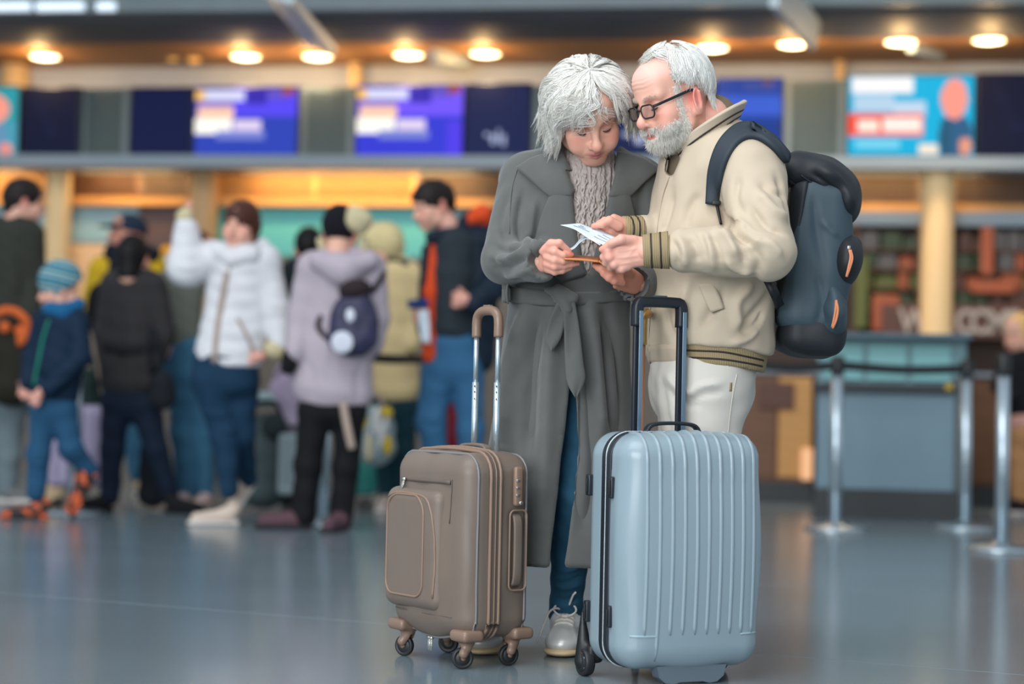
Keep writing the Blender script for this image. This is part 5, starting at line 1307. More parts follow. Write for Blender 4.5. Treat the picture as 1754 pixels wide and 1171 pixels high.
# shirt and stand collar
fsh = Field([('+', cone(Mp(1222, 205, -.0), Mp(1206, 262, -.02), .066, .078)), ('+', econe(Mp(1194, 262, -.02), Mp(1192, 320, -.01), (.072, .080), (.080, .085), CR), .02)], .006)
V, Q = fsh.mesh(); part(MO, 'shirt', V, Q, m_shirt)
def band(path, up, prof, m_, name, root): V, F = sweep(spline(path, 40), prof, up=up); return part(root, name, V, F, m_)
cp = [Mp(1156, 282, -.03), Mp(1178, 259, -.105), Mp(1212, 230, -.135), Mp(1248, 203, -.11), Mp(1266, 192, -.03), Mp(1264, 192, .05), Mp(1230, 215, .10), Mp(1190, 245, .10), Mp(1152, 280, .05)]
cpp = spline(cp, 60); cen = cpp.mean(0); outw = cpp - cen; outw[:, 2] = 0; outw /= np.linalg.norm(outw, axis=1)[:, None]
upv = np.array([.12, 0, 1.0])[None] + outw * .35; upv /= np.linalg.norm(upv, axis=1)[:, None]
V, F = sweep(cpp, rrect(.031, .006, .004), up=upv); ckk = part(MO, 'collar', V, F, m_jacket)
T_, N_, B_ = frames(cpp, upv)
for o_ in (.008, -.010):
    for sg_ in (-1, 1): part(ckk, 'stripe', *sweep(cpp + N_ * o_ + B_ * .0058 * sg_, rrect(.0022, .0012), up=upv), m_ribline)
# trousers and shoes
ftr = Field([('+', econe(Mp(1206, 600), Mp(1202, 660), (.138, .155), (.140, .155), CR)), ('+', econe(Mp(1202, 655, -.07), P(1196, 900, 5.10), (.118, .092), (.078, .075), CR), .03), ('+', cone(P(1196, 900, 5.10), P(1192, 1112, 5.14), .078, .060), .02),
             ('+', econe(Mp(1198, 655, .07), P(1180, 900, 5.26), (.112, .09), (.078, .075), CR), .03), ('+', cone(P(1180, 900, 5.26), P(1176, 1095, 5.27), .078, .060), .02)], .0075)
V, Q = ftr.mesh(); V = ripple(V, Q, .002, 40, 4)
V = folds(V, Q, [(on(ftr, (1140, 640, 5.0), (1165, 668, 4.98), (1195, 676, 4.96)), .008, .008), (on(ftr, (1138, 660, 5.0), (1165, 690, 4.98), (1200, 694, 4.96)), .008, -.007), (on(ftr, (1172, 672, 4.98), (1205, 660, 4.96), (1240, 655, 4.96)), .008, .008), (on(ftr, (1175, 690, 4.98), (1205, 676, 4.96), (1240, 672, 4.96)), .007, -.007), (on(ftr, (1130, 640, 5.02), (1142, 700, 5.0), (1150, 750, 5.0)), .010, -.006)])
tr = part(MO, 'trousers', V, Q, m_chino)
part(MO, 'seam', *line_on(ftr, [(1262, 640), (1254, 680), (1246, 745)], 24, .0014), m_chino)
part(MO, 'pocket_tab', *drape(ftr, [(1250, 655), (1249, 670)], [(1254, 655), (1253, 670)], 4, 3, .0, .001), m_rib)
def sneak2(x, y, a): 
    sneaker(MO, G(x, y), a, mu=mat('brown_shoe_leather', srgb(96, 74, 56), rough=.5))
sneak2(1084, 1132, R(-72)); sneak2(1072, 1112, R(-70))

# ---------------------------------------------------------------- papers, passport cover, cane
m_paper = mat('ticket_paper', srgb(214, 226, 236), rough=0.7)
m_print = mat('ticket_print', srgb(96, 108, 124), rough=0.7)
m_leather = mat('orange_brown_leather', srgb(196, 124, 72), rough=0.45, bump=.1, bscale=400)
def paper(name, A, B, dA, dB, label, lines):
    nu, nv = 26, 8; a, b_ = spline(A, nu), spline(B, nu); da, db = np.interp(np.linspace(0, 1, nu), np.linspace(0, 1, len(dA)), dA), np.interp(np.linspace(0, 1, nu), np.linspace(0, 1, len(dB)), dB)
    top = np.array([[P(*(a[i] * (1 - j / (nv - 1)) + b_[i] * j / (nv - 1)), da[i] * (1 - j / (nv - 1)) + db[i] * j / (nv - 1)) for j in range(nv)] for i in range(nu)])
    nrm = np.cross(top[1:, :-1] - top[:-1, :-1], top[:-1, 1:] - top[:-1, :-1]).mean((0, 1)); nrm /= np.linalg.norm(nrm)
    if nrm @ _F > 0: nrm = -nrm
    root = empty(name, top.reshape(-1, 3).min(0), label, 'ticket')
    V, F = slab(top, top - nrm * .0004); part(root, 'sheet', V, F, m_paper)
    for u0_, u1_, v in lines:
        us = np.linspace(u0_, u1_, 12) * (nu - 1); q = []
        for u in us:
            i = min(int(u), nu - 2); f_ = u - i; jv = v * (nv - 1); j = min(int(jv), nv - 2); g_ = jv - j
            q.append((top[i, j] * (1 - f_) + top[i + 1, j] * f_) * (1 - g_) + (top[i, j + 1] * (1 - f_) + top[i + 1, j + 1] * f_) * g_ + nrm * .0006)
        part(root, 'print_line', *sweep(np.array(q), rrect(.0003, .0007), up=nrm), m_print, False)
paper('boarding_pass', [(960, 385), (985, 393), (1010, 409), (1038, 421)], [(994, 382), (1012, 389), (1036, 396), (1066, 412)], [4.97, 4.965, 4.96, 4.945], [5.03, 5.035, 5.03, 5.0], 'upper white paper ticket pinched between the couple\'s hands',
      [(.10, .32, .42), (.14, .30, .58), (.30, .46, .40), (.62, .92, .30), (.62, .84, .50), (.66, .95, .68), (.12, .2, .72)])
paper('boarding_pass', [(974, 429), (984, 425), (996, 413), (1008, 409), (1028, 420)], [(972, 427), (983, 421), (996, 407), (1010, 404), (1034, 412)], [4.975, 4.97, 4.965, 4.955, 4.94], [5.04, 5.04, 5.04, 5.03, 5.0], 'lower bent white paper ticket above the brown passport cover', [(.5, .8, .5)])
PC = empty('passport_cover', P(1010, 446, 5.03), 'open orange-brown leather passport cover held in the woman\'s hands', 'passport cover')
def leaf(A, B, dA, dB, th):
    nu, nv = 14, 6; a, b_ = spline(A, nu), spline(B, nu)
    top = np.array([[P(*(a[i] * (1 - j / (nv - 1)) + b_[i] * j / (nv - 1)), (dA[0] + (dA[1] - dA[0]) * i / (nu - 1)) * (1 - j / (nv - 1)) + (dB[0] + (dB[1] - dB[0]) * i / (nu - 1)) * j / (nv - 1)) for j in range(nv)] for i in range(nu)])
    return slab(top, top - np.array([0, 0, th]))
part(PC, 'cover', *leaf([(966, 442), (1000, 444), (1026, 447)], [(976, 436), (1004, 438), (1030, 440)], (4.955, 4.955), (5.06, 5.06), .004), m_leather)
part(PC, 'cover', *leaf([(1026, 447), (1036, 453), (1058, 458)], [(1030, 440), (1042, 445), (1062, 450)], (4.955, 4.965), (5.06, 5.06), .003), m_leather)
m_cane = mat('copper_cane', srgb(176, 116, 82), rough=0.3, metal=0.3)
ct, cb = P(1102, 548, 5.0), G(1088, 1140)
CN = empty('walking_cane', cb, 'thin copper-brown walking cane standing between the couple behind the blue suitcase', 'walking cane')
ax_ = ct - cb
part(CN, 'shaft', *tube([cb + ax_ * .01, cb + ax_ * .93], .0072, 12), m_cane)
part(CN, 'collar_ring', *tube([cb + ax_ * .64, cb + ax_ * .655], .0088, 12), m_black)
part(CN, 'grip', *tube(spline([cb + ax_ * .93, ct, ct + np.array([.01, .03, .02]), ct + np.array([.02, .08, .018])], 16), .0105, 12), mat('brass_grip', srgb(190, 150, 84), rough=.35, metal=.6))
part(CN, 'tip', *tube([cb + [0, 0, .0], cb + ax_ * .025], .010, 10), m_black)

# ---------------------------------------------------------------- the backpack on the man's back
m_slate = mat('slate_nylon', srgb(52, 70, 80), rough=0.6, bump=0.06, bscale=900, var=0.05)
m_nyl = mat('black_nylon', srgb(20, 26, 32), rough=0.6, bump=0.08, bscale=700, var=0.06)
m_cord = mat('orange_cord', srgb(206, 130, 92), rough=0.6)
bkb = P(1385, 610, 5.2)
BK = empty('backpack', bkb, 'large slate-blue backpack with black lid and orange zip cords on the man\'s back', 'backpack')
Mb = rot('Y', R(5))
fmn = Field([('+', rb(P(1388, 442, 5.2), (.082, .145, .205), .055, Mb)), ('+', ell(P(1404, 470, 5.19), (.080, .13, .16), Mb), .05)], .006)
V, Q = fmn.mesh(); V = ripple(V, Q, .003, 22, 6)
V = folds(V, Q, [(on(fmn, (1392, 330), (1400, 400), (1412, 460)), .012, -.006), (on(fmn, (1370, 360), (1366, 440), (1356, 520)), .014, .005), (on(fmn, (1410, 380), (1425, 396), (1436, 404)), .008, .006), (on(fmn, (1400, 470), (1408, 520), (1398, 560)), .010, -.006)])
part(BK, 'main_compartment', V, Q, m_slate)
flid = Field([('+', ell(P(1404, 310, 5.2), (.082, .150, .062), rot('Y', R(24)))), ('+', ell(P(1437, 350, 5.2), (.050, .142, .072), rot('Y', R(12))), .04), ('+', cone(P(1364, 290, 5.12), P(1364, 290, 5.28), .045, .045), .04)], .006)
V, Q = flid.mesh(); V = ripple(V, Q, .003, 40, 7)
V = folds(V, Q, [(on(flid, (1388, 296), (1420, 318), (1446, 356)), .007, -.007), (on(flid, (1402, 288), (1436, 306), (1462, 350)), .008, .008), (on(flid, (1424, 316), (1440, 350), (1452, 384)), .008, -.006)])
part(BK, 'lid', V, Q, m_nyl)
part(BK, 'lid_seam', *line_on(flid, [(1372, 300), (1404, 324), (1430, 362), (1450, 392)], 30, .003, .001), m_nyl)
fbs = Field([('+', rb(P(1384, 574, 5.2), (.084, .147, .052), .045, Mb)), ('+', ell(P(1390, 570, 5.2), (.08, .14, .06)), .03)], .006)
V, Q = fbs.mesh(); part(BK, 'base', ripple(V, Q, .002, 30, 2), Q, m_nyl)
part(BK, 'side_panel', *drape(fmn, [(1352, 296), (1346, 380), (1334, 460), (1326, 540)], [(1386, 300), (1372, 380), (1352, 460), (1334, 540)], 30, 6, -.001, .004), m_nyl)
fpk = Field([('+', ell(P(1446, 448, 5.11), (.044, .088, .070), rot('Y', R(10)))), ('+', cone(P(1444, 410, 5.10), P(1462, 418, 5.10), .016, .012), .02)], .005)
V, Q = fpk.mesh(); pk_ = part(BK, 'upper_pocket', ripple(V, Q, .002, 50, 3), Q, m_nyl)
flp = Field([('+', ell(P(1423, 530, 5.11), (.036, .095, .080), rot('Y', R(-8)))), ('+', rb(P(1414, 536, 5.15), (.035, .09, .07), .03), .02)], .005)
V, Q = flp.mesh(); lp_ = part(BK, 'lower_pocket', ripple(V, Q, .002, 50, 4), Q, m_slate)
part(lp_, 'piping', *line_on(flp, [(1402, 570), (1404, 520), (1414, 486), (1432, 482)], 30, .0025, .001), m_nyl)
part(pk_, 'zip_cord', *tube(spline([P(1455, 428, 5.018), P(1457, 440, 5.014), P(1454, 456, 5.014), P(1450, 474, 5.018)], 16), .0035, 8), m_cord)
part(pk_, 'zip_cord', *tube(spline([P(1457, 428, 5.018), P(1460, 442, 5.014), P(1456, 458, 5.014), P(1450, 474, 5.018)], 16), .003, 8), m_cord)
part(pk_, 'zip_slider', *rbox(P(1454, 424, 5.02), (.008, .004, .010), .002), m_zip)
part(lp_, 'zip_cord', *tube(spline([P(1432, 514, 5.02), P(1435, 530, 5.015), P(1432, 548, 5.015), P(1426, 562, 5.02)], 16), .0035, 8), m_cord)
part(lp_, 'zip_cord', *tube(spline([P(1432, 514, 5.02), P(1431, 530, 5.015), P(1428, 548, 5.015), P(1425, 560, 5.02)], 16), .003, 8), m_cord)
part(BK, 'side_buckle', *rbox(P(1470, 428, 5.10), (.018, .012, .010), .003), m_black)
stp = part(BK, 'shoulder_strap', *drape(fjk, [(1209, 349), (1211, 320), (1216, 286), (1228, 252), (1246, 228), (1268, 214), (1292, 216), (1322, 236), (1346, 262)], [(1231, 353), (1236, 320), (1242, 290), (1254, 264), (1268, 246), (1284, 238), (1302, 240), (1324, 256), (1344, 280)], 44, 8, .001, .010, nofs=lambda u, v: .004 * np.sin(v * 3.14) + 0 * u), mat('strap_navy', srgb(34, 46, 56), rough=.65, bump=.05, bscale=800))
part(stp, 'strap_buckle', *rbox(fjk.hit([1226.], [348.], 4.6, 5.4)[0][0] - _F * .012, (.022, .010, .012), .003), m_black)
part(BK, 'webbing', *drape(fjk, [(1225, 350), (1229, 368), (1233, 384)], [(1231, 350), (1234, 368), (1237, 384)], 10, 3, .0, .002), m_black)
part(BK, 'webbing', *sweep(spline([P(1310, 468, 5.01), P(1318, 484, 4.985), P(1328, 505, 4.99), P(1336, 525, 5.05)], 14), rrect(.012, .0015), up=(.8, 0, .5)), m_black)
# ================================================================== THE CROWD BEHIND
_hw = head_field('woman', .0052).mesh(); _hm = head_field('man', .0052).mesh()
class Fig:
    def __init__(s, px, py, d, label):
        s.d = d; g_ = P(px, py, d); s.root = empty('person', (g_[0], g_[1], 0), label, 'person'); s.body = []; s.cols = []
        s.u = d / FPX
    def p(s, x, y, o=0.0): return P(x, y, s.d + o)
    def c(s, x1, y1, r1, x2, y2, r2, o1=0.0, o2=None): return cone(s.p(x1, y1, o1), s.p(x2, y2, o1 if o2 is None else o2), r1 * s.u, r2 * s.u)
    def w(s, x1, y1, a1, b1, x2, y2, a2, b2, o1=0.0, o2=None): return econe(s.p(x1, y1, o1), s.p(x2, y2, o1 if o2 is None else o2), (a1 * s.u, b1 * s.u), (a2 * s.u, b2 * s.u), CR)
    def e(s, x, y, rx, ry, rd, o=0.0, ang=0.0):
        M = np.stack([CR, _F, CU], 1) @ rot('Y', R(ang)); return ell(s.p(x, y, o), (rx * s.u, rd * s.u, ry * s.u), M)
    def cut(s, pts, o0=-.6, o1=.6): return prism(pts, s.d + o0, s.d + o1)
    def add(s, name, m, ops, h=.011, k=.03, rip=.003, fold=(), label=None):
        f = Field([o if isinstance(o, tuple) and isinstance(o[0], str) else ('+', o) for o in ops], h, k); V, Q = f.mesh()
        if rip: V = ripple(V, Q, rip, 26, len(name))
        if fold: V = folds(V, Q, [(on(f, *q, d0=s.d - .6, d1=s.d + .6), w_ * s.u, h_ * s.u) for q, w_, h_ in fold])
        o = part(s.root, name, V, Q, m, label=label); s.f = f; return f
    def head(s, x, y, yaw, pitch, roll, sc=1.0, man=False, o=0.0, col=None):
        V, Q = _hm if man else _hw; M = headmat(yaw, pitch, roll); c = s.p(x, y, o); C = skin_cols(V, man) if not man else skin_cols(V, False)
        s.M, s.hc, s.sc = M, c, sc; s.body.append((V * sc @ M.T + c, Q)); s.cols.append(C * (np.array(col) if col else 1))
    def hand(s, x, y, dx, dy, r=9, o=0.0):
        n = math.hypot(dx, dy); dx, dy = dx / n, dy / n; px, py = -dy, dx; u = s.u; ops = [('+', cone(s.p(x - dx * 8, y - dy * 8, o), s.p(x + dx * 6, y + dy * 6, o), r * .8 * u, r * u))]
        for i, q in enumerate((-.75, -.25, .25, .75)):
            a = s.p(x + dx * 7 + px * q * r, y + dy * 7 + py * q * r, o - .004); b_ = s.p(x + dx * 16 + px * q * r * 1.1, y + dy * 16 + py * q * r * 1.1, o - .018); e_ = s.p(x + dx * 20 + px * q * r, y + dy * 20 + py * q * r, o + .010)
            ops += [('+', cone(a, b_, .30 * r * u, .28 * r * u), .004), ('+', cone(b_, e_, .28 * r * u, .24 * r * u), .003)]
        ops += [('+', cone(s.p(x + px * r * .6, y + py * r * .6, o), s.p(x + dx * 9 + px * r * 1.4, y + dy * 9 + py * r * 1.4, o - .02), .34 * r * u, .28 * r * u), .005)]
        V, Q = Field(ops, .0045).mesh(); s.body.append((V, Q)); s.cols.append(np.tile(np.array(srgb(214, 156, 140)), (len(V), 1)))
    def limbs(s, ops):
        V, Q = Field([('+', o) for o in ops], .014, .03).mesh(); s.body.append((V, Q)); s.cols.append(np.tile(np.array(srgb(214, 160, 144)), (len(V), 1)))
    def done(s):
        V, Q = qjoin(*s.body); part(s.root, 'body', V, Q, m_skin, cols=np.concatenate(s.cols))
    def hair(s, m, ops, h=.007):      # prims in head space
        f = Field(ops, h, .02); V, Q = f.mesh(); V = ripple(V, Q, .002, 120, 5); part(s.root, 'hair', V * s.sc @ s.M.T + s.hc, Q, m)
    def hat(s, name, m, ops, h=.007, rip=0):
        f = Field(ops, h, .02); V, Q = f.mesh(); V = ripple(V, Q, rip, 150, 3) if rip else V; part(s.root, name, V * s.sc @ s.M.T + s.hc, Q, m)
    def shoe(s, x, y, ang, L=26, m=None, ms=None, o=0.0, tilt=0.0, h=.008):
        """x, y: heel at the ground; ang: heading in the ground plane (0 = to the right, 90 = away)"""
        b_ = s.p(x, y, o); b_ = b_ * [1, 1, 0] if tilt == 0 else b_; u = .01 * L / 26; M = rot('Z', R(ang)) @ rot('Y', R(tilt)); t = lambda q: b_ + M @ (np.array(q) * u)
        so = Field([('+', rb(t((11, 0, 1.4)), np.array((13.0, 3.8, 1.3)) * u, .013 * u / .01, M)), ('+', ell(t((19, 0, 1.4)), np.array((6, 4.2, 1.4)) * u, M), .01)], h * .7)
        V, Q = so.mesh(); part(s.root, 'shoe_sole', V, Q, ms or m_whitesole)
        up_ = Field([('+', cone(t((1, 0, 8)), t((5, 0, 5)), 3.8 * u, 3.9 * u)), ('+', cone(t((4, 0, 5)), t((20, 0, 3.6)), 3.9 * u, 3.0 * u), .03), ('-', rb(t((11, 0, -1.2)), np.array((20, 9, 2.2)) * u, .001, M), .004)], h * .8)
        V, Q = up_.mesh(); part(s.root, 'shoe', V, Q, m or m_whiteshoe)
def cloth(name, r_, g_, b_, rough=.8, **kw): return mat(name, srgb(r_, g_, b_), rough=rough, spec=.2, var=.06, vscale=10, **kw)
m_whitesole = cloth('white_rubber', 214, 206, 200, .6); m_whiteshoe = cloth('pale_canvas', 206, 186, 176)
m_jeansd = cloth('dark_jeans', 22, 52, 76); m_jeansl = cloth('light_jeans', 58, 104, 132); m_blackc = cloth('black_cloth', 20, 21, 24)
m_navy2 = cloth('navy_cloth', 22, 40, 58); m_hairb = cloth('dark_hair', 34, 26, 25, .5); m_hairbr = cloth('brown_hair', 74, 42, 34, .5)

# ---- woman in the white quilted jacket, one arm raised
f = Fig(390, 893, 9.94, 'woman in a white quilted jacket with one arm raised, walking')
f.head(413, 385, -14, 2, 6, .98); f.limbs([f.c(412, 420, 15, 410, 450, 20), f.w(408, 450, 45, 28, 400, 600, 40, 28)])
f.hair(m_hairbr, [('+', ell((0, .010, .034), (.088, .116, .098))), ('+', cone((.070, .02, 0), (.066, .01, -.10), .032, .022), .03), ('+', cone((-.074, .03, 0), (-.072, .03, -.07), .022, .014), .03), ('+', cone((0, .08, 0), (0, .07, -.10), .055, .045), .03), ('-', ell((-.010, -.118, -.058), (.056, .072, .086)), .010)])
m_wj = cloth('white_quilt', 214, 214, 218, .55, bump=.15, bscale=20)
fw_ = f.add('jacket', m_wj, [f.w(412, 450, 54, 38, 402, 560, 56, 36), f.w(402, 560, 56, 36, 392, 612, 60, 38), f.c(366, 440, 24, 456, 445, 24), f.c(452, 446, 25, 472, 520, 23), f.c(472, 520, 23, 480, 588, 18, 0, -.03),
    f.c(366, 440, 28, 320, 458, 32, -.02, -.06), f.c(318, 456, 32, 320, 392, 22, -.06, -.08), ('-', f.cut([(310, 628), (480, 630), (480, 720), (310, 720)]), .01)], fold=[(((360, y), (400, y + 4), (450, y)), 5, -2) for y in range(470, 620, 28)] + [(((300, y), (320, y + 3), (345, y)), 5, -2) for y in (420, 445, 465)] + [(((456, y), (478, y + 2), (500, y)), 5, -2) for y in (480, 510, 545)])
f.add('hood', m_wj, [f.c(376, 430, 16, 400, 442, 14, -.08), f.c(400, 442, 14, 432, 436, 15, -.10, -.08), f.c(432, 436, 15, 448, 424, 14, -.06, .04), f.c(448, 424, 14, 410, 415, 14, .04, .12)])
m_trim = cloth('beige_trim', 168, 150, 138); m_fur = cloth('cream_fur', 196, 184, 148, .95, bump=1.0, bscale=150)
part(f.root, 'zip_strip', *drape(fw_, [(388, 446), (378, 500), (368, 560), (362, 622)], [(398, 446), (388, 500), (377, 560), (371, 622)], 24, 3, .0, .004, 9.3, 10.6), m_trim)
part(f.root, 'pocket_trim', *drape(fw_, [(404, 545), (418, 572), (430, 600)], [(409, 543), (423, 570), (436, 598)], 14, 3, .0, .004, 9.3, 10.6), m_trim)
f.add('cuff', m_fur, [f.e(473, 598, 22, 20, 20, -.04)], rip=.006); f.add('cuff', m_fur, [f.e(318, 372, 17, 20, 18, -.08)], rip=.006)
f.hand(440, 612, -1, .25, 10, -.06); f.hand(322, 366, .1, -1, 6, -.04)
f.add('trousers', m_jeansd, [f.w(388, 610, 56, 36, 386, 650, 56, 36), f.c(358, 650, 32, 386, 745, 24), f.c(386, 745, 24, 392, 838, 17, -.02, -.04), f.c(414, 650, 32, 412, 745, 24, .05), f.c(412, 745, 24, 424, 820, 17, .05, .22)], fold=[(((345, 700), (370, 712), (400, 705)), 4, 3), (((372, 740), (392, 750), (415, 742)), 4, -3)])
m_beige = cloth('beige_sneaker', 206, 188, 172)
f.shoe(402, 888, 200, 25, m_beige, None, -.04); f.shoe(436, 832, 200, 25, m_beige, None, .25, 58); f.done()

# ---- woman in the lavender coat seen from behind
f = Fig(550, 905, 9.7, 'woman seen from behind in a long lavender coat and black bobble hat')
f.head(583, 398, 172, 8, 0, 1.0); f.limbs([f.c(583, 425, 16, 583, 455, 20), f.w(583, 460, 48, 30, 575, 620, 45, 30)])
f.hat('beanie', cloth('black_knit', 22, 20, 28, .9, bump=.6, bscale=200), [('+', ell((0, .016, .034), (.090, .110, .104))), ('-', rb((0, -.02, -.14), (.2, .25, .085), .01, rot('X', R(-12))), .01)])
f.add('pompom', m_fur, [f.e(611, 376, 24, 24, 24, -.06)], rip=.007)
f.add('earmuff', m_fur, [f.c(549, 412, 8, 556, 434, 8, -.02)], rip=.004); f.add('earmuff', m_fur, [f.c(624, 412, 8, 620, 434, 8, -.02)], rip=.004)
m_lav = cloth('lavender_coat', 176, 164, 174, .75)
fl_ = f.add('coat', m_lav, [f.w(584, 462, 62, 40, 578, 600, 62, 42), f.w(578, 600, 62, 42, 570, 664, 70, 46), f.c(540, 456, 24, 630, 460, 24), f.c(535, 460, 28, 516, 545, 24), f.c(516, 545, 24, 508, 600, 20, 0, -.06), f.c(634, 462, 28, 642, 545, 25), f.c(642, 545, 25, 636, 590, 20, 0, -.05), ('-', f.cut([(480, 686), (560, 702), (660, 698), (660, 800), (480, 800)]), .01)],
    fold=[(((545, 520), (560, 560), (556, 640)), 6, 4), (((620, 620), (612, 650), (616, 690)), 6, -4), (((530, 620), (535, 650), (528, 690)), 6, -4)])
f.add('hood', m_lav, [f.c(548, 446, 18, 590, 462, 26, -.10, -.12), f.c(590, 462, 26, 630, 446, 18, -.12, -.10), f.c(560, 436, 14, 612, 436, 14, -.02)], k=.04)
f.add('gloves', m_blackc, [f.c(500, 606, 16, 494, 628, 14, -.06)])
part(f.root, 'coat_cord', *tube(spline([f.p(588, 690, -.14), f.p(592, 715, -.15), f.p(598, 745, -.15), f.p(603, 768, -.14)], 14), .020, 8), m_trim)
f.add('trousers', m_blackc, [f.w(572, 660, 55, 36, 570, 700, 54, 36), f.c(540, 700, 29, 528, 800, 23), f.c(528, 800, 23, 520, 884, 22), f.c(600, 700, 28, 592, 800, 22), f.c(592, 800, 22, 584, 888, 21)])
m_mauve = cloth('mauve_shoe', 92, 66, 74); f.shoe(528, 902, 190, 28, m_mauve, cloth('dark_sole', 52, 48, 52)); f.shoe(586, 906, 255, 26, m_mauve, MATS['dark_sole']); f.done()
bpk = empty('small_backpack', fl_.hit([605.], [600.], 9, 10.4)[0][0], 'small navy patterned backpack with a pale disc on the lavender coat', 'backpack')
m_pat = mat('navy_print', srgb(40, 40, 70), rough=.6, var=.5, vscale=40)
fb2 = Field([('+', f.e(607, 552, 42, 52, 20, -.20)), ('+', f.e(604, 580, 42, 30, 22, -.20), .03), ('+', f.e(612, 500, 22, 16, 14, -.18), .03)], .008); V, Q = fb2.mesh(); part(bpk, 'bag_body', ripple(V, Q, .003, 40, 1), Q, m_pat)
fb3 = Field([('+', f.e(608, 496, 28, 18, 20, -.20, -10))], .008); V, Q = fb3.mesh(); part(bpk, 'flap', V, Q, cloth('dark_flap', 44, 34, 38))
fb4 = Field([('+', f.e(586, 586, 19, 19, 5, -.275))], .005); V, Q = fb4.mesh(); part(bpk, 'round_badge', V, Q, cloth('pale_badge', 206, 210, 222))
fb5 = Field([('+', f.e(600, 540, 8, 12, 4, -.262))], .005); V, Q = fb5.mesh(); part(bpk, 'print_patch', V, Q, MATS['pale_badge'])
for q in ([(596, 500), (570, 476), (550, 462)], [(552, 540), (546, 560), (570, 590)], [(636, 500), (650, 480), (656, 466)]):
    part(bpk, 'strap', *line_on(fl_, q, 20, .014, .004, 9, 10.4, 8), cloth('dark_flap', 44, 34, 38))

# ---- boy in a striped beanie
f = Fig(70, 885, 10.05, 'boy in a striped beanie, navy jacket and orange-black trainers stepping left')
f.head(101, 492, -72, 14, 0, .92); f.limbs([f.c(108, 520, 12, 106, 540, 16), f.w(100, 550, 34, 26, 95, 660, 30, 24)])
fbn = Field([('+', ell((0, .016, .036), (.100, .122, .118))), ('-', rb((0, -.03, -.150), (.2, .25, .10), .01, rot('X', R(20))), .01)], .006)
V, Q = fbn.mesh(); zz_ = V[:, 2] * .92 + V[:, 1] * .45; st = np.floor((zz_ + .3) / .0135).astype(int) % 6; pal = np.array([srgb(*c) for c in ((30, 70, 112), (140, 172, 180), (40, 104, 96), (150, 178, 186), (26, 84, 120), (70, 140, 130))]); pal[0] = srgb(38, 92, 140)
part(f.root, 'beanie', V * f.sc @ f.M.T + f.hc, Q, mat('striped_knit', (1, 1, 1), rough=.9, attr=True, bump=.4, bscale=200), cols=pal[st])
m_bj = cloth('boy_navy_jacket', 14, 36, 58, .7)
fb6 = f.add('jacket', m_bj, [f.w(105, 548, 40, 32, 98, 620, 44, 32), f.w(98, 620, 44, 32, 92, 672, 44, 32), f.c(78, 545, 17, 132, 546, 18), f.c(134, 552, 20, 138, 612, 18, -.04, -.08), f.c(138, 612, 18, 84, 664, 14, -.08, -.14), f.c(72, 552, 17, 56, 610, 16), f.c(56, 610, 16, 46, 655, 13, 0, -.06), ('-', f.cut([(20, 694), (170, 694), (170, 760), (20, 760)]), .01)], fold=[(((110, 590), (125, 600), (145, 590)), 4, 3), (((60, 640), (90, 652), (120, 640)), 5, -4)])
f.add('collar', cloth('bright_blue', 24, 92, 136), [f.c(84, 528, 12, 108, 534, 13, -.06), f.c(108, 534, 13, 134, 522, 12, -.06, 0)])
part(f.root, 'zip', *line_on(fb6, [(84, 548), (74, 580), (66, 620), (58, 660)], 20, .008, .002, 9.4, 10.8), cloth('green_zip', 40, 130, 110))
f.hand(66, 676, -.5, .8, 9, -.14); f.hand(40, 664, .3, 1, 8, -.06)
f.add('trousers', cloth('boy_jeans', 38, 80, 112), [f.w(92, 670, 40, 30, 92, 700, 40, 30), f.c(76, 705, 24, 66, 780, 19), f.c(66, 780, 19, 62, 842, 17), f.c(108, 705, 24, 122, 768, 20), f.c(122, 768, 20, 152, 806, 16, 0, .08)], fold=[(((100, 760), (120, 770), (140, 755)), 4, 3), (((48, 790), (66, 798), (84, 790)), 4, 3), (((48, 815), (64, 822), (82, 815)), 4, -3)])
m_tr = mat('orange_black_trainer', srgb(30, 24, 24), rough=.6)
_n = m_tr.node_tree; _nz = _n.nodes.new('ShaderNodeTexNoise'); _nz.inputs['Scale'].default_value = 26; _rp = _n.nodes.new('ShaderNodeValToRGB')
_rp.color_ramp.elements[0].position = .52; _rp.color_ramp.elements[0].color = (.012, .010, .010, 1); _rp.color_ramp.elements[1].position = .58; _rp.color_ramp.elements[1].color = (*srgb(214, 92, 36), 1)
_n.links.new(_n.nodes['Texture Coordinate'].outputs['Object'], _nz.inputs['Vector']); _n.links.new(_nz.outputs[0], _rp.inputs[0]); _n.links.new(_rp.outputs[0], _n.nodes['Principled BSDF'].inputs['Base Color'])
m_trs = m_tr
f.shoe(78, 880, 188, 24, m_tr, m_trs); f.shoe(166, 818, 200, 26, m_tr, m_trs, .08, 62); f.done()

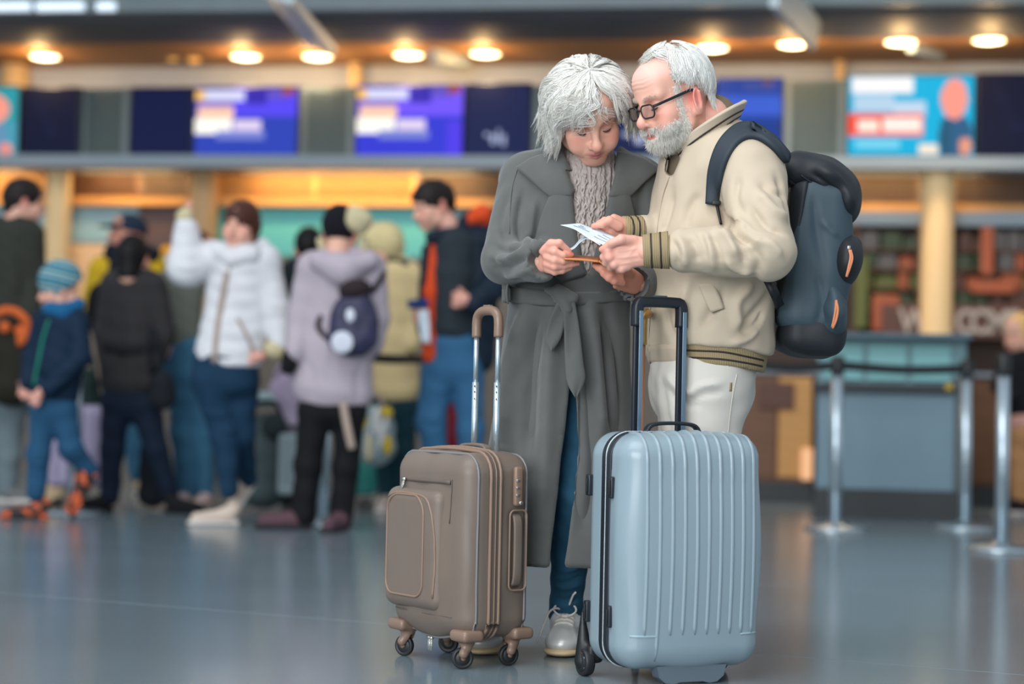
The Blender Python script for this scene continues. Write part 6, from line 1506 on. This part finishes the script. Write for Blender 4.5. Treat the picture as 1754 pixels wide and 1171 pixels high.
# ---- man at the left edge
f = Fig(25, 862, 11.3, 'dark-haired man in a dark green-grey jacket at the left edge')
f.head(42, 345, 118, 8, 0, 1.0, True); f.limbs([f.c(38, 370, 15, 34, 392, 18), f.w(26, 400, 40, 28, 20, 600, 36, 28)])
f.hair(m_hairb, [('+', ell((0, .014, .036), (.084, .117, .100))), ('+', cone((0, .08, 0), (0, .075, -.06), .05, .04), .03), ('-', ell((0, -.125, -.045), (.10, .090, .095)), .012)])
m_gj = cloth('green_grey_jacket', 52, 54, 48)
f.add('jacket', m_gj, [f.w(24, 400, 46, 36, 18, 560, 48, 36), f.w(18, 560, 48, 36, 14, 640, 46, 36), f.c(0, 396, 22, 50, 398, 22), f.c(54, 402, 22, 58, 480, 20), f.c(58, 480, 20, 52, 545, 17, 0, -.06), f.c(34, 374, 18, 30, 390, 22), ('-', f.cut([(-80, 668), (90, 668), (90, 740), (-80, 740)]), .01)], fold=[(((30, 440), (40, 480), (34, 520)), 6, -4), (((45, 470), (58, 478), (74, 470)), 4, -3)])
f.hand(44, 556, -.3, 1, 9, -.08)
f.add('trousers', cloth('grey_trousers', 112, 126, 132), [f.w(14, 650, 42, 32, 14, 690, 40, 32), f.c(20, 690, 27, 16, 780, 20), f.c(16, 780, 20, 12, 838, 17), f.c(-10, 690, 26, -12, 830, 17, .1)])
f.shoe(2, 852, -10, 28, cloth('grey_shoe', 110, 112, 112)); f.shoe(-22, 850, -10, 28, MATS['grey_shoe'], None, .1); f.done()
rb_ = empty('holdall', f.p(22, 690, -.2), 'dark bag with an orange handle carried by the man at the left edge', 'bag')
fh_ = Field([('+', f.e(20, 620, 42, 72, 26, -.22)), ('+', f.e(16, 660, 44, 34, 28, -.22), .03)], .01); V, Q = fh_.mesh(); part(rb_, 'bag_body', ripple(V, Q, .004, 30, 2), Q, cloth('dark_olive_bag', 40, 38, 30))
part(rb_, 'handle', *tube(spline([f.p(-20, 560, -.32), f.p(-4, 536, -.33), f.p(22, 532, -.33), f.p(44, 548, -.33), f.p(50, 572, -.30)], 20), .024, 10), cloth('orange_handle', 206, 100, 50))
for x, y in ((8, 560), (34, 566)): V, Q = Field([('+', f.e(x, y, 10, 10, 5, -.31))], .008).mesh(); part(rb_, 'patch', V, Q, MATS['orange_handle'])
V, Q = Field([('+', f.e(40, 572, 10, 22, 6, -.32, 20))], .008).mesh(); part(rb_, 'patch', V, Q, MATS['orange_handle'])

# ---- woman in the dark grey coat, back turned
f = Fig(215, 862, 10.75, 'black-haired person in a dark grey belted coat with back turned')
f.head(230, 440, 168, 10, 0, .98); f.limbs([f.c(230, 462, 13, 230, 486, 18), f.w(228, 490, 42, 28, 226, 620, 40, 28)])
f.hair(cloth('black_hair', 16, 15, 17, .5), [('+', ell((0, .024, .02), (.086, .108, .104))), ('+', cone((0, .06, 0), (0, .055, -.105), .068, .062), .03), ('-', ell((0, -.12, -.03), (.060, .08, .10)), .015)])
m_dg = cloth('charcoal_coat', 50, 48, 50)
fd_ = f.add('coat', m_dg, [f.w(228, 490, 50, 36, 224, 590, 50, 36), f.w(224, 590, 50, 36, 224, 650, 54, 40), f.c(196, 486, 20, 262, 488, 20), f.c(192, 492, 22, 180, 570, 20), f.c(180, 570, 20, 186, 630, 16, 0, -.05), f.c(266, 494, 22, 280, 570, 20), f.c(280, 570, 20, 262, 622, 16, 0, -.06), ('-', f.cut([(150, 676), (320, 676), (320, 760), (150, 760)]), .01)], fold=[(((205, 520), (210, 560), (206, 640)), 6, -4), (((250, 600), (256, 640), (250, 670)), 6, 4)])
part(f.root, 'belt', *drape(fd_, [(176, 584), (226, 590), (276, 584)], [(176, 600), (226, 606), (276, 600)], 24, 4, .001, .006, 10, 11.4), cloth('belt_dark', 34, 33, 36))
f.add('trousers', cloth('navy_trousers', 20, 32, 50), [f.w(224, 650, 46, 34, 222, 690, 46, 34), f.c(200, 690, 27, 192, 770, 20), f.c(192, 770, 20, 188, 850, 17), f.c(248, 690, 27, 268, 770, 20), f.c(268, 770, 20, 290, 846, 16, 0, .05)])
f.shoe(190, 860, 200, 25, m_blackc, m_blackc); f.shoe(288, 852, -20, 25, m_blackc, m_blackc); f.done()

# ---- person in the grey-green jacket, head hidden by the raised sleeve
f = Fig(330, 862, 11.25, 'person in a grey-green jacket and light jeans behind the white jacket')
f.head(338, 432, 60, 5, 0, .96, False, .05); f.limbs([f.c(334, 455, 13, 330, 480, 18), f.w(305, 490, 40, 28, 305, 600, 36, 28)])
f.hair(m_hairbr, [('+', ell((0, .012, .034), (.086, .116, .098))), ('-', ell((0, -.115, -.02), (.09, .085, .11)), .015)])
f.add('jacket', cloth('grey_green', 104, 108, 100), [f.w(304, 492, 44, 34, 302, 572, 44, 34), f.c(282, 490, 22, 330, 490, 22), f.c(270, 496, 22, 262, 560, 19), f.c(262, 560, 19, 272, 610, 16, 0, -.08), ('-', f.cut([(240, 606), (380, 606), (380, 680), (240, 680)]), .01)])
f.add('trousers', m_jeansl, [f.w(318, 596, 40, 32, 320, 640, 42, 32), f.c(312, 640, 27, 314, 740, 22), f.c(314, 740, 22, 318, 842, 17), f.c(340, 640, 27, 346, 740, 21), f.c(346, 740, 21, 352, 842, 16)])
m_pink = cloth('pale_pink_shoe', 204, 178, 176); f.shoe(318, 858, 262, 24, m_pink); f.shoe(352, 858, 268, 24, m_pink); f.done()

# ---- man in the cap and yellow-black jacket
f = Fig(235, 840, 12.2, 'man in a dark cap and a yellow and black jacket behind the crowd')
f.head(217, 402, -50, -8, 0, 1.04, True, 0, (.72, .6, .58)); f.limbs([f.c(222, 425, 14, 226, 445, 18), f.w(226, 450, 45, 28, 226, 620, 40, 28)])
f.hat('cap', cloth('dark_blue_cap', 34, 48, 66), [('+', ell((0, .016, .045), (.090, .112, .085))), ('+', ell((0, -.115, .028), (.066, .075, .012), rot('X', R(10))), .015), ('-', rb((0, 0, -.08), (.2, .12, .095), .01), .01)])
f.add('scarf', cloth('navy_scarf', 20, 26, 38), [f.c(196, 432, 18, 250, 436, 18, -.05), f.e(208, 462, 24, 30, 16, -.12), f.c(250, 436, 16, 276, 440, 12, -.05)])
m_yel = cloth('yellow_jacket', 214, 176, 40)
f.add('jacket', m_yel, [f.w(228, 460, 50, 34, 228, 560, 50, 34), f.c(176, 460, 22, 280, 460, 22), f.c(172, 464, 22, 160, 520, 19), f.c(160, 520, 19, 178, 560, 15, 0, -.1), f.c(284, 462, 20, 292, 440, 16, 0, -.1)])
f.add('vest', m_blackc, [f.e(172, 530, 26, 46, 24, -.06), f.w(228, 560, 52, 36, 228, 640, 50, 36)])
f.add('patch', cloth('orange_patch', 238, 160, 40), [f.e(286, 428, 13, 9, 6, -.18)]); f.add('patch', m_whitesole, [f.e(290, 446, 9, 12, 6, -.19)])
f.add('trousers', m_jeansl, [f.w(236, 640, 42, 30, 238, 690, 40, 30), f.c(222, 690, 24, 236, 812, 15), f.c(254, 690, 24, 250, 812, 15)])
f.shoe(238, 836, 330, 26, cloth('tan_shoe', 196, 172, 140)); f.shoe(254, 838, 330, 26, cloth('tan_shoe', 196, 172, 140)); f.done()

# ---- dark-clad person behind the lavender coat
f = Fig(520, 845, 11.8, 'person in a dark teal-black jacket half hidden by the lavender coat')
f.head(530, 425, 178, 4, 0, 1.0, True); f.limbs([f.c(530, 445, 14, 530, 468, 18), f.w(528, 470, 42, 28, 526, 600, 40, 28)])
f.hair(cloth('black_hair', 16, 15, 17, .5), [('+', ell((0, .020, .03), (.086, .106, .100))), ('+', cone((0, .08, 0), (0, .075, -.05), .05, .04), .03), ('-', ell((0, -.115, -.03), (.07, .08, .11)), .015)])
f.add('jacket', cloth('teal_black', 24, 34, 38), [f.w(528, 470, 46, 34, 526, 600, 46, 34), f.c(500, 466, 20, 560, 466, 20), f.c(500, 474, 20, 494, 560, 18), f.c(494, 560, 18, 500, 622, 14), f.c(556, 474, 20, 562, 560, 18)])
f.add('trousers', m_navy2, [f.w(526, 620, 40, 30, 526, 660, 40, 30), f.c(508, 660, 24, 506, 820, 15), f.c(546, 660, 24, 548, 820, 15)])
f.shoe(508, 848, 260, 25, m_blackc, m_blackc); f.shoe(548, 848, 270, 25, m_blackc, m_blackc); f.done()

# ---- woman in the tan coat and pale fur hat
f = Fig(668, 855, 11.3, 'woman in a pale yellow-tan coat and fluffy blond hat with back turned')
f.head(656, 418, 165, 4, 0, .98); f.limbs([f.c(660, 440, 13, 664, 462, 18), f.w(670, 468, 40, 28, 670, 620, 38, 28)])
f.add('fur_hat', cloth('blond_fur', 216, 198, 148, .95, bump=1.0, bscale=120), [f.e(652, 410, 38, 32, 34), f.e(668, 420, 24, 30, 28), f.e(630, 420, 16, 22, 20)], rip=.008)
f.add('scarf', cloth('dark_scarf', 60, 66, 62), [f.c(640, 452, 13, 690, 454, 13, -.05)])
fy_ = f.add('coat', cloth('tan_yellow_coat', 220, 196, 146), [f.w(674, 470, 44, 34, 672, 580, 42, 34), f.w(672, 580, 42, 34, 676, 666, 42, 36), f.c(650, 470, 18, 704, 472, 20), f.c(706, 478, 20, 712, 540, 18), f.c(712, 540, 18, 704, 590, 14, 0, -.08), ('-', f.cut([(600, 692), (760, 692), (760, 770), (600, 770)]), .01)])
f.add('trousers', cloth('teal_dark_trousers', 26, 58, 68), [f.w(676, 670, 38, 30, 676, 700, 38, 30), f.c(660, 700, 23, 660, 846, 14), f.c(692, 700, 23, 694, 846, 14)])
f.shoe(662, 852, 265, 24, m_whiteshoe); f.shoe(694, 852, 275, 24, m_whiteshoe); f.done()

# ---- man in the navy jacket with the orange lining
f = Fig(760, 893, 10.4, 'dark-haired man in an open navy jacket with orange lining, looking down left')
f.head(742, 352, -64, 14, 0, 1.02, False); f.limbs([f.c(764, 378, 17, 778, 410, 20), f.w(776, 425, 26, 22, 776, 580, 24, 20)])
f.hair(m_hairb, [('+', ell((0, .010, .042), (.084, .117, .097))), ('+', cone((0, .08, 0), (0, .07, -.05), .045, .035), .03), ('-', ell((0, -.130, -.050), (.10, .092, .095)), .012)])
f.add('shirt', cloth('dark_grey_tee', 42, 50, 56), [f.w(778, 420, 40, 34, 774, 560, 38, 34, -.02)])
m_nj = cloth('navy_parka', 20, 34, 48, .6)
fn_ = f.add('jacket', m_nj, [f.w(806, 420, 50, 38, 802, 560, 50, 38, .05), f.w(802, 560, 50, 38, 798, 610, 50, 38, .05), f.c(770, 408, 22, 842, 412, 24, .03), f.c(846, 418, 28, 858, 480, 27, -.02), f.c(858, 480, 27, 812, 520, 20, -.04, -.14), f.c(740, 430, 18, 732, 560, 20, .06), f.c(740, 406, 12, 790, 400, 14, -.08, -.04), ('-', f.cut([(752, 415), (790, 415), (800, 650), (748, 650)], -.6, .0), .02), ('-', f.cut([(690, 640), (900, 640), (900, 720), (690, 720)]), .01)], fold=[(((830, 450), (850, 470), (880, 465)), 5, -4), (((820, 490), (840, 505), (860, 510)), 5, 4)])
m_or = cloth('orange_lining', 214, 76, 36)
f.add('lining', m_or, [f.c(746, 420, 9, 738, 500, 11, -.06), f.c(738, 500, 11, 736, 610, 12, -.06)])
f.add('hood', m_or, [f.c(796, 380, 12, 826, 366, 15, .02), f.c(826, 366, 15, 836, 384, 13, .02, .06)]); f.add('hood_rim', m_nj, [f.c(786, 396, 12, 800, 368, 7, -.02, .02), f.c(838, 366, 11, 850, 400, 14, .05)])
f.hand(796, 514, -1, -.05, 13, -.16); f.hand(716, 540, .2, -.8, 10, -.10)
f.add('trousers', cloth('mid_jeans', 52, 98, 134), [f.w(776, 590, 48, 36, 774, 630, 48, 36), f.c(752, 635, 30, 738, 720, 25), f.c(738, 720, 25, 750, 800, 21, -.03, .02), f.c(750, 800, 21, 756, 868, 18), f.c(800, 635, 30, 806, 740, 23), f.c(806, 740, 23, 808, 868, 18)], fold=[(((735, 660), (755, 670), (780, 662)), 4, 3), (((722, 720), (740, 730), (760, 722)), 4, -3)])
f.shoe(758, 890, 205, 28, m_blackc); f.shoe(810, 892, 205, 28, m_blackc); f.done()
V, Q = Field([('+', rb(P(716, 520, 10.25), (.055, .008, .022), .006, rot('Y', R(-6))))], .004).mesh(); solo('travel_wallet', V, Q, cloth('blue_wallet', 24, 56, 110), 'dark blue travel wallet held in front of the tan coat', 'wallet')
V, Q = sheet([(716, 532), (718, 560), (722, 586)], [(734, 530), (736, 560), (737, 588)], 12, 5, lambda u, v: 10.24, .002, .01); solo('folded_papers', V, Q, m_paper, 'pale folded papers below the dark blue wallet', 'papers')

# ---- blond person at the right edge
f = Fig(1762, 850, 12.3, 'blond long-haired person in dark clothes cut by the right edge')
f.head(1748, 572, -60, 10, 0, 1.0); f.limbs([f.c(1750, 596, 13, 1752, 615, 16), f.w(1754, 620, 36, 26, 1756, 720, 34, 26)])
f.hair(cloth('blond_hair', 226, 178, 110, .5), [('+', ell((0, .020, .034), (.088, .108, .098))), ('+', cone((.06, .03, 0), (.06, .0, -.20), .045, .03), .03), ('+', cone((-.06, .03, 0), (-.06, .0, -.20), .045, .03), .03), ('+', cone((0, .07, 0), (0, .06, -.18), .05, .04), .03), ('-', ell((0, -.12, -.02), (.055, .08, .10)), .015)])
f.add('jacket', m_blackc, [f.w(1752, 625, 40, 32, 1754, 690, 42, 32), f.c(1722, 626, 16, 1712, 660, 14), f.c(1712, 660, 14, 1735, 680, 11, 0, -.1)]); f.add('apron', cloth('red_apron', 196, 50, 44), [f.w(1756, 692, 30, 26, 1756, 704, 30, 26)])
f.add('trousers', cloth('tan_trousers', 190, 140, 96), [f.w(1757, 715, 28, 24, 1757, 740, 30, 26), f.c(1744, 745, 18, 1744, 862, 12), f.c(1770, 745, 18, 1770, 862, 12)])
f.shoe(1746, 846, 220, 25, m_blackc); f.shoe(1772, 846, 220, 25, m_blackc); f.done()

# ---- luggage among the crowd
def case(name, px0, py0, px1, py1, d, dep, m, label, cat, wheels=True, handle=True, grooves=4):
    a, b_ = P(px0, py1, d), P(px1, py0, d); w = b_[0] - a[0]; hgt = b_[2] - max(a[2], .05); z0 = max(a[2], .05)
    root = empty(name, ((a[0] + b_[0]) / 2, d, 0), label, cat)
    V, Q = Field([('+', rb((0, 0, z0 + hgt / 2), (w / 2, dep / 2, hgt / 2), min(w, dep) * .22))], .009).mesh(); part(root, 'shell', V, Q, m, local=True)
    for i in range(grooves): part(root, 'rib', *tube([(-w / 2 + w * (i + 1) / (grooves + 1), -dep / 2 - .001, z0 + .06), (-w / 2 + w * (i + 1) / (grooves + 1), -dep / 2 - .001, z0 + hgt - .06)], .006, 6), m, local=True)
    if wheels:
        for sx in (-1, 1):
            for sy in (-1, 1): part(root, 'wheel', *spoked_wheel((sx * (w / 2 - .05), sy * (dep / 2 - .05), .028), .028, .024, rot('Y', R(90))), m_tyre, local=True)
    if handle: part(root, 'handle', *tube(spline([(-.07, 0, z0 + hgt - .01), (-.06, 0, z0 + hgt + .03), (.06, 0, z0 + hgt + .03), (.07, 0, z0 + hgt - .01)], 14), .011, 8), m_black, local=True)
    return root
case('hard_suitcase', 84, 694, 190, 832, 11.0, .24, cloth('lilac_shell', 168, 158, 186, .4), 'lilac hard suitcase standing behind the boy in the striped beanie', 'suitcase')
case('hard_suitcase', 764, 676, 792, 860, 11.75, .22, cloth('red_shell', 150, 30, 44, .45), 'red suitcase behind the jeans of the orange-lined jacket man', 'suitcase')
case('hard_suitcase', 604, 786, 648, 846, 11.6, .22, cloth('teal_shell', 44, 128, 122, .45), 'low teal green case on the floor below the patterned bag', 'suitcase', True, False, 2)
case('hard_suitcase', 478, 742, 514, 846, 10.9, .2, cloth('pale_grey_shell', 142, 158, 162, .45), 'pale grey narrow case left of the black trousers', 'suitcase', True, True, 2)
class Q_: pass
q = Fig.__new__(Fig); q.d = 11.0; q.u = q.d / FPX
def softbag(name, prims, m, label, handles=(), mh=None, extra=()):
    f_ = Field([('+', p_) for p_ in prims], .011, .04); V, Q = f_.mesh(); V = ripple(V, Q, .006, 22, 4)
    lo = V.min(0); root = empty(name, ((V[:, 0].mean()), V[:, 1].mean(), lo[2]), label, 'bag'); part(root, 'bag_body', V, Q, m)
    for h_ in handles: part(root, 'handle', *tube(spline([q.p(*t_) for t_ in h_], 18), .012, 8), mh or m)
    for nm, pr, mm in extra: V, Q = Field([('+', p_) for p_ in pr], .009, .02).mesh(); part(root, nm, V, Q, mm)
softbag('duffel_bag', [q.e(450, 786, 48, 76, 40), q.e(446, 838, 50, 32, 42)], cloth('slate_duffel', 74, 86, 88), 'big slate grey duffel bag on the floor behind the woman in white', [[(430, 712, -.1), (440, 690, -.12), (470, 690, -.12), (482, 714, -.1)]], m_blackc,
        [('lid', [q.c(432, 684, 14, 478, 684, 14)], cloth('pale_teal_lid', 150, 172, 174)), ('side_pocket', [q.e(470, 730, 22, 24, 14, -.10)], cloth('dark_slate', 46, 56, 58))])
softbag('shopping_bag', [q.e(150, 672, 22, 42, 18), q.e(150, 694, 24, 20, 20)], cloth('dark_green_bag', 34, 52, 50), 'dark green shopping bag hanging behind the boy\'s back', [[(138, 640, -.05), (142, 612, -.05), (156, 610, -.05), (162, 640, -.05)]])
softbag('print_bag', [q.e(642, 742, 36, 50, 26), q.e(642, 768, 36, 26, 28)], mat('yellow_blue_print', srgb(150, 168, 172), rough=.6, var=.3, vscale=24), 'patterned white, yellow and blue bag right of the black trousers', [[(622, 708, -.05), (630, 680, -.05), (650, 680, -.05), (658, 708, -.05)]], m_trim,
        [('print_patch', [q.e(620, 720, 10, 22, 5, -.075)], cloth('yellow_print', 222, 190, 60)), ('print_patch', [q.e(664, 762, 8, 18, 5, -.075)], cloth('yellow_print', 222, 190, 60)), ('print_patch', [q.e(646, 722, 8, 26, 5, -.085)], cloth('white_print', 224, 222, 220)), ('print_patch', [q.e(632, 766, 7, 26, 5, -.085)], cloth('cream_print', 214, 196, 160)), ('print_patch', [q.e(656, 742, 6, 30, 5, -.085, 14)], cloth('white_print', 224, 222, 220)), ('print_patch', [q.e(662, 706, 12, 10, 5, -.06)], cloth('yellow_print', 222, 190, 60))])
softbag('cloth_bag', [q.e(496, 700, 22, 42, 18), q.e(486, 668, 26, 30, 18), q.e(494, 730, 20, 20, 18)], cloth('lilac_cloth', 178, 162, 186), 'lilac cloth bag hanging between the white jacket and the lavender coat', [[(470, 650, -.02), (478, 628, -.05), (492, 628, -.05), (500, 650, -.02)]])
softbag('backpack', [q.e(262, 800, 26, 62, 24), q.e(262, 846, 26, 24, 24)], cloth('black_bag', 26, 30, 36), 'black backpack on the floor between the light blue jeans', [[(254, 735, -.02), (258, 718, -.02), (268, 718, -.02), (272, 735, -.02)]])
softbag('waist_bag', [q.e(278, 668, 22, 34, 16, -.4)], cloth('black_bag', 26, 30, 36), 'black shoulder bag hanging against the dark grey coat', [[(262, 640, -.4), (252, 600, -.42), (262, 560, -.4), (276, 640, -.4)]])
softbag('pouch', [q.e(284, 818, 9, 20, 9)], cloth('mustard_pouch', 190, 140, 40), 'small mustard yellow pouch on the floor behind the crowd\'s feet')
